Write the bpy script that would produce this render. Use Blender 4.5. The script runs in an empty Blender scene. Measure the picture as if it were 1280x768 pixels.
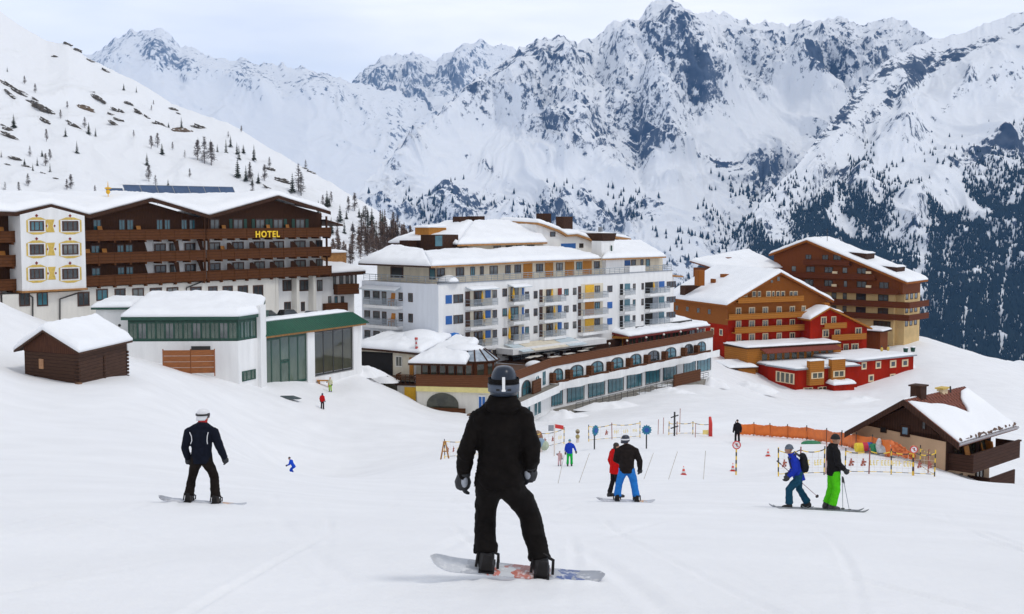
import bpy, math, random
import numpy as np
from mathutils import Vector, Matrix, noise as mnoise
random.seed(7)
S = bpy.context.scene
COL = S.collection
PI = math.pi
R = math.radians
# ---------------------------------------------------------------- camera model (used to survey the photo into metres)
F = 1545.0
HOR = 268.0
TH = math.atan((384 - HOR) / F)
CT, ST = math.cos(TH), math.sin(TH)

def pt(px, py, Y):
    """world point at distance Y ahead whose image is (px,py) of the 1280x768 photograph"""
    u = (px - 640) / F; v = (384 - py) / F
    t = Y / (CT + v * ST)
    return Vector((u * t, Y, (-ST + v * CT) * t))

def px_of(p):
    f = p[1] * CT - p[2] * ST
    up = p[1] * ST + p[2] * CT
    return 640 + F * p[0] / f, 384 - F * up / f

cam = bpy.data.cameras.new('camera')
camo = bpy.data.objects.new('camera', cam)
COL.objects.link(camo)
cam.sensor_width = 36; cam.lens = 36 * F / 1280
cam.clip_start = 0.1; cam.clip_end = 60000
camo.rotation_euler = (PI / 2 - TH, 0, 0)
S.camera = camo
S.render.resolution_x, S.render.resolution_y = 1024, 614
S.view_settings.view_transform = 'Standard'
S.view_settings.look = 'None'
S.view_settings.exposure = EXPOSURE = 0.10
S.view_settings.gamma = 1
S.cycles.use_denoising = True
S.cycles.max_bounces = 6
S.cycles.volume_bounces = 0
S.cycles.caustics_reflective = False
S.cycles.caustics_refractive = False

# ---------------------------------------------------------------- noise
def _hash(ix, iy, seed):
    h = (ix.astype(np.int64) * 374761393 + iy.astype(np.int64) * 668265263 + seed * 974711) & 0x7fffffff
    h = ((h ^ (h >> 13)) * 1274126177) & 0x7fffffff
    return (h ^ (h >> 16)) & 0xffff

def perlin(x, y, seed=0):
    x = np.asarray(x, float); y = np.asarray(y, float)
    x0 = np.floor(x); y0 = np.floor(y); fx = x - x0; fy = y - y0
    u = fx * fx * fx * (fx * (fx * 6 - 15) + 10); v = fy * fy * fy * (fy * (fy * 6 - 15) + 10)
    def g(dx, dy):
        a = _hash(x0 + dx, y0 + dy, seed) * (2 * PI / 65536)
        return np.cos(a) * (fx - dx) + np.sin(a) * (fy - dy)
    return 1.4 * ((g(0, 0) * (1 - u) + g(1, 0) * u) * (1 - v) + (g(0, 1) * (1 - u) + g(1, 1) * u) * v)

def fbm(x, y, seed=0, octs=5, gain=.5):
    s = 0; a = 1; n = 0
    for o in range(octs):
        s = s + a * perlin(x * 2 ** o, y * 2 ** o, seed + o * 17); n += a; a *= gain
    return s / n

def ridged(x, y, seed=0, octs=5, gain=.5):
    s = 0; a = 1; n = 0; w = 1
    for o in range(octs):
        r = (1 - np.abs(perlin(x * 2 ** o, y * 2 ** o, seed + o * 31))) ** 2
        s = s + a * r * w; n += a; a *= gain
        w = np.clip(r * 1.6, 0, 1)
    return s / n

def sstep(a, b, x):
    t = np.clip((x - a) / (b - a), 0, 1)
    return t * t * (3 - 2 * t)

# ---------------------------------------------------------------- materials
def nodes_of(m):
    m.use_nodes = True
    return m.node_tree.nodes, m.node_tree.links

MATS = {}
def mat(name, col, rough=.7, var=.12, scale=1.5, bump=0, bscale=20, metal=0, stretch=(1, 1, 1), col2=None, spec=.5, alpha=1, emit=0, detail=5):
    """plain painted / woven / weathered surface: base colour broken up by noise, optional bump"""
    if name in MATS: return MATS[name]
    m = bpy.data.materials.new(name); N, L = nodes_of(m)
    b = N['Principled BSDF']
    b.inputs['Roughness'].default_value = rough
    b.inputs['Metallic'].default_value = metal
    b.inputs['Specular IOR Level'].default_value = spec
    tc = N.new('ShaderNodeTexCoord'); mp = N.new('ShaderNodeMapping')
    mp.inputs['Scale'].default_value = stretch
    L.new(tc.outputs['Object'], mp.inputs[0])
    nz = N.new('ShaderNodeTexNoise'); nz.inputs['Scale'].default_value = scale; nz.inputs['Detail'].default_value = detail
    nz.inputs['Roughness'].default_value = .65
    L.new(mp.outputs[0], nz.inputs['Vector'])
    cr = N.new('ShaderNodeValToRGB')
    c2 = col2 or tuple(min(1, c * (1 + var)) for c in col)
    c1 = col if col2 else tuple(c * (1 - var) for c in col)
    cr.color_ramp.elements[0].position = .35; cr.color_ramp.elements[1].position = .65
    cr.color_ramp.elements[0].color = (*c1, 1); cr.color_ramp.elements[1].color = (*c2, 1)
    L.new(nz.outputs['Fac'], cr.inputs[0]); L.new(cr.outputs[0], b.inputs['Base Color'])
    if bump:
        n2 = N.new('ShaderNodeTexNoise'); n2.inputs['Scale'].default_value = bscale; n2.inputs['Detail'].default_value = 4
        L.new(mp.outputs[0], n2.inputs['Vector'])
        bp = N.new('ShaderNodeBump'); bp.inputs['Strength'].default_value = bump; bp.inputs['Distance'].default_value = 1 / bscale
        L.new(n2.outputs['Fac'], bp.inputs['Height']); L.new(bp.outputs[0], b.inputs['Normal'])
    if alpha < 1: b.inputs['Alpha'].default_value = alpha
    MATS[name] = m
    return m

# ---------------------------------------------------------------- mesh building
class MB:
    def __init__(s): s.v = []; s.f = []; s.m = []
    def add(s, vs, fs, mi=0):
        o = len(s.v); s.v += [tuple(p) for p in vs]
        for f in fs: s.f.append(tuple(i + o for i in f)); s.m.append(mi)
        return s
    def box(s, x0, x1, y0, y1, z0, z1, mi=0):
        return s.add([(x0, y0, z0), (x1, y0, z0), (x1, y1, z0), (x0, y1, z0), (x0, y0, z1), (x1, y0, z1), (x1, y1, z1), (x0, y1, z1)],
                     [(0, 3, 2, 1), (4, 5, 6, 7), (0, 1, 5, 4), (1, 2, 6, 5), (2, 3, 7, 6), (3, 0, 4, 7)], mi)
    def prism_y(s, prof, y0, y1, mi=0):
        """prof: (x,z) polygon extruded along y"""
        n = len(prof)
        vs = [(x, y0, z) for x, z in prof] + [(x, y1, z) for x, z in prof]
        fs = [tuple(range(n)), tuple(range(2 * n - 1, n - 1, -1))] + [(i, i + n, (i + 1) % n + n, (i + 1) % n) for i in range(n)]
        return s.add(vs, fs, mi)
    def prism_z(s, prof, z0, z1, mi=0):
        n = len(prof)
        vs = [(x, y, z0) for x, y in prof] + [(x, y, z1) for x, y in prof]
        fs = [tuple(range(n - 1, -1, -1)), tuple(range(n, 2 * n))] + [(i, (i + 1) % n, (i + 1) % n + n, i + n) for i in range(n)]
        return s.add(vs, fs, mi)
    def hexa(s, b, t, mi=0):
        """b, t: four bottom and four top corners"""
        return s.add(list(b) + list(t), [(3, 2, 1, 0), (4, 5, 6, 7), (0, 1, 5, 4), (1, 2, 6, 5), (2, 3, 7, 6), (3, 0, 4, 7)], mi)
    def tube(s, pts, rad, n=8, mi=0, cap=True):
        pts = [Vector(p) for p in pts]
        if not isinstance(rad, (list, tuple)): rad = [rad] * len(pts)
        o = len(s.v); up = None
        for i, p in enumerate(pts):
            d = (pts[min(i + 1, len(pts) - 1)] - pts[max(i - 1, 0)]).normalized()
            if up is None: up = Vector((0, 0, 1)) if abs(d.z) < .9 else Vector((0, 1, 0))
            a = d.cross(up).normalized(); b = a.cross(d).normalized(); up = b
            for k in range(n):
                w = 2 * PI * k / n
                s.v.append(tuple(p + (a * math.cos(w) + b * math.sin(w)) * rad[i]))
        for i in range(len(pts) - 1):
            for k in range(n):
                s.f.append((o + i * n + k, o + i * n + (k + 1) % n, o + (i + 1) * n + (k + 1) % n, o + (i + 1) * n + k)); s.m.append(mi)
        if cap:
            s.f.append(tuple(o + k for k in range(n - 1, -1, -1))); s.m.append(mi)
            e = o + (len(pts) - 1) * n
            s.f.append(tuple(e + k for k in range(n))); s.m.append(mi)
        return s
    def ell(s, c, r, nu=12, nv=8, mi=0, zmin=-1, zmax=1):
        """ellipsoid (or the slice of it between zmin and zmax), closed"""
        o = len(s.v); c = Vector(c)
        a0, a1 = math.asin(zmin), math.asin(zmax)
        for j in range(nv + 1):
            a = a0 + (a1 - a0) * j / nv
            for i in range(nu):
                w = 2 * PI * i / nu
                s.v.append((c.x + r[0] * math.cos(a) * math.cos(w), c.y + r[1] * math.cos(a) * math.sin(w), c.z + r[2] * math.sin(a)))
        for j in range(nv):
            for i in range(nu):
                s.f.append((o + j * nu + i, o + j * nu + (i + 1) % nu, o + (j + 1) * nu + (i + 1) % nu, o + (j + 1) * nu + i)); s.m.append(mi)
        s.f.append(tuple(o + i for i in range(nu - 1, -1, -1))); s.m.append(mi)
        s.f.append(tuple(o + nv * nu + i for i in range(nu))); s.m.append(mi)
        return s
    def mesh(s, name, mats, smooth=False):
        me = bpy.data.meshes.new(name); me.from_pydata(s.v, [], s.f)
        for m in (mats if isinstance(mats, (list, tuple)) else [mats]): me.materials.append(m)
        me.polygons.foreach_set('material_index', s.m)
        if smooth: me.polygons.foreach_set('use_smooth', [True] * len(s.f))
        me.validate(); me.update()
        return me
    def obj(s, name, mats, parent=None, smooth=False, loc=None, rotz=0, bevel=0):
        return link(name, s.mesh(name, mats, smooth), parent, loc, rotz, bevel)

def link(name, me, parent=None, loc=None, rotz=0, bevel=0):
    o = bpy.data.objects.new(name, me); COL.objects.link(o)
    if parent: o.parent = parent
    if loc is not None: o.location = loc
    o.rotation_euler = (0, 0, rotz)
    if bevel:
        b = o.modifiers.new('bevel', 'BEVEL'); b.width = bevel; b.segments = 2; b.limit_method = 'ANGLE'
    return o

def tag(o, label=None, cat=None, group=None, kind=None):
    if label: o['label'] = label
    if cat: o['category'] = cat
    if group: o['group'] = group
    if kind: o['kind'] = kind
    return o

def thing(name, loc, label, cat, group=None, rotz=0):
    o = bpy.data.objects.new(name, None); COL.objects.link(o)
    o.location = loc; o.rotation_euler = (0, 0, rotz); o.empty_display_size = .3
    return tag(o, label, cat, group)

def copy_tree(o, parent=None):
    c = o.copy(); COL.objects.link(c)
    if parent: c.parent = parent
    for ch in list(o.children): copy_tree(ch, c)
    return c

def grid_mesh(name, P, m, smooth=True, attrs=None):
    """P: (rows, cols, 3) array"""
    nr, nc, _ = P.shape
    me = bpy.data.meshes.new(name)
    idx = np.arange(nr * nc).reshape(nr, nc)
    q = np.stack([idx[:-1, :-1], idx[:-1, 1:], idx[1:, 1:], idx[1:, :-1]], -1).reshape(-1, 4)
    me.vertices.add(nr * nc); me.vertices.foreach_set('co', P.reshape(-1).astype(np.float32))
    me.loops.add(q.size); me.loops.foreach_set('vertex_index', q.reshape(-1).astype(np.int32))
    me.polygons.add(len(q)); me.polygons.foreach_set('loop_start', np.arange(0, q.size, 4, dtype=np.int32))
    me.polygons.foreach_set('use_smooth', np.ones(len(q), bool))
    me.update(calc_edges=True)
    for k, a in (attrs or {}).items():
        at = me.attributes.new(k, 'FLOAT', 'POINT'); at.data.foreach_set('value', a.reshape(-1).astype(np.float32))
    me.materials.append(m)
    return me
# ================================================================ light and sky
SUN_EL, SUN_AZ = R(60), R(112)          # azimuth clockwise from straight ahead (+Y)
W = bpy.data.worlds.new('World'); S.world = W; W.use_nodes = True
N, L = W.node_tree.nodes, W.node_tree.links
bg = N['Background']
sky = N.new('ShaderNodeTexSky'); sky.sky_type = 'NISHITA'; sky.sun_disc = False
sky.sun_elevation = SUN_EL; sky.sun_rotation = SUN_AZ; sky.altitude = 2000
tc = N.new('ShaderNodeTexCoord')
mp = N.new('ShaderNodeMapping'); mp.inputs['Scale'].default_value = (1.4, 1.4, 6.5); mp.inputs['Rotation'].default_value = (R(4), R(-5), R(40))
L.new(tc.outputs['Generated'], mp.inputs[0])
n1 = N.new('ShaderNodeTexNoise'); n1.inputs['Scale'].default_value = 2.4; n1.inputs['Detail'].default_value = 7; n1.inputs['Roughness'].default_value = .52
n1.inputs['Distortion'].default_value = .5
L.new(mp.outputs[0], n1.inputs['Vector'])
cr = N.new('ShaderNodeValToRGB')
cr.color_ramp.elements[0].position = .30; cr.color_ramp.elements[0].color = (.78, .78, .78, 1)
cr.color_ramp.elements[1].position = .60; cr.color_ramp.elements[1].color = (1, 1, 1, 1)
L.new(n1.outputs['Fac'], cr.inputs[0])
n2 = N.new('ShaderNodeTexNoise'); n2.inputs['Scale'].default_value = 1.1; n2.inputs['Detail'].default_value = 5
L.new(mp.outputs[0], n2.inputs['Vector'])
cc = N.new('ShaderNodeValToRGB')                                        # cloud layer: thick lilac-grey to thin bright white
cc.color_ramp.elements[0].position = .40; cc.color_ramp.elements[0].color = (8.5, 9.15, 10.8, 1)
cc.color_ramp.elements[1].position = .58; cc.color_ramp.elements[1].color = (11.6, 11.7, 11.8, 1)
L.new(n2.outputs['Fac'], cc.inputs[0])
mx = N.new('ShaderNodeMix'); mx.data_type = 'RGBA'
L.new(cr.outputs[0], mx.inputs['Factor']); L.new(sky.outputs[0], mx.inputs['A']); L.new(cc.outputs[0], mx.inputs['B'])
sx = N.new('ShaderNodeSeparateXYZ'); L.new(tc.outputs['Generated'], sx.inputs[0])
zr = N.new('ShaderNodeMapRange'); zr.inputs[1].default_value = .12; zr.inputs[2].default_value = .75; zr.inputs[3].default_value = 1; zr.inputs[4].default_value = .60
L.new(sx.outputs['Z'], zr.inputs[0])                       # sky dimming added towards the zenith to darken the ground
vm = N.new('ShaderNodeVectorMath'); vm.operation = 'SCALE'
L.new(mx.outputs['Result'], vm.inputs[0]); L.new(zr.outputs[0], vm.inputs['Scale']); L.new(vm.outputs[0], bg.inputs['Color'])
bg.inputs['Strength'].default_value = .1
sl = bpy.data.lights.new('sun', 'SUN'); sl.energy = 0.95; sl.angle = R(10); sl.color = (1, .965, .91)
so = bpy.data.objects.new('sun', sl); COL.objects.link(so)
sd = Vector((math.sin(SUN_AZ) * math.cos(SUN_EL), math.cos(SUN_AZ) * math.cos(SUN_EL), math.sin(SUN_EL)))
so.rotation_euler = sd.to_track_quat('Z', 'Y').to_euler(); so.location = sd * 200

# ================================================================ near ground: surveyed points (px, py, distance)
CP = []
for p in (-900, -200, 440, 1080, 1700, 2400):
    for Y in (1.2, 2, 3, 5, 8): CP.append((p, HOR + F * (1.66 + .1325 * Y) / Y, Y))
CP += [(640, 724, 10.1), (-300, 712, 10), (1500, 735, 10.3), (250, 629, 21.6), (780, 629, 31), (1020, 639, 28.5), (-300, 590, 24), (1500, 668, 24),
       (640, 650, 20), (60, 590, 33), (-300, 520, 45), (520, 612, 52), (1280, 640, 38), (1500, 640, 50),
       (366, 597, 88), (403, 511, 132), (413, 496, 141), (327, 481, 134), (450, 468, 150), (95, 479, 85), (20, 456, 90), (155, 464, 93), (180, 520, 70),
       (0, 500, 68), (0, 380, 116), (-200, 310, 118), (-500, 260, 118), (50, 404, 122), (110, 424, 126), (0, 384, 140), (-200, 330, 150), (-500, 280, 160), (60, 402, 148), (160, 448, 128), (296, 479, 129), (215, 458, 127), (200, 430, 160), (335, 403, 163), (396, 404, 168), (440, 425, 185),
       (700, 583, 77), (745, 560, 86), (808, 558, 86), (556, 574, 78), (888, 548, 95), (921, 594, 72), (973, 597, 58), (1165, 598, 60), (1085, 574, 76), (855, 592, 66),
       (1190, 590, 78.5), (1256, 613, 80), (1062, 556, 86), (920, 544, 99), (962, 545.5, 97), (1008, 549, 93), (1092, 564, 79), (1280, 606, 72), (1290, 585, 100), (1500, 610, 90), (800, 530, 112), (1000, 522, 125),
       (690, 523, 163), (900, 480, 206), (645, 530, 150), (960, 488, 236), (1075, 491, 242), (1145, 477, 249), (1180, 500, 190), (1145, 418, 300), (1060, 425, 300), (1210, 439, 296), (1280, 467, 272), (1400, 520, 240), (1700, 600, 220),
       (540, 514, 152), (600, 520, 148), (500, 492, 152), (480, 481, 155), (470, 474, 165), (560, 480, 190), (800, 450, 230), (900, 420, 290),
       (1145, 560, 400), (1220, 540, 400), (1285, 473, 400), (1400, 484, 400), (1600, 560, 400), (900, 410, 400), (600, 390, 400), (300, 380, 400), (300, 410, 200), (-200, 300, 300), (0, 380, 400)]
CPa = np.array(CP, float)
def _feat(p, Y): return np.stack([np.asarray(p, float) / 420, np.log(np.asarray(Y, float)) * 1.25], -1)
_X = _feat(CPa[:, 0], CPa[:, 2])
def _tps(d2): return np.where(d2 > 1e-12, .5 * d2 * np.log(np.maximum(d2, 1e-12)), 0)
def _fit():
    n = len(_X)
    K = _tps(((_X[:, None] - _X[None]) ** 2).sum(-1)) + np.eye(n) * .004
    P = np.concatenate([np.ones((n, 1)), _X], 1)
    A = np.zeros((n + 3, n + 3)); A[:n, :n] = K; A[:n, n:] = P; A[n:, :n] = P.T
    b = np.zeros(n + 3)
    b[:n] = np.log(CPa[:, 1] - 150)            # log row: keeps the fit smooth close to the viewer
    return np.linalg.solve(A, b)
_w = _fit()
def ground_row(p, Y):
    X = _feat(p, Y); sh = X.shape[:-1]; X = X.reshape(-1, 2)
    out = np.empty(len(X))
    for i in range(0, len(X), 20000):
        d2 = ((X[i:i + 20000, None] - _X[None]) ** 2).sum(-1)
        out[i:i + 20000] = _tps(d2) @ _w[:-3] + _w[-3] + X[i:i + 20000] @ _w[-2:]
    return (np.exp(out) + 150).reshape(sh)
def snow_relief(x, y):
    a = .05 * fbm(x / 4.5, y / 7, 3, 4) + .22 * fbm(x / 16, y / 16, 5, 3) * sstep(12, 40, y)
    far = sstep(60, 110, y)
    a = a + far * .55 * fbm(x / 9, y / 9, 8, 4)
    # faint grooves left by boards and skis across the piste
    rr_ = np.random.default_rng(4)
    for k in range(22):
        c, sl, wv, ph = rr_.uniform(-6.5, 6.5), rr_.normal(0, .28), rr_.uniform(.3, 1.3), rr_.uniform(0, 6.3)
        d = x - (c + sl * (y - 9) + wv * np.sin(y * rr_.uniform(.07, .16) + ph))
        wd = .045 if k % 3 else .085
        a = a + (-.024 * np.exp(-(d / wd) ** 2) + .010 * np.exp(-((np.abs(d) - 2.1 * wd) / (.8 * wd)) ** 2)) * sstep(4, 7, y) * (1 - sstep(40, 70, y)) * (.15 + .85 * sstep(-.15, .35, perlin(x / 3, y / 6, 40 + k)))
    # snow pushed up along the edge of the two big boards
    for (x0, x1, yb, h) in ((-.75, .85, 9.93, .035), (-6.2, -4.6, 21.40, .04)):
        a = a + h * np.exp(-((y - yb) / .12) ** 2) * sstep(x0, x0 + .3, x) * (1 - sstep(x1 - .3, x1, x)) * (.6 + .8 * np.abs(perlin(x * 6, y * 6, 91)))
    a = a + .018 * np.clip(perlin(x * 2.2, y * 2.2, 77) - .15, 0, 1) * sstep(3, 6, y) * (1 - sstep(25, 40, y))
    return a
def ground_z(x, y):
    x = np.asarray(x, float); y = np.asarray(y, float)
    # image column at the ground point depends weakly on the row: two fixed-point steps
    row = np.full(x.shape, 560.0)
    for _ in range(3):
        v = (384 - row) / F
        p = 640 + F * x / y * (CT + v * ST)
        row = ground_row(p, y)
    v = (384 - row) / F
    return (-ST + v * CT) / (CT + v * ST) * y
def gz(x, y):
    return float(ground_z(np.array([x]), np.array([y]))[0] + snow_relief(np.array([x]), np.array([y]))[0])
def on_ground(px, Y):
    row = float(ground_row(np.array([float(px)]), np.array([float(Y)]))[0])
    p = pt(px, row, Y)
    return Vector((p.x, p.y, gz(p.x, p.y)))

def snow_material(name, tint=(.85, .855, .87), grain=90, gb=.25, clump=2.2):
    m = bpy.data.materials.new(name); N, L = nodes_of(m); b = N['Principled BSDF']
    b.inputs['Roughness'].default_value = .62; b.inputs['Specular IOR Level'].default_value = .25
    tc = N.new('ShaderNodeTexCoord')
    n0 = N.new('ShaderNodeTexNoise'); n0.inputs['Scale'].default_value = .35; n0.inputs['Detail'].default_value = 6
    L.new(tc.outputs['Object'], n0.inputs['Vector'])
    cr = N.new('ShaderNodeValToRGB'); cr.color_ramp.elements[0].position = .35; cr.color_ramp.elements[1].position = .68
    cr.color_ramp.elements[0].color = (*[c * .965 for c in tint], 1); cr.color_ramp.elements[1].color = (*[min(1, c * 1.02) for c in tint], 1)
    L.new(n0.outputs['Fac'], cr.inputs[0]); L.new(cr.outputs[0], b.inputs['Base Color'])
    n1 = N.new('ShaderNodeTexNoise'); n1.inputs['Scale'].default_value = grain; n1.inputs['Detail'].default_value = 3
    n2 = N.new('ShaderNodeTexNoise'); n2.inputs['Scale'].default_value = clump; n2.inputs['Detail'].default_value = 7; n2.inputs['Roughness'].default_value = .6
    for n in (n1, n2): L.new(tc.outputs['Object'], n.inputs['Vector'])
    b1 = N.new('ShaderNodeBump'); b1.inputs['Strength'].default_value = gb; b1.inputs['Distance'].default_value = .006
    b2 = N.new('ShaderNodeBump'); b2.inputs['Strength'].default_value = .45; b2.inputs['Distance'].default_value = .10
    L.new(n1.outputs['Fac'], b1.inputs['Height']); L.new(n2.outputs['Fac'], b2.inputs['Height'])
    L.new(b1.outputs[0], b2.inputs['Normal']); L.new(b2.outputs[0], b.inputs['Normal'])
    MATS[name] = m
    return m
M_SNOW = snow_material('piste_snow')
M_RSNOW = snow_material('roof_snow', (.88, .895, .92), 30, .15, 1.2)

gp = np.concatenate([np.linspace(-900, -60, 50)[:-1], np.linspace(-60, 1340, 330), np.linspace(1340, 2200, 50)[1:]])
gY = np.concatenate([np.geomspace(1.2, 8, 30)[:-1], np.geomspace(8, 450, 430)])
GP, GY = np.meshgrid(gp, gY)
_row = ground_row(GP, GY)
_v = (384 - _row) / F; _t = GY / (CT + _v * ST)
gx = (GP - 640) / F * _t; gzz = (-ST + _v * CT) * _t + snow_relief(gx, GY)
ground = link('snow_ground', grid_mesh('snow_ground', np.stack([gx, GY, gzz], -1), M_SNOW))
tag(ground, kind='structure')

# ================================================================ mountains: each massif a sloping face with spurs and gullies, plus its back slope
def rock_material(name, rock, rock2, snow=(.83, .845, .87), fine=.03, streak=(1, 1, .4)):
    m = bpy.data.materials.new(name); N, L = nodes_of(m); b = N['Principled BSDF']
    b.inputs['Roughness'].default_value = .8; b.inputs['Specular IOR Level'].default_value = .1
    at = N.new('ShaderNodeAttribute'); at.attribute_name = 'rock'
    tc = N.new('ShaderNodeTexCoord'); mp = N.new('ShaderNodeMapping'); mp.inputs['Scale'].default_value = streak
    L.new(tc.outputs['Object'], mp.inputs[0])
    n1 = N.new('ShaderNodeTexNoise'); n1.inputs['Scale'].default_value = fine; n1.inputs['Detail'].default_value = 8; n1.inputs['Roughness'].default_value = .72
    L.new(mp.outputs[0], n1.inputs['Vector'])
    ma = N.new('ShaderNodeMath'); ma.operation = 'MULTIPLY_ADD'; ma.inputs[1].default_value = 4.1; ma.inputs[2].default_value = -2.05
    L.new(n1.outputs['Fac'], ma.inputs[0])
    ad = N.new('ShaderNodeMath'); ad.operation = 'ADD'
    L.new(at.outputs['Fac'], ad.inputs[0]); L.new(ma.outputs[0], ad.inputs[1])
    mr = N.new('ShaderNodeMapRange'); mr.inputs[1].default_value = .26; mr.inputs[2].default_value = .56
    L.new(ad.outputs[0], mr.inputs[0])
    n2 = N.new('ShaderNodeTexNoise'); n2.inputs['Scale'].default_value = fine * .6; n2.inputs['Detail'].default_value = 6
    L.new(tc.outputs['Object'], n2.inputs['Vector'])
    cr = N.new('ShaderNodeValToRGB'); cr.color_ramp.elements[0].position = .35; cr.color_ramp.elements[1].position = .65
    cr.color_ramp.elements[0].color = (*rock, 1); cr.color_ramp.elements[1].color = (*rock2, 1)
    L.new(n2.outputs['Fac'], cr.inputs[0])
    mx = N.new('ShaderNodeMix'); mx.data_type = 'RGBA'
    L.new(mr.outputs[0], mx.inputs['Factor']); mx.inputs['A'].default_value = (*snow, 1); L.new(cr.outputs[0], mx.inputs['B'])
    L.new(mx.outputs['Result'], b.inputs['Base Color'])
    bp = N.new('ShaderNodeBump'); bp.inputs['Strength'].default_value = .7; bp.inputs['Distance'].default_value = .14 / fine
    L.new(n1.outputs['Fac'], bp.inputs['Height']); L.new(bp.outputs[0], b.inputs['Normal'])
    MATS[name] = m
    return m

SHEETS = {}
def lin(xs, tab, k): return np.interp(xs, [a[0] for a in tab], [a[k] for a in tab])
def massif(name, ridge, base, px0, px1, nc, nr, m, amp, wl, seed, jag=4, spurs=(), rockbias=0., bands=(), calm=(), slopek=1.0, prof=1.0, disp_base=.5, smoothrock=False, skew=0.0):
    """ridge, base: (px, py, distance). The face runs from the ridge down and towards the viewer to the base line."""
    xs = np.linspace(px0, px1, nc)
    t = np.linspace(0, 1, nr) ** 1.0
    PX, T = np.meshgrid(xs, t)
    ry, rY = lin(PX, ridge, 1), lin(PX, ridge, 2); by, bY = lin(PX, base, 1), lin(PX, base, 2)
    Y = rY + (bY - rY) * T
    PY = ry + (by - ry) * T ** prof
    v = (384 - PY) / F; tt = Y / (CT + v * ST)
    X = (PX - 640) / F * tt; Z = (-ST + v * CT) * tt
    # world-size noise; gullies run down the face, leaning by skew
    a = X / wl; b = Y / (wl * 1.7)
    a = a + skew * T * 3
    wx = fbm(a * .9, b * .9, seed + 90, 3) * .9; wy = fbm(a * .9, b * .9, seed + 95, 3) * .9
    rg = ridged(a + wx, b + wy, seed, 6, .52)
    D = (rg - .45) * amp
    for pts_, wdt, h in spurs:
        P = np.array(pts_, float); best = np.full(PX.shape, 1e9)
        for q in range(len(P) - 1):
            A_, B_ = P[q], P[q + 1]; dx, dy = B_ - A_
            s_ = np.clip(((PX - A_[0]) * dx + (PY - A_[1]) * dy) / (dx * dx + dy * dy), 0, 1)
            best = np.minimum(best, np.hypot(PX - A_[0] - s_ * dx, PY - A_[1] - s_ * dy))
        D = D + .8 * h * np.clip(1 - np.sqrt(best ** 2 + 30) / wdt + .35 * fbm(a * 2.5, b * 2.5, seed + 70, 4), 0, 1) ** 1.1
    calmw = np.zeros(PX.shape)
    for (cx, cy, rx, rry) in calm: calmw = np.maximum(calmw, np.exp(-(((PX - cx) / rx) ** 2 + ((PY - cy) / rry) ** 2) ** 1.5))
    D = D * (1 - .75 * calmw)
    edge = sstep(0, .16, T)
    D = D * (.12 + .88 * edge) * (1 - (1 - disp_base) * sstep(.7, 1, T))
    jagv = jag * (ridged(xs / 22, xs * 0 + seed + .37, seed + 3, 4, .55) - .55) * 2.2
    Z = Z + D * .8 + (jagv[None] / F * Y) * (1 - sstep(0, .045, T)); Y = Y - D * .55
    # slope
    P3 = np.stack([X, Y, Z], -1)
    du = np.gradient(P3, axis=1); dv = np.gradient(P3, axis=0)
    nn = np.cross(du, dv); nn /= np.linalg.norm(nn, axis=-1, keepdims=True) + 1e-9
    nz = np.abs(nn[..., 2])
    rock = np.minimum((1 - nz) * 1.5 * slopek, .75) - .50 + rockbias + .25 * (rg - .45) + .40 * fbm(a * 1.7, b * 1.7, seed + 44, 6, .65)
    for (cx, cy, rx, rry, ang, st) in bands:
        c_, s_ = math.cos(R(ang)), math.sin(R(ang))
        dx = (PX - cx) * c_ + (PY - cy) * s_; dy = -(PX - cx) * s_ + (PY - cy) * c_
        w = np.exp(-((dx / rx) ** 2 + (dy / rry) ** 2) ** 1.2)
        rock = rock + st * w * (1 + 1.1 * fbm(a * 4, b * 4, seed + 55, 4))
    rock = rock - .8 * calmw
    rock = np.clip(rock, -1, 1.5)
    # back slope behind the ridge
    back = []
    for k, (dY, dz) in enumerate(((.012, -.5), (.06, -4), (.12, -16))):
        q = P3[0].copy(); q[:, 1] *= 1 + dY; q[:, 0] *= 1 + dY; q[:, 2] -= -dz * 18 * (rY[0] / 4000); back.insert(0, q)
    P3 = np.concatenate([np.array(back), P3], 0)
    rk = np.concatenate([np.repeat(rock[:1], 3, 0), rock], 0)
    o = link(name, grid_mesh(name, P3, m, attrs={'rock': rk}))
    tag(o, kind='structure')
    SHEETS[name] = (xs, P3[3:], rock)
    return o

M_FAR = rock_material('far_hazed_rock_and_snow', (.10, .135, .20), (.20, .235, .30), fine=.036)  # far rock paled and blued: distance haze put into its colour
M_MID = rock_material('mid_hazed_rock_and_snow', (.035, .055, .100), (.095, .120, .170), fine=.032, streak=(1, 1, .8))  # blue of the hazy air put into the rock colour
M_RIGHT = rock_material('near_hazed_rock_and_snow', (.026, .042, .080), (.070, .090, .130), fine=.042)  # same haze blue put into the nearest massif's rock

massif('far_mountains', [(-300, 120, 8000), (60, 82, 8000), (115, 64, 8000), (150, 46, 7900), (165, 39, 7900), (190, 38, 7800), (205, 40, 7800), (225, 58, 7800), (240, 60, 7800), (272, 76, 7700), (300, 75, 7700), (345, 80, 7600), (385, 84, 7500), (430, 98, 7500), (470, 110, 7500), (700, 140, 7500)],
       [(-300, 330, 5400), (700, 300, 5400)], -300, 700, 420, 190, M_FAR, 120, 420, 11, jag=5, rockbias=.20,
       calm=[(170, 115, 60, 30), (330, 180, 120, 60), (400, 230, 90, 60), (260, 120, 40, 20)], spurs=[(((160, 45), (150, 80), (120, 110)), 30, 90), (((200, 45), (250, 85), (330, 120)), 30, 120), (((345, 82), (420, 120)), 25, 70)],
       bands=[(215, 75, 45, 9, 35, .5), (330, 100, 50, 12, 15, .4), (390, 95, 30, 12, 20, .35)])
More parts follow.
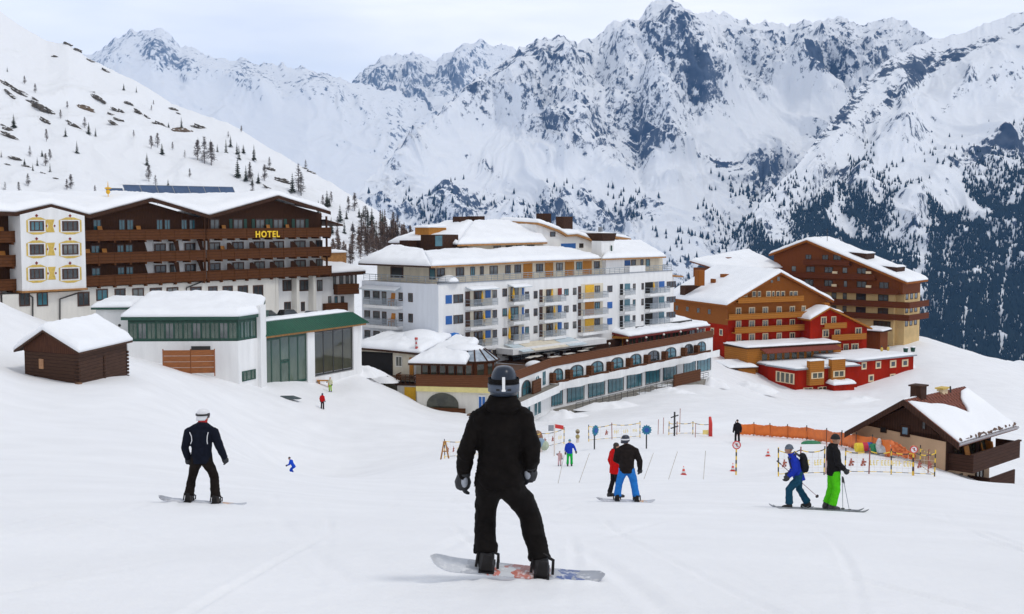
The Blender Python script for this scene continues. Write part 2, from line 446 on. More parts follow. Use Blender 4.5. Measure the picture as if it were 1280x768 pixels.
massif('north_peak', [(380, 215, 7600), (415, 150, 7800), (432, 116, 7900), (450, 92, 8000), (480, 73, 8100), (515, 68, 8100), (545, 76, 8100), (578, 56, 8100), (600, 51, 8100), (640, 60, 8100), (700, 75, 8100), (760, 110, 8000)],
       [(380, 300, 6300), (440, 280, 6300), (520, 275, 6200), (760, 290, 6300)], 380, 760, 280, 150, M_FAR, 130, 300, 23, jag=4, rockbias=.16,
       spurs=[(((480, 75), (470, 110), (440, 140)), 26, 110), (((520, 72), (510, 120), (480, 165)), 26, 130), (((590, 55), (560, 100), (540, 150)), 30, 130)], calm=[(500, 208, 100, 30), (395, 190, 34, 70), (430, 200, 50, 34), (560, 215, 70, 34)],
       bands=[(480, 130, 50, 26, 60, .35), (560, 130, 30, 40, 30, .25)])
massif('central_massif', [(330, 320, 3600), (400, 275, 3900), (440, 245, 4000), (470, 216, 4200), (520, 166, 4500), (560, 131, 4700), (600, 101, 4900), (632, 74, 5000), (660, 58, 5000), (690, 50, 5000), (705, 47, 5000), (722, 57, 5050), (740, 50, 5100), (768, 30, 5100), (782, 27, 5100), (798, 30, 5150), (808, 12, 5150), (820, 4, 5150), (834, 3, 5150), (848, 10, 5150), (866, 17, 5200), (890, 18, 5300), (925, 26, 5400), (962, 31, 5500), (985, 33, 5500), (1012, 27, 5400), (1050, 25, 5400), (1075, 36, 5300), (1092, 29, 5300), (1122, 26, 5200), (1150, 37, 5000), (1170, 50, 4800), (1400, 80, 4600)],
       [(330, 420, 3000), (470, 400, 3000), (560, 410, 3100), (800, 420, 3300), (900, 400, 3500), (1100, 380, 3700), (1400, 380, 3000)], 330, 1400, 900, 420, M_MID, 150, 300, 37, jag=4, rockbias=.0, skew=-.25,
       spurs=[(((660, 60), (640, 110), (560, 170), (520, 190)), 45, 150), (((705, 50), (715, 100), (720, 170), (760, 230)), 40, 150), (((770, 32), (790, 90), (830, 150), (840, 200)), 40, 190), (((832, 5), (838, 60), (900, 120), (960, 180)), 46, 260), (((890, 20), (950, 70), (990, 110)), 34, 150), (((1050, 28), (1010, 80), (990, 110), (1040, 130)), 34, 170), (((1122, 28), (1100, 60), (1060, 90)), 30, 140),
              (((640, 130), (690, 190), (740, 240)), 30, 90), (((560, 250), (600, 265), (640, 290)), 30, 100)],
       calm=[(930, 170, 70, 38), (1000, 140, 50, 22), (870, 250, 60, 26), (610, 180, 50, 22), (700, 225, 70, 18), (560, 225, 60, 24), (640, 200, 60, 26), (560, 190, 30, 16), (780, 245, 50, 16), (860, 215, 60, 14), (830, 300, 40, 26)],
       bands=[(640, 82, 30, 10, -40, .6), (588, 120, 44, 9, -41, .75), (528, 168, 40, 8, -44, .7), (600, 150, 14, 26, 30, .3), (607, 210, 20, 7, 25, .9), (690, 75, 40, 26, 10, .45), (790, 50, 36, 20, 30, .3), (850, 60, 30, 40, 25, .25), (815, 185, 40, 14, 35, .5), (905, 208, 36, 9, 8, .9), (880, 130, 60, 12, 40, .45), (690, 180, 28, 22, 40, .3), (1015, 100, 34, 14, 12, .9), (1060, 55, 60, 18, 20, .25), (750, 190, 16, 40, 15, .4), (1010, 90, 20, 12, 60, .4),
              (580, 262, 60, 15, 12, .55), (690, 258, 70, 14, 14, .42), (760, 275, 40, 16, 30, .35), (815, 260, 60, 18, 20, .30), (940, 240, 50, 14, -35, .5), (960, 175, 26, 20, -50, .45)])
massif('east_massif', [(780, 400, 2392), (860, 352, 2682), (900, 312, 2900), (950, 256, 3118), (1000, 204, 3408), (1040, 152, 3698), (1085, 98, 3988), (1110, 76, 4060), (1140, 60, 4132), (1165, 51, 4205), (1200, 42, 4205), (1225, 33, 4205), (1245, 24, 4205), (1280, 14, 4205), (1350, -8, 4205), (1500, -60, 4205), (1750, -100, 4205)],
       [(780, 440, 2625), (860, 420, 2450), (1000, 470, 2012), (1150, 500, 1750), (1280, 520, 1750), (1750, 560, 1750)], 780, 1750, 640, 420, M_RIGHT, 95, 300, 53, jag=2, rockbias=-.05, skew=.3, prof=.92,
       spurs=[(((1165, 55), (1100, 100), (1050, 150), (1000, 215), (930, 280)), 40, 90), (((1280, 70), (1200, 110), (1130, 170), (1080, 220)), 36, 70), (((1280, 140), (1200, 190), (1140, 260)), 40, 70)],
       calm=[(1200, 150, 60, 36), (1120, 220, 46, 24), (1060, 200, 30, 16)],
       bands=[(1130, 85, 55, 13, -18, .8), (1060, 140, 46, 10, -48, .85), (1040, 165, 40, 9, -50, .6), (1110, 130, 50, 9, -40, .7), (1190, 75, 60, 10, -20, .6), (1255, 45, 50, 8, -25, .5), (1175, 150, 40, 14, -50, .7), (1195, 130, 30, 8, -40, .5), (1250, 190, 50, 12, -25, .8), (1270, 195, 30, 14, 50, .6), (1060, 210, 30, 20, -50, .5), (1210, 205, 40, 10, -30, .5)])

# left hillside above the hotels
HR = [(-500, -190, 700), (-200, -70, 690), (-60, -20, 680), (0, 14, 670), (28, 34, 665), (60, 52, 660), (85, 56, 655), (115, 76, 650), (170, 101, 640), (215, 130, 630), (290, 156, 610), (330, 181, 600), (400, 221, 570), (470, 262, 530), (520, 300, 500), (560, 330, 470), (620, 372, 440)]
HB = [(-500, 420, 165), (-100, 420, 185), (60, 420, 200), (300, 425, 215), (400, 420, 235), (470, 410, 255), (620, 420, 290)]
M_HILL = rock_material('hillside_snow', (.07, .065, .06), (.13, .115, .10), fine=.12)
massif('snowy_hillside', HR, HB, -500, 620, 420, 300, M_HILL, 7, 60, 71, jag=1.0, rockbias=-.42, slopek=.5, prof=1.0,
       bands=[(18, 112, 26, 6, 35, .75), (50, 135, 24, 7, 35, .8), (8, 172, 22, 9, 35, .7), (20, 200, 30, 8, 30, .55), (145, 142, 14, 9, 40, .8), (185, 145, 30, 4, 38, .7), (120, 122, 12, 5, 30, .75), (225, 160, 16, 7, 10, .6), (247, 158, 12, 6, 25, .6), (100, 155, 18, 3, 35, .6), (360, 228, 20, 6, 10, .5), (88, 55, 20, 3, 18, .5)])
def on_sheet(name, px, py):
    xs, P, _ = SHEETS[name]
    i = int(np.clip(np.searchsorted(xs, px), 0, len(xs) - 1))
    c = P[:, i]
    rows = 384 - F * (c[:, 1] * ST + c[:, 2] * CT) / (c[:, 1] * CT - c[:, 2] * ST)
    j = int(np.argmin(np.abs(rows - py)))
    return Vector(c[j])

# ================================================================ the air between
def build_haze():
    mb = MB(); mb.box(-6500, 6500, -60, 9700, -1300, 1150)
    m = bpy.data.materials.new('mountain_air'); N, L = nodes_of(m)
    N.remove(N['Principled BSDF'])
    pv = N.new('ShaderNodeVolumePrincipled')
    pv.inputs['Color'].default_value = (.22, .50, 1, 1); pv.inputs['Density'].default_value = HAZE_DENSITY
    pv.inputs['Anisotropy'].default_value = .2
    L.new(pv.outputs[0], N['Material Output'].inputs['Volume'])
    o = mb.obj('haze', m); tag(o, kind='stuff')
HAZE_DENSITY = 4e-5
build_haze()
# ================================================================ far forest: tens of thousands of small spires that read as one wood
def poly_side(PX, PY, pts_):
    """height of a boundary polyline (px,py) at PX"""
    return np.interp(PX, [p[0] for p in pts_], [p[1] for p in pts_])
def proj(P):
    f = P[..., 1] * CT - P[..., 2] * ST
    return 640 + F * P[..., 0] / f, 384 - F * (P[..., 1] * ST + P[..., 2] * CT) / f
def spires(points, hmin, hmax, rng, ratio=.20):
    n = len(points)
    h = rng.uniform(hmin, hmax, n); r = h * ratio * rng.uniform(.7, 1.25, n)
    K = 5
    ang = rng.uniform(0, 2 * PI, n)[:, None] + np.arange(K) * 2 * PI / K
    base = np.stack([points[:, None, 0] + r[:, None] * np.cos(ang), points[:, None, 1] + r[:, None] * np.sin(ang), np.repeat(points[:, 2:3] + h[:, None] * rng.uniform(-.02, .1, (n, K)), 1, 1)], -1)
    lean = rng.normal(0, .03, (n, 2)) * h[:, None]
    apex = np.concatenate([points[:, :2] + lean, (points[:, 2] + h)[:, None]], 1)[:, None]
    V = np.concatenate([base, apex], 1).reshape(-1, 3)
    o = np.arange(n)[:, None, None] * (K + 1)
    tri = np.array([(k, (k + 1) % K, K) for k in range(K)])[None] + o
    return V, tri.reshape(-1, 3)
def tri_mesh(name, V, T, m):
    me = bpy.data.meshes.new(name)
    me.vertices.add(len(V)); me.vertices.foreach_set('co', V.reshape(-1).astype(np.float32))
    me.loops.add(T.size); me.loops.foreach_set('vertex_index', T.reshape(-1).astype(np.int32))
    me.polygons.add(len(T)); me.polygons.foreach_set('loop_start', np.arange(0, T.size, 3, dtype=np.int32))
    me.update(calc_edges=True); me.materials.append(m)
    return me
def forest(name, sheet, dens, hmin, hmax, m, per_m2, seed):
    rng = np.random.default_rng(seed)
    xs, P, rock = SHEETS[sheet]
    du = P[:-1, 1:] - P[:-1, :-1]; dv = P[1:, :-1] - P[:-1, :-1]
    area = np.linalg.norm(np.cross(du, dv), axis=-1)
    C = P[:-1, :-1]; PX, PY = proj(C)
    wgt = area * np.clip(dens(PX, PY, C), 0, 1) * per_m2
    cnt = rng.poisson(wgt)
    i, j = np.nonzero(cnt); rep = cnt[i, j]; i = np.repeat(i, rep); j = np.repeat(j, rep)
    a = rng.random((len(i), 1)); b = rng.random((len(i), 1))
    pts_ = C[i, j] + du[i, j] * a + dv[i, j] * b
    V, T = spires(pts_, hmin, hmax, rng)
    o = link(name, tri_mesh(name, V, T, m)); tag(o, kind='stuff')
    print(name, len(pts_))
    return o
M_FOREST = mat('far_conifer_green', (.009, .020, .026), .9, .35, .02, col2=(.020, .034, .040), spec=.1)
def dens_east(PX, PY, C):
    top = poly_side(PX, PY, [(780, 400), (880, 318), (930, 275), (1000, 252), (1050, 216), (1090, 232), (1130, 250), (1170, 232), (1200, 222), (1235, 205), (1285, 196), (1400, 190), (1800, 180)])
    a, b = C[..., 0], C[..., 1]
    d = sstep(-4, 40, PY - top) * .95 + .10 * sstep(-60, -10, PY - top)
    n = fbm(a / 130, b / 200, 301, 5, .6)
    d = d * sstep(-.30, .12, n + .5 * sstep(30, 190, PY - top) - .12)
    # avalanche tracks: narrow lanes that run down the slope
    q = (PX + .10 * (PY - 300) + 10 * fbm(PX / 40, PY / 50, 9, 3))
    for c, w, y0, y1, k in ((1152, 12, 280, 430, .98), (1122, 20, 250, 330, .75), (1185, 7, 300, 420, .6), (1262, 5, 280, 440, .95), (1240, 10, 320, 380, .7), (1216, 5, 350, 430, .7), (1200, 14, 250, 300, .5), (1045, 9, 215, 330, .6), (985, 8, 260, 330, .6), (1080, 8, 240, 320, .4)):
        d = d * (1 - k * np.exp(-((q - c) / w) ** 2) * sstep(y0 - 20, y0 + 10, PY) * (1 - sstep(y1 - 10, y1 + 20, PY)))
    return d
forest('east_forest', 'east_massif', dens_east, 9, 16, M_FOREST, .046, 5)
def dens_mid(PX, PY, C):
    a, b = C[..., 0], C[..., 1]
    d = 0
    for (cx, cy, rx, ry) in ((545, 262, 60, 24), (600, 262, 50, 20), (690, 262, 60, 22), (740, 285, 60, 22), (800, 275, 50, 40), (860, 290, 60, 40), (930, 245, 40, 24), (690, 290, 80, 30)):
        d = np.maximum(d, np.exp(-(((PX - cx) / rx) ** 2 + ((PY - cy) / ry) ** 2)))
    return d * sstep(-.05, .3, fbm(a / 150, b / 200, 77, 5, .6)) * .8
forest('valley_forest', 'central_massif', dens_mid, 14, 24, M_FOREST, .0035, 6)

# ================================================================ single trees on the near hillside
def conifer_mesh(name, seed, mats, tiers=11, w=.20):
    rg = random.Random(seed); mb = MB()
    mb.tube([(0, 0, -.08), (0, 0, .5), (.004, 0, .97)], [.022, .014, .003], 6, 1)
    for k in range(tiers):
        f = k / (tiers - 1); z = .10 + .86 * f
        r = w * (1 - f) ** .85 * rg.uniform(.8, 1.15) + .012
        n = 9
        for j in range(n):                                # drooping boughs, each a thin wedge of needles
            a = 2 * PI * (j + rg.random() * .7) / n + k; l = r * rg.uniform(.6, 1.2)
            c, s_ = math.cos(a), math.sin(a); wd = l * .42
            dz = -l * rg.uniform(.25, .55)
            zt = z + .05 * (1 - f) + .012
            mb.add([(0, 0, zt), (c * l * .6 - s_ * wd, s_ * l * .6 + c * wd, z + dz * .6), (c * l, s_ * l, z + dz), (c * l * .6 + s_ * wd, s_ * l * .6 - c * wd, z + dz * .6), (0, 0, z - .03)],
                   [(0, 1, 2), (0, 2, 3), (4, 2, 1), (4, 3, 2)], 0)
    return mb.mesh(name, mats)
def larch_mesh(name, seed, mats):
    rg = random.Random(seed); mb = MB()
    mb.tube([(0, 0, -.08), (.01, 0, .5), (0, .01, 1)], [.020, .013, .003], 6, 1)
    for k in range(90):
        f = rg.random() ** .8; z = .14 + .82 * f
        l = (.22 * (1 - f) ** .8 + .02) * rg.uniform(.6, 1.15); a = rg.uniform(0, 2 * PI)
        c, s_ = math.cos(a), math.sin(a); up = l * rg.uniform(-.1, .45)
        e = (c * l, s_ * l, z + up)
        mb.tube([(0, 0, z), (c * l * .5, s_ * l * .5, z + up * .35), e], [.009, .007, .004], 3, 1, False)
        for q in range(5):                                # fine bare twigs
            t = rg.uniform(.3, 1); p = Vector((0, 0, z)).lerp(Vector(e), t)
            d = Vector((rg.uniform(-1, 1), rg.uniform(-1, 1), rg.uniform(-.9, .6))) * .09
            mb.add([p, p + d * .5 + Vector((.010, .007, 0)), p + d, p + d * .5 - Vector((.010, .007, 0))], [(0, 1, 2, 3)], 0)
    return mb.mesh(name, mats)
M_NEEDLE = mat('conifer_needles', (.030, .042, .034), .9, .4, 3, col2=(.065, .075, .062))
M_BARK = mat('bark', (.075, .055, .045), .9, .3, 6)
M_TWIG = mat('larch_twigs', (.13, .085, .065), .9, .3, 4, col2=(.20, .13, .10))
M_TWIG2 = mat('grey_twigs', (.11, .095, .095), .9, .3, 4, col2=(.17, .15, .15))
CONS = [conifer_mesh('conifer', 10 + i, [M_NEEDLE, M_BARK], 10 + i, .17 + .03 * i) for i in range(3)]
LARS = [larch_mesh('larch', 20 + i, [M_TWIG, M_BARK]) for i in range(3)]
GREY = [larch_mesh('bare_tree', 30 + i, [M_TWIG2, M_TWIG2]) for i in range(2)]
rt = random.Random(11)
def tree(px, py, hpx, kind, label, group):
    """px,py: foot of the tree on the hillside; hpx: its height in the photo"""
    p = on_sheet('snowy_hillside', px, py); h = 1.0 * hpx * p.y / F
    me, nm, cat = {'c': (rt.choice(CONS), 'conifer_tree', 'tree'), 'l': (rt.choice(LARS), 'larch_tree', 'tree'), 'g': (rt.choice(GREY), 'bare_tree', 'tree')}[kind]
    o = link(nm, me, None, p, rt.uniform(0, 6.28)); w = rt.uniform(.85, 1.2)
    o.scale = (h * w, h * w, h)
    return tag(o, label, cat, group)
UPC = 'small dark conifer standing scattered on the open snowy hillside above the hotels'
UPG = 'thin grey leafless tree on the open snowy hillside above the hotels'
LOC = 'dark conifer in the scattered wood right of the brown hotel roof'
LOL = 'brown leafless larch in the larch wood behind the white hotel'
for (px, py, h) in ((81, 171, 10), (94, 192, 14), (118, 171, 10), (16, 161, 16), (154, 113, 8), (170, 116, 7), (227, 160, 12), (202, 194, 13), (184, 207, 14), (64, 215, 10), (41, 213, 8), (2, 196, 8), (30, 208, 9), (287, 184, 13), (283, 192, 16), (262, 190, 14), (299, 200, 16), (302, 192, 10), (246, 180, 8), (272, 190, 9), (104, 247, 7), (210, 236, 11),
                    (296, 222, 24), (305, 226, 18), (310, 222, 14), (294, 194, 14), (316, 201, 18), (323, 230, 12), (314, 232, 10), (366, 241, 22), (112, 168, 14), (52, 196, 8), (46, 208, 10), (210, 160, 6), (9, 90, 6), (6, 106, 6)):
    tree(px, py, h * 1.15, 'c', UPC, 'conifers on the open hillside')
for (px, py, h) in ((31, 105, 9), (44, 116, 10), (58, 177, 14), (75, 148, 10), (82, 136, 8), (106, 160, 12), (189, 186, 14), (197, 184, 16), (254, 204, 30), (262, 206, 26), (248, 200, 22), (312, 228, 22), (330, 226, 18), (120, 245, 12), (38, 195, 12), (36, 232, 14), (25, 241, 12), (7, 240, 10), (90, 236, 16), (85, 238, 12), (185, 227, 18), (193, 235, 14), (167, 172, 8), (214, 188, 9), (236, 222, 10), (313, 243, 12), (382, 190, 10), (372, 238, 30), (375, 245, 26), (336, 210, 12), (58, 208, 14), (64, 200, 12), (230, 198, 9), (300, 165, 7), (285, 172, 7), (188, 138, 6), (192, 131, 5)):
    tree(px, py, h * 1.15, 'g', UPG, 'leafless trees on the open hillside')
for k in range(46):
    f = rt.random(); px = 392 + 110 * f + rt.gauss(0, 7); py = 250 + 44 * f + rt.gauss(0, 11) + (18 if k % 3 == 0 else 0)
    tree(px, py + 10, rt.uniform(11, 25) * (1.0 if px > 405 else .9), 'c' if rt.random() < .62 else 'g', LOC if rt.random() < 2 else LOC, 'trees in the wood beside the brown hotel') if True else None
for k in range(105):
    px = 448 + 72 * rt.random(); py = 298 + 36 * rt.random() + (px - 486) * .22
    tree(px, py, rt.uniform(15, 27), 'l', LOL, 'larches behind the white hotel')
for k in range(14):
    px = 414 + 40 * rt.random(); py = 305 + 30 * rt.random()
    tree(px, py, rt.uniform(18, 30), 'l', 'brown leafless larch in the gap between the brown and white hotels', 'larches between the hotels')
for k in range(16):
    tree(462 + 60 * rt.random(), 252 + 30 * rt.random() + 14 , rt.uniform(8, 14), 'l', 'small brown larch high on the crest of the hillside', 'larches on the crest')

# boulders that stick out of the hillside snow
def boulder_mesh(seed, m):
    import bmesh
    bm = bmesh.new(); bmesh.ops.create_icosphere(bm, subdivisions=3, radius=1)
    for v in bm.verts:
        p = v.co.copy(); n = mnoise.noise(p * 1.3 + Vector((seed * 7.1, 0, 0))) * .55 + mnoise.noise(p * 3.7 + Vector((0, seed * 3.3, 0))) * .38
        v.co = p * (1 + n); v.co.z = min(v.co.z * .62, .34 + .1 * n)
    me = bpy.data.meshes.new('boulder'); bm.to_mesh(me); bm.free(); me.materials.append(m); return me
def snow_on_top(m):
    N, L = nodes_of(m); b = N['Principled BSDF']; src = b.inputs['Base Color'].links[0].from_socket
    ge = N.new('ShaderNodeNewGeometry'); sp = N.new('ShaderNodeSeparateXYZ'); L.new(ge.outputs['Normal'], sp.inputs[0])
    nz = N.new('ShaderNodeTexNoise'); nz.inputs['Scale'].default_value = 1.3; nz.inputs['Detail'].default_value = 6; tc = N.new('ShaderNodeTexCoord'); L.new(tc.outputs['Object'], nz.inputs['Vector'])
    ma = N.new('ShaderNodeMath'); ma.operation = 'MULTIPLY_ADD'; ma.inputs[1].default_value = 1.5; L.new(nz.outputs['Fac'], ma.inputs[0]); L.new(sp.outputs['Z'], ma.inputs[2])
    mr = N.new('ShaderNodeMapRange'); mr.inputs[1].default_value = 1.42; mr.inputs[2].default_value = 1.55; L.new(ma.outputs[0], mr.inputs[0])
    mx = N.new('ShaderNodeMix'); mx.data_type = 'RGBA'; mx.inputs['B'].default_value = (.83, .845, .87, 1); L.new(mr.outputs[0], mx.inputs['Factor']); L.new(src, mx.inputs['A']); L.new(mx.outputs['Result'], b.inputs['Base Color'])
    return m
M_ROCK = mat('hill_rock', (.045, .042, .040), .9, .4, .8, bump=.6, bscale=2, col2=(.14, .12, .10))
M_ROCKB = mat('brown_hill_rock', (.12, .085, .06), .9, .4, .8, bump=.6, bscale=2, col2=(.19, .14, .10))
snow_on_top(M_ROCK); snow_on_top(M_ROCKB)
BLD = [boulder_mesh(i, M_ROCK) for i in range(8)]; BLB = [boulder_mesh(7 + i, M_ROCKB) for i in range(2)]
for (px, py, w, ang, brown) in ((2, 101, 12, 30, 0), (12, 108, 16, 35, 0), (22, 114, 20, 32, 0), (12, 119, 18, 40, 0), (31, 121, 7, 20, 0), (47, 134, 28, 30, 0), (62, 141, 18, 36, 0), (57, 152, 17, 30, 0), (44, 125, 9, 38, 0), (104, 135, 20, 18, 1), (96, 159, 18, 34, 0), (86, 152, 9, 36, 0), (122, 124, 16, 35, 0), (127, 127, 10, 35, 0), (144, 138, 13, 40, 0), (150, 140, 11, 48, 0), (138, 144, 10, 20, 0), (147, 151, 11, 20, 0), (142, 156, 15, 42, 0), (158, 130, 11, 22, 0), (173, 141, 14, 45, 0), (184, 147, 10, 35, 0), (198, 156, 16, 22, 0), (226, 164, 26, 6, 1), (249, 160, 20, 20, 0), (14, 171, 24, 32, 0), (12, 163, 16, 30, 0), (4, 158, 8, 30, 0), (19, 198, 16, 20, 0), (34, 208, 12, 20, 0), (10, 206, 9, 20, 0), (54, 218, 10, 20, 0), (72, 224, 8, 20, 0), (68, 71, 9, 15, 0), (114, 77, 12, 20, 0), (132, 90, 12, 30, 0), (84, 55, 12, 18, 0), (96, 60, 12, 14, 0), (335, 212, 15, 12, 0), (352, 226, 22, 10, 0), (332, 235, 10, 30, 0), (216, 137, 12, 15, 0), (224, 143, 8, 30, 0), (390, 216, 12, 18, 0), (380, 206, 8, 18, 0)):
    p = on_sheet('snowy_hillside', px, py); r = w * p.y / F * .52
    o = link('boulder', rt.choice(BLB if brown else BLD), None, p + Vector((0, 0, -r * .02)), 0)
    o.rotation_euler = (R(-16), R(ang * .9), R(rt.uniform(-8, 8))); o.scale = (r, r * .6, r * rt.uniform(.5, .72))
    tag(o, 'brown rounded boulder bulging from the hillside snow' if brown else 'grey jagged rock showing through the snow high on the hillside', 'boulder', 'brown boulders on the hillside' if brown else 'grey rocks on the hillside')
# ================================================================ buildings
class Frame:
    """a wall line seen from outside: u runs along it left to right, y away from the viewer, z up (world height)"""
    def __init__(s, pa, Ya, pb, Yb, root=None):
        s.o = Vector(((pa - 640) / F * Ya, Ya)); e = Vector(((pb - 640) / F * Yb, Yb)) - s.o
        s.L = e.length; s.ex = e.normalized(); s.ey = Vector((-s.ex.y, s.ex.x)); s.ang = math.atan2(s.ex.y, s.ex.x)
        s.root = root
    def start(s, name, z0, label, cat, group=None):
        s.root = thing(name, (s.o.x, s.o.y, z0), label, cat, group, s.ang); s.root['ang0'] = s.ang
        s.rf = s; s.z0 = z0; s.ro = s.o; s.ra = s.ang
        return s.root
    def sub(s, pa, Ya, pb, Yb):
        g = Frame(pa, Ya, pb, Yb, s.root); g.z0 = s.z0; g.ro = s.ro; g.ra = s.ra; return g
    def subu(s, u0, y0, u1, y1):
        """frame between two points given in this frame's own u,y"""
        g = Frame.__new__(Frame); g.o = s.o + s.ex * u0 + s.ey * y0; e = s.o + s.ex * u1 + s.ey * y1 - g.o
        g.L = e.length; g.ex = e.normalized(); g.ey = Vector((-g.ex.y, g.ex.x)); g.ang = math.atan2(g.ex.y, g.ex.x)
        g.root = s.root; g.z0 = s.z0; g.ro = s.ro; g.ra = s.ra; return g
    def w(s, u, y, z):
        p = s.o + s.ex * u + s.ey * y; return Vector((p.x, p.y, z))
    def loc(s, u, y, z):
        p = s.o + s.ex * u + s.ey * y - s.ro; c, k = math.cos(-s.ra), math.sin(-s.ra)
        return Vector((p.x * c - p.y * k, p.x * k + p.y * c, z - s.z0))
    def u(s, px, y=0, py=400): return s.uz(px, py, y)[0]
    def uz(s, px, py, y=0):
        v = (384 - py) / F; d = Vector(((px - 640) / F, CT + v * ST)); dz = -ST + v * CT
        o = s.o + s.ey * y
        k = o.dot(s.ey) / d.dot(s.ey); q = d * k - o
        return q.dot(s.ex), dz * k
    def P(s, px, py, y=0):
        u, z = s.uz(px, py, y); return (u, y, z)
    def put(s, mb): mb.v = [tuple(s.loc(*p)) for p in mb.v]; return mb
    def part(s, name, mb, mats, parent=None, smooth=False, bevel=0):
        s.put(mb); return mb.obj(name, mats, parent or s.root, smooth, bevel=bevel)

def resample(poly, n):
    P = np.array([tuple(p) for p in poly], float); d = np.r_[0, np.cumsum(np.linalg.norm(np.diff(P, axis=0), axis=1))]
    t = np.linspace(0, d[-1], n)
    return np.stack([np.interp(t, d, P[:, k]) for k in range(3)], 1)
def resample_u(poly, n):
    P = np.array([tuple(p) for p in poly], float); t = np.linspace(0, 1, n); d = np.linspace(0, 1, len(P))
    return np.stack([np.interp(t, d, P[:, k]) for k in range(3)], 1)
_snow_seed = [0]
def snow_patch(fr, name, A, B, thick, parent=None, nu=60, nv=24, rough=.20, edge=.7, smooth=3, m=None, tri=False):
    """a blanket of snow on the roof strip between polylines A (eave) and B (upper edge), rounded at its rim"""
    _snow_seed[0] += 1; sd_ = _snow_seed[0]
    a = resample_u(A, nu) if tri else resample(A, nu); b = resample_u(B, nu) if tri else resample(B, nu)
    v = np.linspace(0, 1, nv)[:, None, None]
    base = a[None] * (1 - v) + b[None] * v
    top = base.copy()
    for _ in range(smooth): top[:, 1:-1, 2] = (top[:, :-2, 2] + 2 * top[:, 1:-1, 2] + top[:, 2:, 2]) / 4
    W_ = np.linalg.norm(np.diff(base, axis=1), axis=-1).sum(1).mean(); H_ = np.linalg.norm(np.diff(base, axis=0), axis=-1).sum(0).mean()
    uu = np.linspace(0, 1, nu)[None] * W_; vv = np.linspace(0, 1, nv)[:, None] * H_
    e = np.minimum(np.minimum(uu, W_ - uu), np.minimum(vv, H_ - vv)) / edge
    e = 1 - (1 - np.clip(e, 0, 1)) ** 2.4
    nz_ = fbm(base[..., 0] / 3.5 + sd_ * 9, base[..., 1] / 3.5, 500 + sd_, 4)
    th = thick * (.80 + rough * 2.2 * nz_ + .12 * fbm(base[..., 0] / .9, base[..., 1] / .9, 600 + sd_, 2))
    top[..., 2] = np.maximum(top[..., 2], base[..., 2]) + .03 + th * (.30 + .70 * e)
    # ragged lower rim
    top[0, :, 1] -= .12 * np.abs(fbm(top[0, :, 0] / 1.2, top[0, :, 0] * 0 + sd_ + .3, 7, 3))
    base[..., 2] += .015
    mb = MB(); idx = lambda k, i, j: k * nu * nv + i * nu + j
    mb.v = [tuple(p) for p in top.reshape(-1, 3)] + [tuple(p) for p in base.reshape(-1, 3)]
    for i in range(nv - 1):
        for j in range(nu - 1):
            mb.f.append((idx(0, i, j), idx(0, i, j + 1), idx(0, i + 1, j + 1), idx(0, i + 1, j))); mb.f.append((idx(1, i, j), idx(1, i + 1, j), idx(1, i + 1, j + 1), idx(1, i, j + 1)))
    for j in range(nu - 1):
        mb.f.append((idx(0, 0, j), idx(1, 0, j), idx(1, 0, j + 1), idx(0, 0, j + 1))); n = nv - 1
        mb.f.append((idx(0, n, j), idx(0, n, j + 1), idx(1, n, j + 1), idx(1, n, j)))
    for i in range(nv - 1):
        mb.f.append((idx(0, i, 0), idx(0, i + 1, 0), idx(1, i + 1, 0), idx(1, i, 0))); n = nu - 1
        mb.f.append((idx(0, i, n), idx(1, i, n), idx(1, i + 1, n), idx(0, i + 1, n)))
    mb.m = [0] * len(mb.f)
    return fr.part(name, mb, m or M_RSNOW, parent, smooth=True)

def slab(fr, name, A, B, th, m, parent=None, nu=2):
    """roof deck between the polylines A and B, th thick, hanging below them"""
    mb = MB(); n = len(A)
    mb.v = [tuple(p) for p in A] + [tuple(p) for p in B] + [(p[0], p[1], p[2] - th) for p in A] + [(p[0], p[1], p[2] - th) for p in B]
    f = mb.f
    for i in range(n - 1):
        f.append((i, i + 1, n + i + 1, n + i)); f.append((2 * n + i, 3 * n + i, 3 * n + i + 1, 2 * n + i + 1))
        f.append((i, 2 * n + i, 2 * n + i + 1, i + 1)); f.append((n + i, n + i + 1, 3 * n + i + 1, 3 * n + i))
    f.append((0, n, 3 * n, 2 * n)); f.append((n - 1, 3 * n - 1, 4 * n - 1, 2 * n - 1))
    mb.m = [0] * len(f)
    return fr.part(name, mb, m, parent)

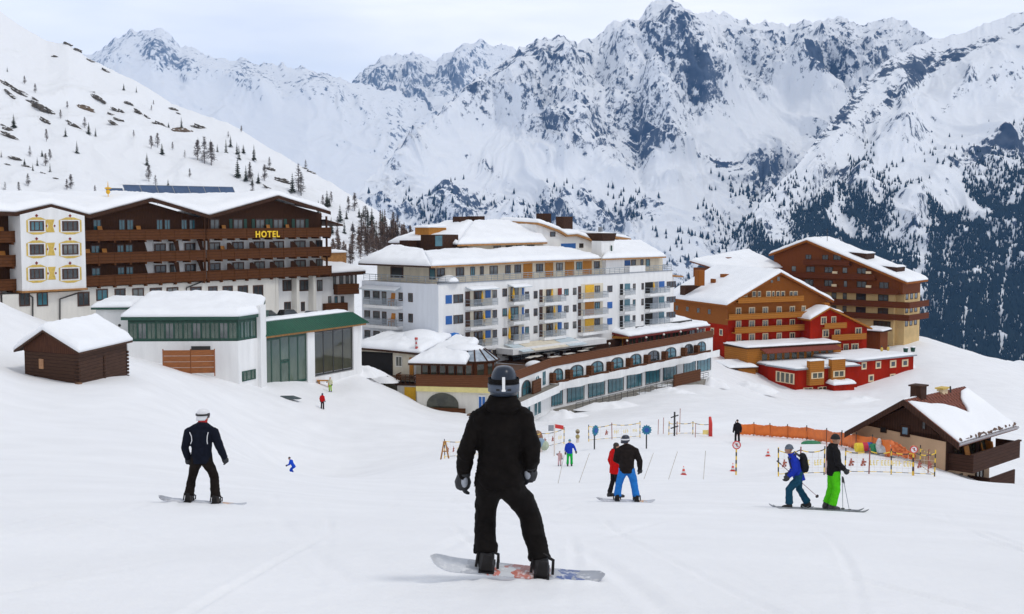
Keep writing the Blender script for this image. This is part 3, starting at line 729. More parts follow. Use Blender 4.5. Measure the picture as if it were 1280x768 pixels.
# ---- materials
def plank(name, c, c2, vertical=False, width=.16, rough=.75):
    """boards: fine stretched grain plus dark joints between boards"""
    m = mat(name, c, rough, .3, 2.0, stretch=(8, 8, .8) if vertical else (.8, .8, 9), col2=c2, spec=.15)
    N, L = nodes_of(m); b = N['Principled BSDF']; col_out = b.inputs['Base Color'].links[0].from_socket
    tc = N.new('ShaderNodeTexCoord'); sp = N.new('ShaderNodeSeparateXYZ'); L.new(tc.outputs['Object'], sp.inputs[0])
    ax = N.new('ShaderNodeMath'); ax.operation = 'DIVIDE'; ax.inputs[1].default_value = width
    if vertical:
        s2 = N.new('ShaderNodeMath'); s2.operation = 'ADD'; L.new(sp.outputs['X'], s2.inputs[0]); L.new(sp.outputs['Y'], s2.inputs[1]); L.new(s2.outputs[0], ax.inputs[0])
    else: L.new(sp.outputs['Z'], ax.inputs[0])
    fr = N.new('ShaderNodeMath'); fr.operation = 'FRACT'; L.new(ax.outputs[0], fr.inputs[0])
    lt = N.new('ShaderNodeMath'); lt.operation = 'LESS_THAN'; lt.inputs[1].default_value = .13; L.new(fr.outputs[0], lt.inputs[0])
    mx = N.new('ShaderNodeMix'); mx.data_type = 'RGBA'; mx.inputs['B'].default_value = (*[k * .35 for k in c], 1)
    ml = N.new('ShaderNodeMath'); ml.operation = 'MULTIPLY'; ml.inputs[1].default_value = .8; L.new(lt.outputs[0], ml.inputs[0])
    L.new(ml.outputs[0], mx.inputs['Factor']); L.new(col_out, mx.inputs['A']); L.new(mx.outputs['Result'], b.inputs['Base Color'])
    return m
def glass(name, c, rough=.12, c2=None):
    return mat(name, c, rough, .6, .45, col2=c2 or tuple(min(1, k * 2.2 + .01) for k in c), spec=.7)
M_WHITE = mat('white_render', (.79, .79, .785), .85, .06, .7, bump=.1, bscale=9, stretch=(1.3, 1.3, .22), spec=.2)
M_WHITE2 = mat('warm_white_render', (.72, .695, .64), .85, .07, .7, bump=.1, bscale=9, stretch=(1.3, 1.3, .22), spec=.2)
M_SHADEW = mat('shaded_white_render', (.70, .73, .78), .85, .05, .7, bump=.1, bscale=9, stretch=(1.3, 1.3, .22), spec=.2)  # bluish shade of the hotel's left face put into the wall colour
M_BEIGE = mat('beige_render', (.66, .60, .48), .85, .10, .7, stretch=(1.3, 1.3, .25), spec=.2)
M_DWOOD = plank('dark_stained_boards', (.048, .020, .010), (.085, .036, .018), True, .22)
M_BALC = plank('balcony_boards', (.078, .028, .010), (.130, .049, .018), False, .38)
M_TRAIL = plank('terrace_rail_boards', (.115, .042, .018), (.17, .068, .030), False, .24)
M_FASC = mat('dark_fascia', (.05, .022, .012), .8, .3, 3, spec=.2)
M_WFRAME = mat('brown_window_frame', (.060, .024, .014), .6, .2, 5)
M_GLASS = glass('window_glass', (.018, .022, .024))
M_TEALG = glass('teal_glass', (.030, .105, .135), .10, (.07, .20, .24))
M_GREENG = glass('green_glass', (.030, .060, .045), .08, (.11, .15, .115))
M_CURT = glass('glass_with_curtain', (.20, .21, .20), .25, (.05, .065, .07))
M_GREY = mat('grey_metal', (.26, .28, .31), .5, .15, 3, metal=.2)
M_RAIL = mat('balcony_rail_grey', (.30, .34, .38), .55, .15, 3)
M_ORWOOD = plank('golden_boards', (.40, .16, .028), (.55, .25, .055), True, .25)
M_EAVE = mat('golden_eave_wood', (.36, .17, .05), .75, .25, 3)
M_BLUE = mat('blue_shutter', (.012, .105, .36), .55, .12, 3)
M_GREEN = mat('green_metal_roof', (.003, .080, .042), .5, .15, 2)
M_DGREEN = mat('dark_green_frame', (.006, .055, .034), .5, .2, 3)
M_GOLD = mat('gold_paint', (.60, .42, .09), .7, .15, 3)
M_REDP = mat('dark_red_paint', (.19, .02, .012), .7, .15, 3)
M_YEL = mat('yellow_paint', (.75, .42, .015), .6, .1, 3)
M_BLACK = mat('black_opening', (.012, .010, .009), .9, .2, 1)  # flat black: the dark inside openings put into the colour
M_IRON = mat('dark_iron', (.03, .03, .03), .5, .2, 4)
M_CHAIRW = mat('orange_chair_wood', (.50, .20, .035), .7, .2, 5)
M_PLANKF = plank('terrace_boards', (.085, .045, .028), (.13, .075, .05), True, .30)

# ---- windows: one unit mesh per kind, scaled
def unit_window(bars=1, fw=.10, mw=.035):
    mb = MB()
    mb.box(-.5, -.5 + fw, -.06, .02, -.5, .5); mb.box(.5 - fw, .5, -.06, .02, -.5, .5)
    mb.box(-.5 + fw, .5 - fw, -.06, .02, .5 - fw, .5); mb.box(-.5 + fw, .5 - fw, -.06, .02, -.5, -.5 + fw)
    for i in range(bars):
        x = -.5 + (i + 1) / (bars + 1); mb.box(x - mw, x + mw, -.055, .018, -.5 + fw, .5 - fw)
    return mb
def unit_pane(): return MB().box(-.45, .45, -.03, .03, -.45, .45)
_wcache = {}
def window(fr, u0, u1, z0, z1, y=0, frame=None, pane=None, bars=1, name='window', fw=.10, mw=.035):
    q_ = rt.random(); fm = frame or M_WFRAME; pm = pane or (M_GLASS if q_ < .62 else M_CURT if q_ < .88 else M_TEALG)
    k = (fm.name, bars, fw, mw)
    if k not in _wcache: _wcache[k] = unit_window(bars, fw, mw).mesh('window', fm)
    k2 = pm.name
    if k2 not in _wcache: _wcache[k2] = unit_pane().mesh('pane', pm)
    o = link(name, _wcache[k], fr.root, fr.loc((u0 + u1) / 2, y, (z0 + z1) / 2), fr.ang - fr.ra)
    o.scale = (abs(u1 - u0), 1, abs(z1 - z0))
    p = link('pane', _wcache[k2], o)
    return o
def winp(fr, px0, px1, py0, py1, y=0, **k):
    u0, z1 = fr.uz(px0, py0, y); u1, z0 = fr.uz(px1, py1, y)
    zc = fr.uz((px0 + px1) / 2, py0, y)[1]; zb = fr.uz((px0 + px1) / 2, py1, y)[1]
    return window(fr, u0, u1, zb, zc, y, **k)
def panel(fr, u0, u1, z0, z1, m, y=0, t=.06, name='shutter'):
    return fr.part(name, MB().box(u0, u1, y - t, y + .02, z0, z1), m)
def unit_arch(n=14):
    prof = [(-.5, -.5), (.5, -.5), (.5, 0)] + [(.5 * math.cos(PI * i / n), .5 * math.sin(PI * i / n)) for i in range(1, n)] + [(-.5, 0)]
    return prof
def arch_window(fr, u0, u1, z0, z1, y=0, frame=None, pane=None):
    pr = unit_arch(); mb = MB()
    inn = [(x * .84, (z + .5) * .90 - .5 + .02) for x, z in pr]
    n = len(pr); o = 0
    mb.v = [(x, -.07, z) for x, z in pr] + [(x, -.07, z) for x, z in inn] + [(x, .02, z) for x, z in pr] + [(x, .02, z) for x, z in inn]
    for i in range(n):
        j = (i + 1) % n
        mb.f += [(i, j, n + j, n + i), (2 * n + i, 3 * n + i, 3 * n + j, 2 * n + j), (i, 2 * n + i, 2 * n + j, j), (n + i, n + j, 3 * n + j, 3 * n + i)]
    mb.m = [0] * len(mb.f)
    mb.box(-.03, .03, -.065, .015, -.47, .44); mb.box(-.41, .41, -.062, .012, -.03, .02)
    fm = frame or M_WFRAME
    k = ('arch', fm.name)
    if k not in _wcache: _wcache[k] = mb.mesh('arched_window', fm)
    pm = pane or M_TEALG; k2 = ('archp', pm.name)
    if k2 not in _wcache: _wcache[k2] = MB().prism_y([(x * .9, z * .95) for x, z in pr], -.03, .01).mesh('pane', pm)
    w_ = link('arched_window', _wcache[k], fr.root, fr.loc((u0 + u1) / 2, y, (z0 + z1) / 2), fr.ang - fr.ra); w_.scale = (u1 - u0, 1, z1 - z0)
    link('pane', _wcache[k2], w_)
    return w_
def railing(mb, pts_, h, r=.03, posts=1.2, bars=2):
    """posts and rails along a polyline of (u,y,z)"""
    for i in range(len(pts_) - 1):
        a, b = Vector(pts_[i]), Vector(pts_[i + 1]); L_ = (b - a).length; n = max(1, round(L_ / posts))
        for k in range(n + 1):
            p = a.lerp(b, k / n); mb.tube([p, p + Vector((0, 0, h))], r, 5)
        for k in range(bars):
            z = Vector((0, 0, h * (k + 1) / bars)); mb.tube([a + z, b + z], r * (1.4 if k == bars - 1 else .8), 5)
    return mb

# ================================================================ 1  brown balconied hotel on the left
H = Frame(105, 149.5, 410, 179.5)
hotel = H.start('balcony_hotel', -17.5, 'long brown wooden balconied hotel with white tower and two gables on the left', 'hotel')
uL = H.u(-75); uR = H.L + .2; uT0 = H.u(29, -1.2); uT1 = H.u(109, -1.2); uV = H.u(262, 1.5)
rails = [(-3.25, -2.0), (-6.03, -4.78), (-8.80, -7.55)]
eave = [H.P(-75, 262, -1), H.P(20, 266, -1), H.P(64, 256, -1), H.P(112, 269, -1), H.P(190, 248, -1), H.P(262, 269.6, -1), H.P(348, 245, -1), H.P(413, 265, -1)]
backp = [(p[0], 12.0, 2.2) for p in eave]
H.part('wall', MB().box(uL, uR, 1.7, 14, -17.5, -3.2), M_WHITE)
mb = MB(); mb.prism_y([(uL, -3.2)] + [(uR, -3.2)] + [(p[0] if k else uR, p[2] - .25) for k, p in enumerate(reversed(eave))], 1.5, 1.7)
H.part('gable_wall', mb, M_DWOOD)
H.part('gable_core', MB().prism_y([(uL, -3.3), (uR, -3.3)] + [(p[0] if k else uR, p[2] - .4) for k, p in enumerate(reversed(eave))], 1.75, 12), M_WHITE, bevel=0)
u6 = H.u(182, 1.5)
for (z0, z1) in ((-5.98, -3.25), (-8.75, -6.03)):
    H.part('board_wall', MB().prism_y([(uT1, z0), (u6 + .9, z0), (u6, z1), (uT1, z1)], 1.5, 1.70), M_DWOOD)
    H.part('board_wall', MB().box(uL, uT0, 1.5, 1.7, z0, z1), M_DWOOD)
H.part('lower_wall', MB().box(uT1 + .1, H.u(345, .5), .5, 1.7, -17.5, -8.9).box(uL, uT1, -.6, 1.7, -17.5, -9.2), M_WHITE2)
for px in (345, 371, 392): u_ = H.u(px, .9); H.part('pilaster', MB().box(u_ - .25, u_ + .25, .55, 1.7, -17.5, -8.9), M_WHITE2)
# balconies: one part for each storey of each bay, with its floor and corbels
for (a, b) in ((uL, uT0 - .05), (uT1 + .05, H.u(259)), (H.u(260), uR + .5)):
    for (z0, z1) in rails:
        mb = MB().box(a, b, 0, .10, z0, z1).box(a, b, -.05, .18, z1 - .004, z1 + .09).box(a, b, .10, 1.5, z0 + .05, z0 + .22)
        n = int((b - a) / 2.1)
        for k in range(n + 1):
            u_ = a + .2 + (b - a - .6) * k / n; mb.box(u_, u_ + .22, -.02, 1.5, z0 - .26, z0 + .04)
            mb.box(u_ + .02, u_ + .12, -.035, -.002, z0 + .05, z1 - .02)
        H.part('balcony', mb, M_BALC)
for (z0, z1) in rails:                                       # wrap round the right-hand corner
    H.part('balcony', MB().box(uR + .38, uR + .5, .101, 5, z0, z1).box(uR, uR + .38, 1.5, 5, z0 + .05, z0 + .22), M_BALC)
for px in (105.5, 258, 263, 410):
    u_ = H.u(px, .2); H.part('timber_post', MB().box(u_ - .11, u_ + .11, .2, .42, -8.6, eave[3][2] - .2), M_DWOOD)
for px in (286, 314, 339, 365, 389):
    for zt in (-4.78, -7.55):
        u_ = H.u(px, .8); H.part('partition', MB().prism_y([(u_ - .1, zt - .1), (u_ + 1.15, zt - .1), (u_ + 1.15, zt + .25), (u_ + .35, zt + .95), (u_ - .1, zt + .95)], .75, .83), M_DWOOD)
for px in (222, 252):
    for zt in (-4.78, -7.55):
        u_ = H.u(px, .8); H.part('partition', MB().prism_y([(u_ - .5, zt + 1.4), (u_ + .1, zt - .1), (u_ + .5, zt - .1), (u_ + .3, zt + 1.4)], .75, .83), M_DWOOD)
for (a, b) in ((115.6, 126.7), (148, 156.5), (158, 167), (195, 203.5), (205, 213), (226, 234), (236, 244), (262, 274.6), (291, 304), (319, 331), (341, 354), (369, 381)):
    winp(H, a, b, 273.5 + (.5 if a < 250 else 0), 290, 1.5, pane=M_TEALG if a < 240 else M_CURT)
for (a, b) in ((291, 304), (319, 331), (341, 354), (369, 381)):
    for (c0, c1) in ((a - 4.6, a - .6), (b + .6, b + 4.6)):
        u0, z1 = H.uz(c0, 274, 1.5); u1, z0 = H.uz(c1, 290, 1.5); panel(H, u0, u1, z0, z1, M_DGREEN, 1.5)
for r_ in (0, 1):
    zt = -4.78 - 2.77 * r_
    for (a, b) in ((115.6, 127), (148, 157), (158.5, 168), (195, 209), (214, 222), (233, 246), (262.5, 276.7), (292, 306), (319, 332), (343, 356), (369, 383), (396, 404)):
        window(H, H.u(a, 1.5), H.u(b, 1.5), zt - .5, zt + 1.02, 1.5, pane=M_TEALG if a < 170 else M_GLASS if rt.random() < .5 else M_CURT, bars=1)
    for (a, b) in ((15, 25),): window(H, H.u(a, 1.5), H.u(b, 1.5), zt - .5, zt + 1.0, 1.5, pane=M_TEALG)
window(H, H.u(15, 1.5), H.u(25, 1.5), -2.3, -1.0, 1.5, pane=M_TEALG)
for (a, b) in ((120, 135), (143, 157), (165, 180), (187, 202.5), (208, 223), (237.5, 252), (260, 272), (278, 291), (297, 310), (316, 329)):
    t = (a - 120) / 200; winp(H, a, b, 361.5 - 5 * t, 376 - 4.5 * t, .5, bars=1)
for (a, b) in ((340, 348), (353, 364.6), (374, 387.5), (396, 403)): winp(H, a, b, 350, 364, 1.7)
for (a, b) in ((340, 347), (355, 363.5), (376, 381)): winp(H, a, b, 377.5, 389, 1.7)
for (a, b) in ((0, 3), (23.5, 37.5), (45.7, 60), (96.5, 112)): winp(H, a, b, 365, 383, -.6)
# white painted tower
tz0 = H.uz(70, 362, -1.2)[1]; pk = H.P(64, 256, -1.2); tl = H.P(29, 266.5, -1.2); tr = H.P(109, 268, -1.2)
H.part('tower', MB().prism_y([(uT0, tz0), (uT1, tz0), (uT1, tr[2] - .2), (pk[0], pk[2] - .3), (uT0, tl[2] - .2)], -1.2, 1.49), M_WHITE)
H.part('tower_ledge', MB().box(uT0 - .1, uT1 + .1, -1.35, 0, tz0 - .22, tz0 - .003), M_EAVE)
mg = MB(); mr_ = MB()
for c, (a, b) in enumerate(((37, 55), (77.5, 98))):
    for r_, (y0, y1) in enumerate(((276.5, 289), (305.5, 318.5), (336, 349))):
        winp(H, a, b, y0, y1, -1.2, bars=2)
        u0, z1 = H.uz(a, y0, -1.2); u1, z0 = H.uz(b, y1, -1.2); uc = (u0 + u1) / 2
        mg.box(u0 - .42, u0 - .22, -1.225, -1.19, z0 - .1, z1 + .1); mg.box(u1 + .22, u1 + .42, -1.225, -1.19, z0 - .1, z1 + .1)
        mg.prism_y([(u0 - .35, z1 + .14), (u1 + .35, z1 + .14), (uc + .5, z1 + .42), (uc - .5, z1 + .42)], -1.225, -1.19)
        mg.prism_y([(u0 - .35, z0 - .14), (uc - .5, z0 - .40), (uc + .5, z0 - .40), (u1 + .35, z0 - .14)], -1.225, -1.19)
        for zz in (z1 + .62, ): H.part('painted_diamond', MB().prism_y([(uc - .2, zz), (uc, zz - .2), (uc + .2, zz), (uc, zz + .2)], -1.235, -1.19), M_REDP)
        if c == 0:
            um = H.u(66.5, -1.2); zm = (z0 + z1) / 2
            mg.prism_y([(um - .5, zm - .75), (um + .5, zm - .75), (um + .28, zm), (um + .5, zm + .75), (um - .5, zm + .75), (um - .28, zm)], -1.225, -1.19)
            for sx in (-.5, .5): H.part('painted_diamond', MB().prism_y([(um + sx - .13, zm), (um + sx, zm - .15), (um + sx + .13, zm), (um + sx, zm + .15)], -1.235, -1.19), M_REDP)
H.part('painted_scroll', mg, M_GOLD)
# roof, fascia and snow
roof = slab(H, 'roof', eave, backp, .22, M_FASC)
mb = MB()
for i in range(len(eave) - 1):
    a, b = eave[i], eave[i + 1]
    mb.hexa([(a[0], -1.1, a[2] - .42), (b[0], -1.1, b[2] - .42), (b[0], -.98, b[2] - .42), (a[0], -.98, a[2] - .42)], [(a[0], -1.1, a[2] + .04), (b[0], -1.1, b[2] + .04), (b[0], -.98, b[2] + .04), (a[0], -.98, a[2] + .04)])
H.part('bargeboard', mb, M_FASC, roof)
snow_patch(H, 'roof_snow', [(p[0], p[1] + .1, p[2]) for p in eave], backp, 1.0, roof, 190, 40, .10, 1.1, 4)
H.part('side_roof', MB().hexa([(uR - .2, .4, -1.0), (uR + 3.2, .4, -1.75), (uR + 3.2, 12, -1.75), (uR - .2, 12, -1.0)], [(uR - .2, .4, -.75), (uR + 3.2, .4, -1.5), (uR + 3.2, 12, -1.5), (uR - .2, 12, -.75)]), M_FASC)
# HOTEL lettering on the top balcony
fc = bpy.data.curves.new('hotel_lettering', 'FONT'); fc.body = 'HOTEL'; fc.size = 1.18; fc.extrude = .05; fc.space_character = 1.22; fc.offset = .035
fo = bpy.data.objects.new('tmp', fc); COL.objects.link(fo); dg = bpy.context.evaluated_depsgraph_get()
tm = bpy.data.meshes.new_from_object(fo.evaluated_get(dg)); bpy.data.objects.remove(fo)
tm.materials.clear(); tm.materials.append(mat('yellow_letters', (.95, .62, .02), .5, .05, 3))
tm.transform(Matrix.Rotation(PI / 2, 4, 'X'))
u0, zb = H.uz(319, 296.8, -.1)
xs_ = [v.co.x for v in tm.vertices]; kx = (H.u(350.5, -.1) - u0) / (max(xs_) - min(xs_))
tm.transform(Matrix.Diagonal((kx, 1, 1, 1)))
so_ = link('hotel_lettering', tm, H.root, H.loc(u0, -.13, zb))
for (a, y0, y1) in ((40, 372, 396), (74, 384, 400)):                 # rain pipes
    pass
mb = MB(); mb.tube([H.P(75, 400, -.75), H.P(75, 374, -.75), H.P(96, 367, -.75)], .09, 6); mb.tube([H.P(41, 396, -.75), H.P(41, 372, -.75), H.P(38, 370, -.75)], .09, 6)
H.part('rain_pipe', mb, M_IRON)
H.part('rain_pipe', MB().tube([H.P(233, 374, .3), H.P(233, 360, .3), H.P(256, 351, .3)], .09, 6), M_IRON)
# right-hand annex under its own snow roof
X = H.sub(398, 181, 452, 186)
zr = X.uz(420, 342, -.5)[1]
X.part('annex_wall', MB().box(-1, X.L - 1.2, .3, 9, -17.5, zr - .3), M_WHITE)
A_ = [X.P(394, 343, -1.0), X.P(457, 339, -1.0)]; B_ = [(A_[0][0], 9, zr + 2.3), (A_[1][0] - .5, 9, zr + 1.4)]
ar = slab(X, 'annex_roof', A_, B_, .5, M_FASC); snow_patch(X, 'roof_snow', A_, B_, .8, ar, 30, 20, .1, .9)
for (a, b) in ((416, 420), (424, 429), (432, 436), (438, 441), (443, 446)): winp(X, a, b, 344, 357 if a > 420 else 362, .3, pane=M_CURT, bars=0)
u0, z1 = X.uz(422, 356, -.8); u1, z0 = X.uz(449, 367.5, -.8); X.part('balcony', MB().box(u0, u1, -.8, .3, z0, z1), M_BALC)
u0, z1 = X.uz(407, 380, -.5); u1, z0 = X.uz(435, 394, -.5); X.part('balcony', MB().box(u0, u1, -.5, .3, z0, z1), M_BALC)
for (a, b) in ((410, 414), (418, 422), (426, 430)): winp(X, a, b, 370.5, 380, .3, bars=0)
u0, z1 = X.uz(409, 316.5, 4); u1, z0 = X.uz(433, 330, 4)
X.part('roof_hut', MB().box(u0, u1, 4, 7, z0 - .5, z1), M_EAVE)
snow_patch(X, 'hut_snow', [(u0 - .2, 3.8, z1), (u1 + .2, 3.8, z1)], [(u0 - .2, 7.2, z1 + .1), (u1 + .2, 7.2, z1 + .1)], .5, None, 16, 10)
# chairs on the balconies, solar panels and the weathercock are things of their own
def chair_mesh():
    mb = MB(); mb.box(-.35, .35, -.3, .3, .36, .44); mb.hexa([(-.35, .24, .44), (.35, .24, .44), (.35, .30, .44), (-.35, .30, .44)], [(-.35, .44, 1.15), (.35, .44, 1.15), (.35, .50, 1.15), (-.35, .50, 1.15)])
    for x in (-.33, .27):
        for y in (-.28, .22): mb.box(x, x + .06, y, y + .06, 0, .36)
        mb.box(x, x + .06, -.3, .3, .6, .65)
    return mb.mesh('wooden_chair', M_CHAIRW)
CHM = chair_mesh()
for (px, z) in ((131, 0), (179, 0), (115, 1), (136, 1), (285, 0), (340, 0), (364, 0), (283, 1), (8, 0), (9, 1)):
    zf = rails[z][0] + .35
    o = link('wooden_chair', CHM, None, H.w(H.u(px, .75), .75, zf), H.ang + .3); o.scale = (1.15, 1, 1.25)
    tag(o, 'orange wooden chair showing above the balcony rail of the brown hotel', 'chair', 'chairs on the brown hotel balconies')
G = H.subu(0, 13.0, 30, 13.0)
sp0 = G.P(138, 254, 0)
sol = thing('solar_array', G.w(sp0[0], 0, 2.0), 'row of blue solar panels standing on the snowy roof of the brown hotel', 'solar panels', rotz=G.ang)
M_PV = mat('solar_cell', (.045, .085, .17), .18, .15, 1.2, spec=.8); M_FRM = mat('panel_frame', (.35, .37, .40), .4, .1, 3, metal=.6)
ue = G.u(300); n = 8
for k in range(n):
    a = (ue - sp0[0]) * k / n; b = (ue - sp0[0]) * (k + 1) / n - .08; s0 = .5 if k == 0 else 0
    mb = MB().hexa([(a, 0, .2 - s0), (b, 0, .2 - s0), (b, .05, .17 - s0), (a, .05, .17 - s0)], [(a, 1.1, 2.0 - s0), (b, 1.1, 2.0 - s0), (b, 1.15, 1.97 - s0), (a, 1.15, 1.97 - s0)])
    p = mb.obj('solar_panel', M_PV, sol)
    f = MB().tube([(a, -.01, .2 - s0), (a, 1.09, 2.02 - s0), (b, 1.09, 2.02 - s0), (b, -.01, .2 - s0), (a, -.01, .2 - s0)], .04, 4).tube([(a + .2, 1.1, -.6), (a + .2, 1.12, 1.9 - s0)], .05, 5)
    f.obj('panel_frame', M_FRM, p)
wp = H.w(H.u(139, 3), 3, 1.9)
wc = MB().tube([(0, 0, -1), (0, 0, 1.2)], .05, 6).ell((0, 0, .9), (.28, .28, .3), 10, 6).ell((0, 0, 1.35), (.45, .3, .14), 10, 6).tube([(0, 0, 1.4), (0, 0, 2.2)], [.08, .02], 6)
tag(wc.obj('roof_finial', M_YEL, None, True, wp), 'small yellow finial on the brown hotel roof beside the solar panels', 'roof ornament')

# ================================================================ 2  low white and green pool hall
K = Frame(157, 128.5, 296, 129.0)
pool = K.start('pool_hall', -19.5, 'low white hall with green-edged snow roof and big glass front before the brown hotel', 'hall')
zt = K.uz(220, 396, 0)[1]; zw1 = K.uz(220, 398, 0)[1]; zw0 = K.uz(220, 427, 0)[1]
cu, cy = K.L, 0; c2 = K.subu(K.L, 0, K.L + 1.5, 3.3)
K.part('wall', MB().prism_z([(0, 0), (K.L, 0), (K.L + 1.5, 3.3), (K.L + 1.5, 12), (0, 12)], -19.5, zw0), M_WHITE)
K.part('upper_wall', MB().prism_z([(.05, .12), (K.L - .04, .12), (K.L + 1.4, 3.35), (K.L + 1.4, 11.9), (.05, 11.9)], zw0 + .002, zt - .3), M_DGREEN)
n = 12
for k in range(n):
    a = .12 + (K.L - .2) * k / n; b = .12 + (K.L - .2) * (k + 1) / n
    window(K, a, b, zw0 + .1, zw1 - .35, .12, M_DGREEN, (M_GREENG, M_CURT, M_GREENG)[k % 3], bars=1)
for k in range(3): window(c2, .15 + 1.12 * k, 1.2 + 1.12 * k, zw0 + .1, zw1 - .35, .12, M_DGREEN, M_GREENG, bars=1)
rA = [(-.5, -.5, zt), (K.L + .2, -.5, zt), (K.L + 1.8, 3.6, zt)]; rB = [(-.5, 11, zt + 1.5), (K.L * .7, 11, zt + 1.5), (K.L + 1.2, 11, zt + 1.0)]
pr = slab(K, 'roof', rA, rB, .32, M_DGREEN); snow_patch(K, 'roof_snow', rA, rB, .85, pr, 70, 26, .12, 1.0)
# left annex
lx0 = K.u(120, 5); lz = K.uz(135, 384.5, 5)[1]
K.part('side_annex', MB().box(lx0, -.02, 5, 12, -19.5, lz - .1), M_WHITE)
la = [(lx0 - .4, 4.6, lz), (K.u(165, 4.6), 4.6, lz)]; lb = [(lx0 - .4, 12, lz + .4), (K.u(165, 4.6), 12, lz + .4)]
lr = slab(K, 'annex_roof', la, lb, .22, M_DGREEN); snow_patch(K, 'roof_snow', la, lb, .6, lr, 30, 14)
mb = MB()
for py in (407, 412): u_, z_ = K.uz(149, py, 4.9); mb.ell((u_, 4.98, z_), (.16, .06, .16), 8, 5)
K.part('vent', mb, M_IRON)
winp(c2, 302.5, 319.5, 463, 475.5, -.02, frame=M_DGREEN, pane=M_GREENG, bars=2)
u0, z1 = K.uz(239, 433, -.02); u1, z0 = K.uz(263, 439, -.02); K.part('vent_slot', MB().box(u0, u1, -.06, .02, z0, z1), M_IRON)
K.part('corner_pier', MB().prism_z([(K.L + 1.42, 3.25), (K.L + 1.85, 3.15), (K.L + 2.1, 5.4), (K.L + 1.5, 5.4)], -19.5, K.uz(325, 382, 4)[1]), M_WHITE)
# glazed swimming hall to the right
V = K.sub(327, 134.5, 452, 151)
ze = V.uz(330, 423, 0)[1]; zr1 = ze + 1.6; zg0 = V.uz(330, 480, 0)[1] - .7
V.part('glass_hall_wall', MB().box(0, V.L, .5, 3.2, -20.5, ze), M_WHITE)
for (a, b) in ((327, 329.5), (384.5, 393.5), (442, 452)): V.part('white_pier', MB().box(V.u(a), V.u(b), .05, .5, -20.5, ze - .02), M_WHITE)
mb = MB().box(V.u(393.5), V.u(442), .05, .5, -20.5, V.uz(420, 467, 0)[1]); V.part('plinth', mb, M_WHITE)
V.part('timber_edge', MB().box(-.3, V.L + .35, -.35, .5, ze, ze + .22), M_EAVE)
mb = MB().hexa([(-.4, -.5, ze + .224), (V.L + .8, -.5, ze + .224), (V.L + .8, 3.2, ze + .224), (-.4, 3.2, ze + .224)], [(-.4, .9, zr1), (V.L - .8, .9, zr1), (V.L - .8, 3.2, zr1), (-.4, 3.2, zr1)])
for k in range(46):
    f_ = k / 45; a = Vector((-.35 + (V.L + 1.1) * f_, -.5, ze + .26)); b = Vector((-.35 + (V.L - .5) * f_, .9, zr1 + .02)); mb.tube([a, b], .045, 4)
gr = V.part('green_roof', mb, M_GREEN)
snow_patch(V, 'roof_snow', [(-.2, 1.2, zr1), (V.L - 1, 1.2, zr1)], [(-.2, 3.1, zr1 + .1), (V.L - 1, 3.1, zr1 + .1)], .35, gr, 40, 14)
u0, u1 = V.u(329.5), V.u(384.5)
for k in range(5):
    a = u0 + (u1 - u0) * k / 5; b = u0 + (u1 - u0) * (k + 1) / 5
    if k != 2: window(V, a, b, zg0 + .1, ze - .1, .3, M_DGREEN, M_GREENG, bars=0, fw=.05)
    else:
        window(V, a, b, zg0 + 2.85, ze - .1, .3, M_DGREEN, M_GREENG, bars=0, fw=.05)
        d_ = window(V, a, b, zg0 + .1, zg0 + 2.8, .3, M_DGREEN, M_GREENG, bars=0, name='door', fw=.09)
u0, u1 = V.u(393.5), V.u(442)
M_DARKG = glass('dark_tinted_glass', (.025, .028, .020), .06, (.085, .085, .06))
for k in range(4): window(V, u0 + (u1 - u0) * k / 4, u0 + (u1 - u0) * (k + 1) / 4, V.uz(420, 466, 0)[1], ze - .1, .3, M_IRON, M_DARKG, bars=0, fw=.03)
# wooden crate-like screen by the wall, doormat and cars behind the hall
u0, z1 = K.uz(203, 439, -2.5); u1, z0 = K.uz(238, 462, -2.5); ub = K.u(267, -2.5)
scr = thing('board_screen', K.w(u0, -2.5, z0 - .4), 'orange board screen standing in the snow against the white pool hall', 'screen', rotz=K.ang)
Hh = z1 - z0 + .5
for (a, b, ya, yb) in ((0, u1 - u0, 0, 0), (u1 - u0 + .06, ub - u0, 0, .3)):
    mb = MB(); nb = 4
    for k in range(nb): mb.hexa([(a, ya, Hh * k / nb), (b, yb, Hh * k / nb), (b, yb + .06, Hh * k / nb), (a, ya + .06, Hh * k / nb)], [(a, ya, Hh * (k + .94) / nb), (b, yb, Hh * (k + .94) / nb), (b, yb + .06, Hh * (k + .94) / nb), (a, ya + .06, Hh * (k + .94) / nb)])
    mb.obj('board_panel', mat('orange_boards', (.27, .088, .020), .7, .25, 2, stretch=(1, 1, 6)), scr)
mb = MB()
for a in (0.02, u1 - u0 + .03, ub - u0): mb.box(a - .05, a + .05, .07, .17, -.3, Hh + .08)
mb.obj('post', mat('screen_post', (.28, .09, .03), .7, .2, 3), scr)
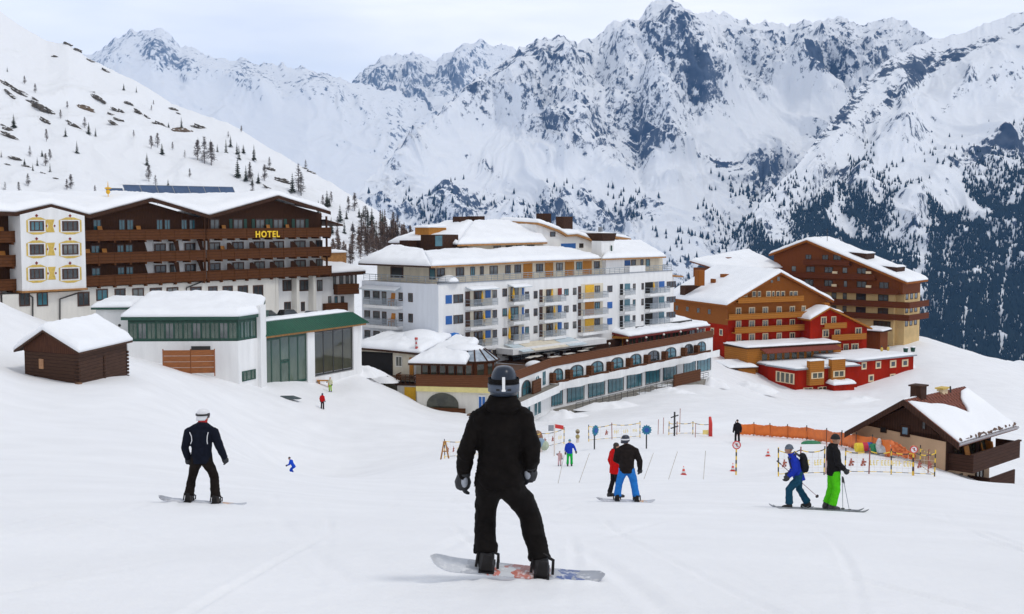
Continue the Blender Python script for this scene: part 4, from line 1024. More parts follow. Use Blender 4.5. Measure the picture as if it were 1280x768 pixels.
def parked_car(px, py_top, Y, col, rot, label, tall=1.5):
    top = pt(px, py_top, Y); r = thing('parked_car', (top.x, top.y, top.z - tall), label, 'car', 'cars parked behind the pool hall', rot)
    mb = MB()
    prof = [(-2.1, .35), (2.1, .35), (2.15, .75), (1.9, .92), (.95, .98), (-2.05, 1.0), (-2.15, .7)]
    mb.prism_y(prof, -.85, .85); o = mb.obj('body', mat('car_paint_' + str(round(col[0] * 100)) + str(round(col[2] * 100)), col, .25, .05, 2, spec=.7), r, bevel=.09)
    ch = tall - .98
    mb = MB().hexa([(-1.7, -.78, .985), (1.05, -.78, .985), (1.05, .78, .985), (-1.7, .78, .985)], [(-1.35, -.62, tall), (.35, -.62, tall), (.35, .62, tall), (-1.35, .62, tall)])
    mb.obj('cabin', M_GLASS, r, bevel=.05)
    MB().box(-1.3, .3, -.6, .6, tall + .002, tall + .05).obj('car_roof', o.data.materials[0], r, bevel=.02)
    for x in (-1.3, 1.3):
        for y in (-.86, .86):
            MB().tube([(x, y - .1, .33), (x, y + .1, .33)], .33, 14).obj('wheel', M_IRON, r)
parked_car(337, 388.5, 163, (.02, .045, .05), .2, 'dark teal car parked behind the pool hall, leftmost of three')
parked_car(362, 387.5, 164, (.012, .014, .017), .9, 'black van-like car parked behind the pool hall, between two lower cars', 1.75)
parked_car(394, 389.5, 168, (.03, .05, .075), .1, 'dark blue car parked behind the pool hall, nearest its right end')

# ================================================================ 3  old log hut
U = Frame(27, 87.5, 95, 85.0)
uE = Frame(95, 85.0, 156, 92.5)
zh = gz(*U.w(U.L, 0, 0)[:2]) - .9
hut = U.start('log_hut', zh, 'dark weathered log hut with thick snow on its roof', 'hut')
uE.root, uE.z0, uE.ro, uE.ra = U.root, U.z0, U.ro, U.ra
M_LOG = plank('weathered_logs', (.045, .024, .016), (.085, .042, .026), False, .24); M_LOGV = plank('weathered_gable_boards', (.06, .024, .014), (.10, .04, .022), True, .2)
za = U.uz(95, 437, 0)[1]; zl = U.uz(27, 436, 0)[1]; zp = U.uz(57, 412, 0)[1]; upk = U.u(57, 0, 412)
zl = za
cor = uE.w(uE.L, 0, 0); D_ = uE.L
bl = uE.loc(uE.L, 0, 0)
def EP(u, f, z): # point in U local at gable coordinate u and fraction f along the depth
    p = U.w(u, 0, z) + (uE.w(D_, 0, z) - uE.w(0, 0, z)) * f; q = p; c, k = math.cos(-U.ra), math.sin(-U.ra); d = Vector((q.x - U.ro.x, q.y - U.ro.y)); return (d.x * c - d.y * k, d.x * k + d.y * c, z)
mb = MB(); prof = [(0, zh), (U.L, zh), (U.L, za), (upk, zp - .12), (0, zl)]
vs = [EP(u, 0, z) for u, z in prof] + [EP(u, 1, z) for u, z in prof]
mb.add([(a, b, c - zh) for a, b, c in vs], [(0, 1, 2, 3, 4), (9, 8, 7, 6, 5), (0, 5, 6, 1), (1, 6, 7, 2), (2, 7, 8, 3), (3, 8, 9, 4), (4, 9, 5, 0)])
mb.obj('log_wall', M_LOG, hut)
mb = MB(); vs = [EP(u, f, z) for f in (-.012, -.002) for u, z in ((.02, za - .35), (U.L - .02, za - .35), (U.L - .02, za - .02), (upk, zp - .18), (.02, zl - .02))]
mb.add([(a, b, c - zh) for a, b, c in vs], [(0, 1, 2, 3, 4), (9, 8, 7, 6, 5), (0, 5, 6, 1), (1, 6, 7, 2), (2, 7, 8, 3), (3, 8, 9, 4), (4, 9, 5, 0)]); mb.obj('gable_boards', M_LOGV, hut)
for f in (0.0, .5, 1.0):
    mb = MB()
    for k in range(9):
        z = zh + .2 + k * .26
        if z < za - .1:
            a = EP(U.L + .10, f, z - zh); b = EP(U.L - .35, f, z - zh); mb.tube([a, b], .11, 6)
    mb.obj('log_end', M_LOG, hut)
x0 = EP(U.L * .28, 0, 0); x1 = EP(U.L * .36, 0, 0)
zd = U.uz(45, 458, 0)[1] - zh
MB().hexa([(x0[0], x0[1] - .06, zd - .15), (x1[0], x1[1] - .06, zd - .15), (x1[0], x1[1] + .05, zd - .15), (x0[0], x0[1] + .05, zd - .15)], [(x0[0], x0[1] - .06, zd + .55), (x1[0], x1[1] - .06, zd + .55), (x1[0], x1[1] + .05, zd + .55), (x0[0], x0[1] + .05, zd + .55)]).obj('pale_door_board', mat('pale_new_board', (.42, .22, .11), .8, .2, 5), hut)
mb = MB(); q = EP(U.L + .05, -.03, 0); mb.box(q[0] - .2, q[0] + .2, q[1] - .15, q[1] + .2, .4, 1.0); mb.obj('corner_stone', mat('rubble', (.20, .11, .06), .9, .3, 4), hut, bevel=.04)
oh = .55
eL = [EP(-.75, -.06, zl - .32), EP(upk, -.06, zp + .0), EP(U.L + .35, -.06, za - .16)]; eR = [EP(-.75, 1.06, zl - .32), EP(upk, 1.06, zp), EP(U.L + .35, 1.06, za - .16)]
mb = MB(); n3 = 3; P_ = [(p[0], p[1], p[2] - zh) for p in eL + eR]; P2 = [(p[0], p[1], p[2] - .14) for p in P_]
mb.add(P_ + P2, [(0, 1, 4, 3), (1, 2, 5, 4), (6, 9, 10, 7), (7, 10, 11, 8), (0, 6, 7, 1), (1, 7, 8, 2), (3, 4, 10, 9), (4, 5, 11, 10), (0, 3, 9, 6), (2, 8, 11, 5)])
hr = mb.obj('roof', plank('roof_boards', (.06, .03, .02), (.10, .055, .035), True, .2), hut)
def hut_snow(i0, i1):
    pass
class _Id:                                                   # identity frame: points already local to the hut
    def part(s, name, mb, mats, parent=None, smooth=False, bevel=0): return mb.obj(name, mats, parent, smooth, bevel=bevel)
snow_patch(_Id(), 'roof_snow', [P_[0], P_[1], P_[2]], [P_[3], P_[4], P_[5]], .62, hr, 50, 30, .10, .5, 5)
# ================================================================ 4  big white hotel in the middle
Q = Frame(548, 164.5, 850, 207)
whotel = Q.start('white_hotel', -24, 'big white many-storeyed hotel with blue shutters and heavily snowed roofs in the middle', 'hotel')
S1 = Q.sub(452, 174.6, 548, 164.5)
zd = -9.35; Lq = Q.L; D1 = S1.L
ub = Q.u(655.5)                                            # the two halves have different storeys
Q.part('wall', MB().box(0, Lq - 2.2, 0, D1, -24, zd), M_WHITE)
Q.part('end_wall', MB().box(Lq - 2.2, Lq, 1.2, D1, -24, zd - 1.2), M_WHITE)
S1.part('side_wall', MB().box(.05, S1.L - .05, -.04, .02, -24, zd - .004), M_SHADEW)  # left face carries its shade as a cooler, darker white
Q.part('parapet_coping', MB().box(-.1, Lq - 2.1, -.10, .18, zd + .002, zd + .14), M_GREY)
V1 = [(-10.85 - 2.8 * k) for k in range(4)]; V2 = [(-11.12 - 2.54 * k) for k in range(4)]
def spanq(a, b, y=0): return Q.u(a, y), Q.u(b, y)
def balc(fr, u0, u1, zf, depth=1.1, rail=M_RAIL, curved=False):
    """slab and rail of one balcony, floor at zf"""
    fr.part('balcony_slab', MB().box(u0 - .05, u1 + .05, -depth, -.002, zf - .42, zf), M_WHITE, bevel=.03)
    mb = MB()
    railing(mb, [(u0, -.02, zf), (u0, -depth + .06, zf), (u1, -depth + .06, zf), (u1, -.02, zf)], .95, .03, 1.4, 2)
    n = max(4, int((u1 - u0) / .22))
    for k in range(n + 1):
        u_ = u0 + (u1 - u0) * k / n; mb.box(u_ - .05, u_ + .05, -depth + .05, -depth + .07, zf + .08, zf + .88)
    fr.part('balcony_rail', mb, rail)
# a storey list: (kind, px0, px1, z of top below the row mark, height)
for k, z in enumerate(V1):
    a, b = spanq(557, 564.7); panel(Q, a, b, z - 1.15, z, M_BLUE)
    a, b = spanq(566.7, 578.7); window(Q, a, b, z - 1.15, z + .02, fw=.06)
    a, b = spanq(581.6, 615.4); balc(Q, a, b, z - 1.75)
    panel(Q, a, Q.u(587.3), z - 1.72, z + .32, M_WFRAME, 0, .05, 'brown_recess_panel'); panel(Q, Q.u(587.3), Q.u(615.4), z - 1.72, z + .35, M_BEIGE, 0, .035, 'beige_back_wall')  # flat brown panel where the balcony is recessed
    window(Q, *spanq(592, 602.5), z - 1.7, z + .3, -.06, fw=.07); panel(Q, *spanq(606.4, 612.6), z - .75, z + .3, M_BLUE, -.06)
    window(Q, *spanq(615.6, 621), z - .8, z + .28, fw=.08)
    window(Q, *spanq(628, 633.5), z - .75, z + .38, fw=.08)
    a, b = spanq(635.5, 654.8); balc(Q, a, b, z - 1.55); panel(Q, a, b, z - 1.5, z + .55, M_BEIGE, 0, .03, 'beige_back_wall'); window(Q, *spanq(638, 647.6), z - 1.45, z + .5, -.05, fw=.07); panel(Q, *spanq(652.2, 654.3), z - .8, z + .3, M_BLUE, -.04)
for k, z in enumerate(V2):
    window(Q, *spanq(656.2, 661), z - 1.1, z, fw=.08); window(Q, *spanq(667, 671.6), z - 1.1, z, fw=.08)
    a, b = spanq(674, 700.5); balc(Q, a, b, z - 1.75); panel(Q, a, Q.u(678), z - 1.7, z + .15, M_WFRAME, 0, .05, 'brown_recess_panel'); panel(Q, Q.u(678), b, z - 1.7, z + .15, M_BEIGE, 0, .03, 'beige_back_wall')
    window(Q, *spanq(682.5, 690.5), z - 1.7, z + .1, -.05, fw=.07); panel(Q, *spanq(697, 701.5), z - .9, z + .15, M_REDP if k == 0 else M_BLUE, -.06)
    window(Q, *spanq(705, 710.4), z - 1.0, z, fw=.08); window(Q, *spanq(716, 720.2), z - 1.0, z + .05, fw=.08)
    if k < 3:
        a, b = spanq(722.3, 753.4); balc(Q, a, b, z - 1.72); panel(Q, a, Q.u(726), z - 1.7, z + .25, M_WFRAME, 0, .05, 'brown_recess_panel'); panel(Q, Q.u(726), b, z - 1.7, z + .5 if k == 0 else z + .2, M_BEIGE, 0, .03, 'beige_back_wall')
        panel(Q, *spanq(731, 741.8), z - 1.68, z + .35, M_YEL if k != 1 else M_ORWOOD, -.06, .05, 'wind_screen'); window(Q, *spanq(743, 749.2), z - .95, z + .15, -.06, fw=.08)
        if k: panel(Q, *spanq(759, 765), z - 1.0, z, M_BLUE)
        else: window(Q, *spanq(759, 765), z - 1.0, z, fw=.08)
        a, b = spanq(774.5, 787.2); balc(Q, a, b, z - 1.65); panel(Q, a, Q.u(778.5), z - 1.6, z + .15, M_BLACK, 0, .04, 'recess_shade'); panel(Q, *spanq(780.5, 787), z - .95, z + .15, M_TEALG, -.02, .05)  # flat black panel: the recess's shade put into the colour
        window(Q, *spanq(790.8, 794), z - 1.0, z + .05, fw=.1); window(Q, *spanq(801.5, 804.2), z - 1.0, z + .05, fw=.1)
        a, b = spanq(806, 830.5); balc(Q, a, b, z - 1.7); panel(Q, a, Q.u(815.5), z - 1.65, z + .12, M_BLACK, 0, .04, 'recess_shade'); panel(Q, Q.u(815.5), Q.u(822.5), z - 1.65, z + .12, M_GREY, 0, .04, 'grey_back_wall'); panel(Q, *spanq(823.3, 829.8), z - .95, z + .12, M_BLUE if k == 0 else M_TEALG, -.02)  # black sheet on the flat wall paints the shaded recess
        window(Q, *spanq(833, 844), z - 1.0, z, bars=2, fw=.06)
# awnings over the top balconies
M_AWN = mat('pale_awning', (.50, .58, .62), .8, .1, 2)
for (a, b) in ((581.5, 616), (634.5, 657)):
    u0, u1 = spanq(a, b); z = -10.35
    aw = Q.part('awning', MB().hexa([(u0, -1.3, z), (u1, -1.3, z), (u1, -.02, z + .35), (u0, -.02, z + .35)], [(u0, -1.3, z + .06), (u1, -1.3, z + .06), (u1, -.02, z + .42), (u0, -.02, z + .42)]), M_AWN)
    snow_patch(Q, 'awning_snow', [(u0, -1.25, z + .05), (u1, -1.25, z + .05)], [(u0, -.03, z + .40), (u1, -.03, z + .40)], .22, aw, 20, 8)
# left face
for k in range(3):
    z0_ = -10.72 - 2.8 * k
    for (a, b, h) in ((456, 463, 1.15), (467, 475, 1.15), (499, 504, 1.15), (511, 516.5, 1.2)): winp(S1, a, b, 0, 1, -.04) if False else window(S1, S1.u(a), S1.u(b), z0_ - h, z0_, -.04, pane=M_GLASS, bars=0, fw=.09)
    window(S1, S1.u(478), S1.u(483.5), z0_ - 1.75, z0_, -.04, bars=0, fw=.09)
    balc(S1, S1.u(462.5), S1.u(503.5), z0_ - 1.85, 1.2)
a, b = S1.u(457), S1.u(502); aw = S1.part('awning', MB().hexa([(a, -1.3, -10.5), (b, -1.3, -10.5), (b, -.05, -10.05), (a, -.05, -10.05)], [(a, -1.3, -10.43), (b, -1.3, -10.43), (b, -.05, -9.97), (a, -.05, -9.97)]), M_AWN)
snow_patch(S1, 'awning_snow', [(a, -1.25, -10.42), (b, -1.25, -10.42)], [(a, -.08, -9.98), (b, -.08, -9.98)], .2, aw, 20, 8)
# deck rails, penthouse
mb = railing(MB(), [(.1, D1 - .2, zd + .1), (.1, .08, zd + .1), (Q.u(787), .08, zd + .1)], .85, .035, 1.3, 3); Q.part('deck_rail', mb, M_RAIL)
mb = railing(MB(), [(Q.u(806), .08, zd + .1), (Lq - 2.4, .08, zd + .1), (Lq - 2.4, 4, zd + .1)], .85, .035, 1.3, 3); Q.part('deck_rail', mb, M_RAIL)
Q.part('stair_block', MB().box(Q.u(786.5), Q.u(806), -.03, 1.5, zd - .5, zd + 1.1), M_WHITE)
ze_ = -6.9; uP0 = 1.5; uP1 = Q.u(829, 1.6)
Q.part('penthouse_wall', MB().box(uP0, uP1, 1.8, D1 - 1.5, zd, ze_), M_BEIGE)
Q.part('penthouse_side', MB().box(Q.u(752, 1.8), Q.u(775, 1.8), 1.0, 1.8, zd, ze_ - .02), M_WHITE)
zt_ = zd + 2.05
for (a, b) in ((546, 556), (570, 580), (588, 593.5), (600, 604.5), (612, 622), (631.5, 638), (643, 651), (670, 678.5), (695, 703), (720, 727), (742, 749)):
    window(Q, Q.u(a, 1.8), Q.u(b, 1.8), zd + .75, zt_, 1.8, bars=1, fw=.07)
for (a, b) in ((654, 665), (681, 691), (706, 717), (728, 739)): panel(Q, Q.u(a, 1.8), Q.u(b, 1.8), zd + .1, zt_ + .1, M_ORWOOD, 1.8, .07, 'wind_screen')
panel(Q, Q.u(780, 1.8), Q.u(787, 1.8), zd + .85, zt_ - .1, M_BLUE, 1.8, .07)
for (a, b) in ((768, 771.5), (788.5, 794), (800, 803.5), (806.5, 811.5)): window(Q, Q.u(a, 1.8), Q.u(b, 1.8), zd + .75, zt_ - .05, 1.8, bars=0, fw=.09)
SP = Q.subu(uP0, D1 - 1.5, uP0, 1.8)
for (a, b) in ((3.0, 5.8), (11.3, 12.6)): window(SP, a * .93, b * .93, zd + .5, zt_, 0, bars=0)
# penthouse roof: long snowy strip with a hipped left end
eF = [(-.9, .5, ze_)] + [(Q.u(p, .5), .5, ze_ + dz) for p, dz in ((580, .0), (620, .02), (660, .08), (700, .02), (751, .05))]
uR1, uR2 = Q.u(690, 8), eF[-1][0]
rB_ = [(6.0, 8.5, ze_ + 1.5), (12, 8.5, ze_ + 1.3), (20, 8.5, ze_ + 1.1), (uR2 - 4, 8.5, ze_ + 1.4), (uR2, 8.5, ze_ + 1.2)]
pr_ = slab(Q, 'penthouse_roof', eF, [(p[0], 8.5, ze_ + 1.2) for p in eF[1:] + [eF[-1]]] if False else [(eF[0][0] + 6.5, 8.5, ze_ + 1.3)] + [(p[0], 8.5, ze_ + 1.2) for p in eF[1:]], .2, M_EAVE)
snow_patch(Q, 'roof_snow', eF, [(5.6, 8.5, ze_ + 1.5)] + [(p[0], 8.5, ze_ + 1.2 + .35 * (k % 2)) for k, p in enumerate(eF[1:])], .85, pr_, 110, 24, .16, .9)
hipA = [(-.9, D1 - .2, ze_), (-.9, .5, ze_)]; hipB = [(5.6, D1 - .2, ze_ + 2.2), (5.6, 8.5, ze_ + 1.5)]
hp_ = slab(Q, 'hip_roof', hipA, hipB, .2, M_FASC); snow_patch(Q, 'roof_snow', hipA, hipB, .85, hp_, 50, 20, .14, .9)
eR_ = [(Q.u(752, .3), .3, ze_ - .02), (Q.u(832, .3), .3, ze_ - .10)]; bR_ = [(Q.u(766, 8), 8, ze_ + 2.2), (Q.u(800, 8), 8, ze_ + 2.0)]
p2_ = slab(Q, 'end_roof', eR_, bR_, .2, M_EAVE); snow_patch(Q, 'roof_snow', eR_, bR_, .8, p2_, 40, 24, .12, .9)
endA = [(eR_[1][0], .3, ze_ - .1), (eR_[1][0], D1 - 1, ze_ - .1)]; endB = [(bR_[1][0], 8, ze_ + 2.0), (bR_[1][0], D1 - 1, ze_ + 2.0)]
p3_ = slab(Q, 'end_roof', endA, endB, .2, M_EAVE); snow_patch(Q, 'roof_snow', endA, endB, .8, p3_, 40, 20, .12, .9)
# upper block with the great snow roof
yU = 8.8; uA, uB = Q.u(614, yU), Q.u(679, yU); zU = Q.uz(640, 304, yU)[1]
Q.part('upper_wall', MB().box(uA - 5, uB, yU, yU + 12, ze_, zU), M_BEIGE)
for (a, b) in ((617, 626), (632, 640.5), (645, 653), (659, 667.5)): window(Q, Q.u(a, yU), Q.u(b, yU), ze_ + .9 + .2, zU - .35, yU, fw=.07)
ua0, ua1 = Q.u(572, yU - .7), Q.u(684, yU - .7); zr_ = Q.uz(630, 273, yU + 9)[1]
rA_ = [(ua0, yU - .7, zU), (ua1, yU - .7, zU)]; rB_ = [(Q.u(592, yU + 9), yU + 9, zr_ - .8), (Q.u(664, yU + 9), yU + 9, zr_ - .8)]
pu = slab(Q, 'upper_roof', rA_, rB_, .25, M_EAVE); snow_patch(Q, 'roof_snow', rA_, rB_, 1.0, pu, 60, 40, .10, 1.2)
lA = [(ua0, yU + 14, zU), (ua0, yU - .7, zU)]; lB = [(rB_[0][0], yU + 14, zr_ - .8), rB_[0]]
pl_ = slab(Q, 'hip_roof', lA, lB, .25, M_FASC); snow_patch(Q, 'roof_snow', lA, lB, 1.0, pl_, 30, 30, .10, 1.2)
# wavy-roofed block
yW = 10.5; wv = [(672, 278.5), (681, 281), (690, 284.5), (700, 288), (710, 294), (722, 293), (736, 297.5), (752, 304)]
wa = [Q.P(p, q, yW - .6) for p, q in wv]
Q.part('wavy_wall', MB().prism_y([(wa[0][0] + .4, ze_), (wa[-1][0], ze_)] + [(p[0] if k else p[0], p[2] - .2) for k, p in enumerate(reversed(wa[1:]))] + [(wa[0][0] + .4, wa[0][2] - .2)], yW, yW + 8), M_WHITE)
wb = [(p[0] + 1.5, yW + 9, p[2] + .3) for p in wa]
pw = slab(Q, 'wavy_roof', wa, wb, .3, M_EAVE); snow_patch(Q, 'roof_snow', wa, wb, .9, pw, 70, 30, .08, 1.0, 6)
panel(Q, Q.u(701, yW), Q.u(719, yW), *[Q.uz(710, q, yW)[1] for q in (311, 304.5)], M_BLUE, yW); winp(Q, 724, 729, 304.5, 310, yW, bars=0); winp(Q, 687.5, 694, 290, 296, yW, bars=0)
tA = [Q.P(752, 293, 13), Q.P(789, 298.5, 13)]; tB = [(tA[0][0], 20, tA[0][2] + .3), (tA[1][0] - 1, 20, tA[1][2] + .3)]
Q.part('rear_wall', MB().box(tA[0][0], tA[1][0] - 2.2, 13.6, 19, ze_, tA[1][2] - .3), M_BEIGE)
pt_ = slab(Q, 'rear_roof', tA, tB, .35, M_EAVE); snow_patch(Q, 'roof_snow', tA, tB, .6, pt_, 24, 12)
# chimneys and dark roof boxes
def chim(px0, px1, py0, py1, y, m, name='chimney', dy=1.6, sink=1.5):
    u0, z1 = Q.uz(px0, py0, y); u1, z0 = Q.uz(px1, py1, y); return Q.part(name, MB().box(u0, u1, y, y + dy, z0 - sink, z1), m, bevel=.03)
c_ = chim(752, 767.5, 301.5, 322, 1.9, M_WHITE, 'chimney', 2, 1); u0, z0 = Q.uz(752, 301.5, 1.9); u1 = Q.u(767.5, 1.9)
Q.part('chimney_cap', MB().hexa([(u0 + .2, 1.8, z0 + .004), (u1 - .1, 1.8, z0 + .004), (u1 - .1, 3.9, z0 + .004), (u0 + .2, 3.9, z0 + .004)], [(u0 - .8, 1.2, z0 + 1.2), (u1 - .4, 1.2, z0 + 1.2), (u1 - .4, 4.4, z0 + 1.2), (u0 - .8, 4.4, z0 + 1.2)]), M_FASC, c_)
Q.part('flue', MB().tube([Q.P(750.5, 290, 3), Q.P(750.5, 284, 3)], .35, 8), M_GREY)
Q.part('downpipe', MB().tube([Q.P(764.5, 321, 1.75), Q.P(764.5, 307, 1.75)], .12, 6), M_DGREEN)
for (a, b, c0, c1, y) in ((679, 689, 267, 275, 20), (704, 716, 271, 278, 16), (575, 586, 271, 279, 18), (593, 606, 270.5, 276, 19)): chim(a, b, c0, c1, y, M_FASC, 'chimney')
rb = chim(544, 573, 294, 309, 9, M_FASC, 'dark_roof_box', 3, 1.2); u0, z1 = Q.uz(544, 294, 8.98); panel(Q, u0, Q.u(553, 8.98), z1 - 1.6, z1 - .1, M_TEALG, 8.98, .04, 'box_window')
for (a, b) in ((511, 521), (526, 537)): chim(a, b, 301, 317, 14, M_FASC, 'dark_roof_box', 2, 2)
yb = chim(536, 558, 285, 297, 16, M_ORWOOD, 'yellow_roof_hut', 3, 1); u0, z1 = Q.uz(534, 285, 15.8); u1 = Q.u(559, 15.8)
snow_patch(Q, 'hut_snow', [(u0, 15.6, z1), (u1, 15.6, z1 + .2)], [(u0, 19.2, z1), (u1, 19.2, z1 + .2)], .4, yb, 16, 8) if False else snow_patch(Q, 'hut_snow', [(u0, 15.6, z1), (u1, 15.6, z1 + .2)], [(u0, 19.2, z1), (u1, 19.2, z1 + .2)], .4, None, 16, 8)
# small right-hand annex
u0, z1 = Q.uz(825, 343, 1); u1, z0 = Q.uz(850, 347, 1)
Q.part('small_roof', MB().hexa([(u0 - 1, .6, z1), (u1 + .4, .6, z0), (u1 + .4, 5, z0), (u0 - 1, 5, z1)], [(u0 - 1, .6, z1 + .25), (u1 + .4, .6, z0 + .25), (u1 + .4, 5, z0 + .25), (u0 - 1, 5, z1 + .25)]), M_EAVE)
# terrace level: canopy, timber front
zg = -20.75
cA = [Q.P(640, 424, -3.2), Q.P(756, 407, -3.2)]
Q.part('terrace_canopy', MB().box(Q.u(640, -3), Q.u(757, -3), -3.2, -.02, -19.55, -18.75), M_WHITE)
Q.part('timber_front', MB().box(Q.u(640, -.1), Lq - 4, -.5, -.05, zg - .3, -19.56), M_FASC)
for (a, b, m) in ((654, 668, M_AWN), (669, 712, M_BEIGE), (713, 735, M_AWN)):
    u0, u1 = Q.u(a, -4), Q.u(b, -4); zc = -18.6
    Q.part('canopy_awning', MB().hexa([(u0, -4.0, zc - .6), (u1, -4.0, zc - .6), (u1, -.5, zc + .2), (u0, -.5, zc + .2)], [(u0, -4.0, zc - .52), (u1, -4.0, zc - .52), (u1, -.5, zc + .28), (u0, -.5, zc + .28)]), m)
for px in (660, 680, 700, 720, 740): u_ = Q.u(px, -.55); window(Q, u_ - 1.1, u_ + 1.1, zg + .3, zg + 1.6, -.52, pane=M_DARKG)
# parasols on the balconies: things standing on them
def parasol_mesh(m):
    mb = MB(); mb.tube([(0, 0, 0), (0, 0, .5)], .03, 6, 1); mb.tube([(0, 0, .45), (.03, 0, .9), (0, 0, 1.5), (0, 0, 2.0)], [.14, .2, .13, .03], 8, 0)
    mb.box(-.2, .2, -.2, .2, 0, .06, 1); return mb.mesh('folded_parasol', [m, M_GREY])
PSM = parasol_mesh(M_YEL)
for i, (px, k, v) in enumerate(((603, 0, 0), (605, 1, 0), (605, 2, 0), (642, 0, 0), (636.8, 1, 0), (637, 2, 0), (690, 0, 1), (693, 1, 1), (817, 0, 1), (695, 2, 1))):
    z = (V1[k] - 1.75 + (.2 if px > 620 else 0)) if v == 0 else V2[k] - 1.75
    o = link('folded_parasol', PSM, None, Q.w(Q.u(px, -.7), -.7, z), rt.uniform(0, 3)); tag(o, 'folded yellow parasol standing on a balcony of the white hotel', 'parasol', 'folded parasols on the white hotel balconies')
for px, k in ((489, 0), (489, 1), (491, 2)):
    o = link('wooden_chair', CHM, None, S1.w(S1.u(px, -.5), -.5, -10.72 - 2.8 * k - 1.85), S1.ang); o.scale = (1.1, 1, 1.5); tag(o, 'tall orange wooden chair on the left balconies of the white hotel', 'chair', 'chairs on the white hotel side balconies')
# snow-covered parasol or dome on the deck corner
dp = Q.w(Q.u(562, .7), 1.0, zd + .1)
o = thing('covered_dome', dp, 'snow-covered round tub on the corner deck of the white hotel', 'tub')
MB().ell((0, 0, 0), (1.5, 1.2, 1.05), 24, 10, 0, 0, 1).obj('snow_cap', M_RSNOW, o, True); MB().tube([(0, 0, -.0), (0, 0, .18)], [1.55, 1.55], 20).obj('rim', M_GREY, o)

# ================================================================ 5  arched terrace building
A = Frame(690, 168, 893, 209)
terr = A.start('arcade_terrace_building', -33, 'white two-storey arcade with teal glass and a brown-railed terrace on top', 'building')
zr_t = -19.75; La = A.L
A2 = A.sub(636, 151.5, 690, 168)
def arow(tab, fr): return tab
A.part('wall', MB().box(0, La, .12, 9, -33, -20.85), M_WHITE)
A2.part('curved_wall', MB().box(0, A2.L, .12, 6, -33, -20.85), M_WHITE)
A.part('terrace_floor', MB().prism_z([(0, .1), (La, .1), (La, 7), (0, 26)], -20.84, -20.7), M_PLANKF)
A2.part('terrace_floor', MB().prism_z([(0, .1), (A2.L, .1), (A2.L, 16), (0, 20)], -20.852, -20.712), M_PLANKF)
A.part('terrace_parapet', MB().box(0, La, 0, .12, -20.8, zr_t).box(-.05, La + .05, -.05, .2, zr_t + .002, zr_t + .1), M_TRAIL)
A2.part('terrace_parapet', MB().box(0, A2.L, 0, .12, -20.8, zr_t).box(-.05, A2.L + .05, -.05, .2, zr_t + .002, zr_t + .1), M_TRAIL)
arches = [(686.5, 703.5, 462.6, 478), (712, 729, 458, 474), (738, 754, 453.8, 468.6), (763, 779, 449.6, 464), (787, 801.5, 446, 459), (809, 824, 441.6, 453.5), (831, 845, 438, 448.8), (855, 866, 434.4, 446), (871, 882, 432, 443)]
for i, (a, b, c0, c1) in enumerate(arches):
    u0, z1 = A.uz(max(a, 691), c0, .1); u1, z0 = A.uz(b, c1, .1)
    zt2 = -21.2; zb2 = -22.95
    arch_window(A, u0, u1, zb2 + .1, zt2, .10, M_IRON, M_TEALG if i not in (5, 7) else M_GLASS)
    # balcony below each arch with its timber divider
    uu0, uu1 = u0 - 1.4, u1 + .5
    A.part('loggia_rail', MB().box(u0 - .35, u1 + .3, -.75, -.68, zb2 - .1, zb2 + .25), M_BALC)
    A.part('divider', MB().box(u0 - 1.15, u0 - .35, -.72, .1, zb2 - .05, zb2 + 1.35), M_BALC)
# wavy white balcony band between the storeys
nw = 120; tp = []; 
for k in range(nw + 1):
    u = La * k / nw; ph = u / La * len(arches) * 2 * PI
    tp.append((u, -.95 - .25 * math.cos(ph), -23.0 + .10 * math.cos(ph)))
mb = MB()
for k in range(nw):
    a, b = tp[k], tp[k + 1]
    mb.add([(a[0], a[1], -24.05), (b[0], b[1], -24.05), (b[0], .1, -24.05), (a[0], .1, -24.05), a, b, (b[0], b[1] + .15, b[2]), (a[0], a[1] + .15, a[2]), (a[0], a[1] + .15, -23.4), (b[0], b[1] + .15, -23.4), (b[0], .1, -23.4), (a[0], .1, -23.4)],
           [(3, 2, 1, 0), (0, 1, 5, 4), (4, 5, 6, 7), (7, 6, 9, 8), (8, 9, 10, 11)])
A.part('balcony_band', mb, M_WHITE)
lows = [(684, 703.5), (709, 730.6), (735.6, 756.5), (760.5, 780), (784, 803), (807.5, 825.6), (829.5, 846.6), (855, 870), (872, 889)]
for a, b in lows:
    u0, u1 = max(.1, A.u(a, .1)), A.u(b, .1)
    window(A, u0, u1, -26.35, -24.1, .1, M_IRON, M_TEALG, bars=3, fw=.018, mw=.007)
# pool-side walkway in front of it
A.part('walkway', MB().box(.6, La - 8, -3.2, .1, -33, -26.75), mat('walkway_stone', (.22, .20, .17), .9, .25, 2))
mb = railing(MB(), [(1.5, -3.0, -26.74), (La - 8, -3.0, -26.74)], 1.0, .035, 1.8, 3); A.part('walkway_rail', mb, M_IRON)
A.part('brown_screen', MB().box(A.u(843, -3.2), A.u(876, -3.2), -3.3, -3.1, -26.74, -24.9), M_BALC)
0 and A.part('stone_kerb', MB().box(A.u(872, -3.4), A.u(893, -3.4), -3.8, -3.3, -28, -26.5), mat('kerb_stone', (.25, .15, .08), .9, .3, 3))
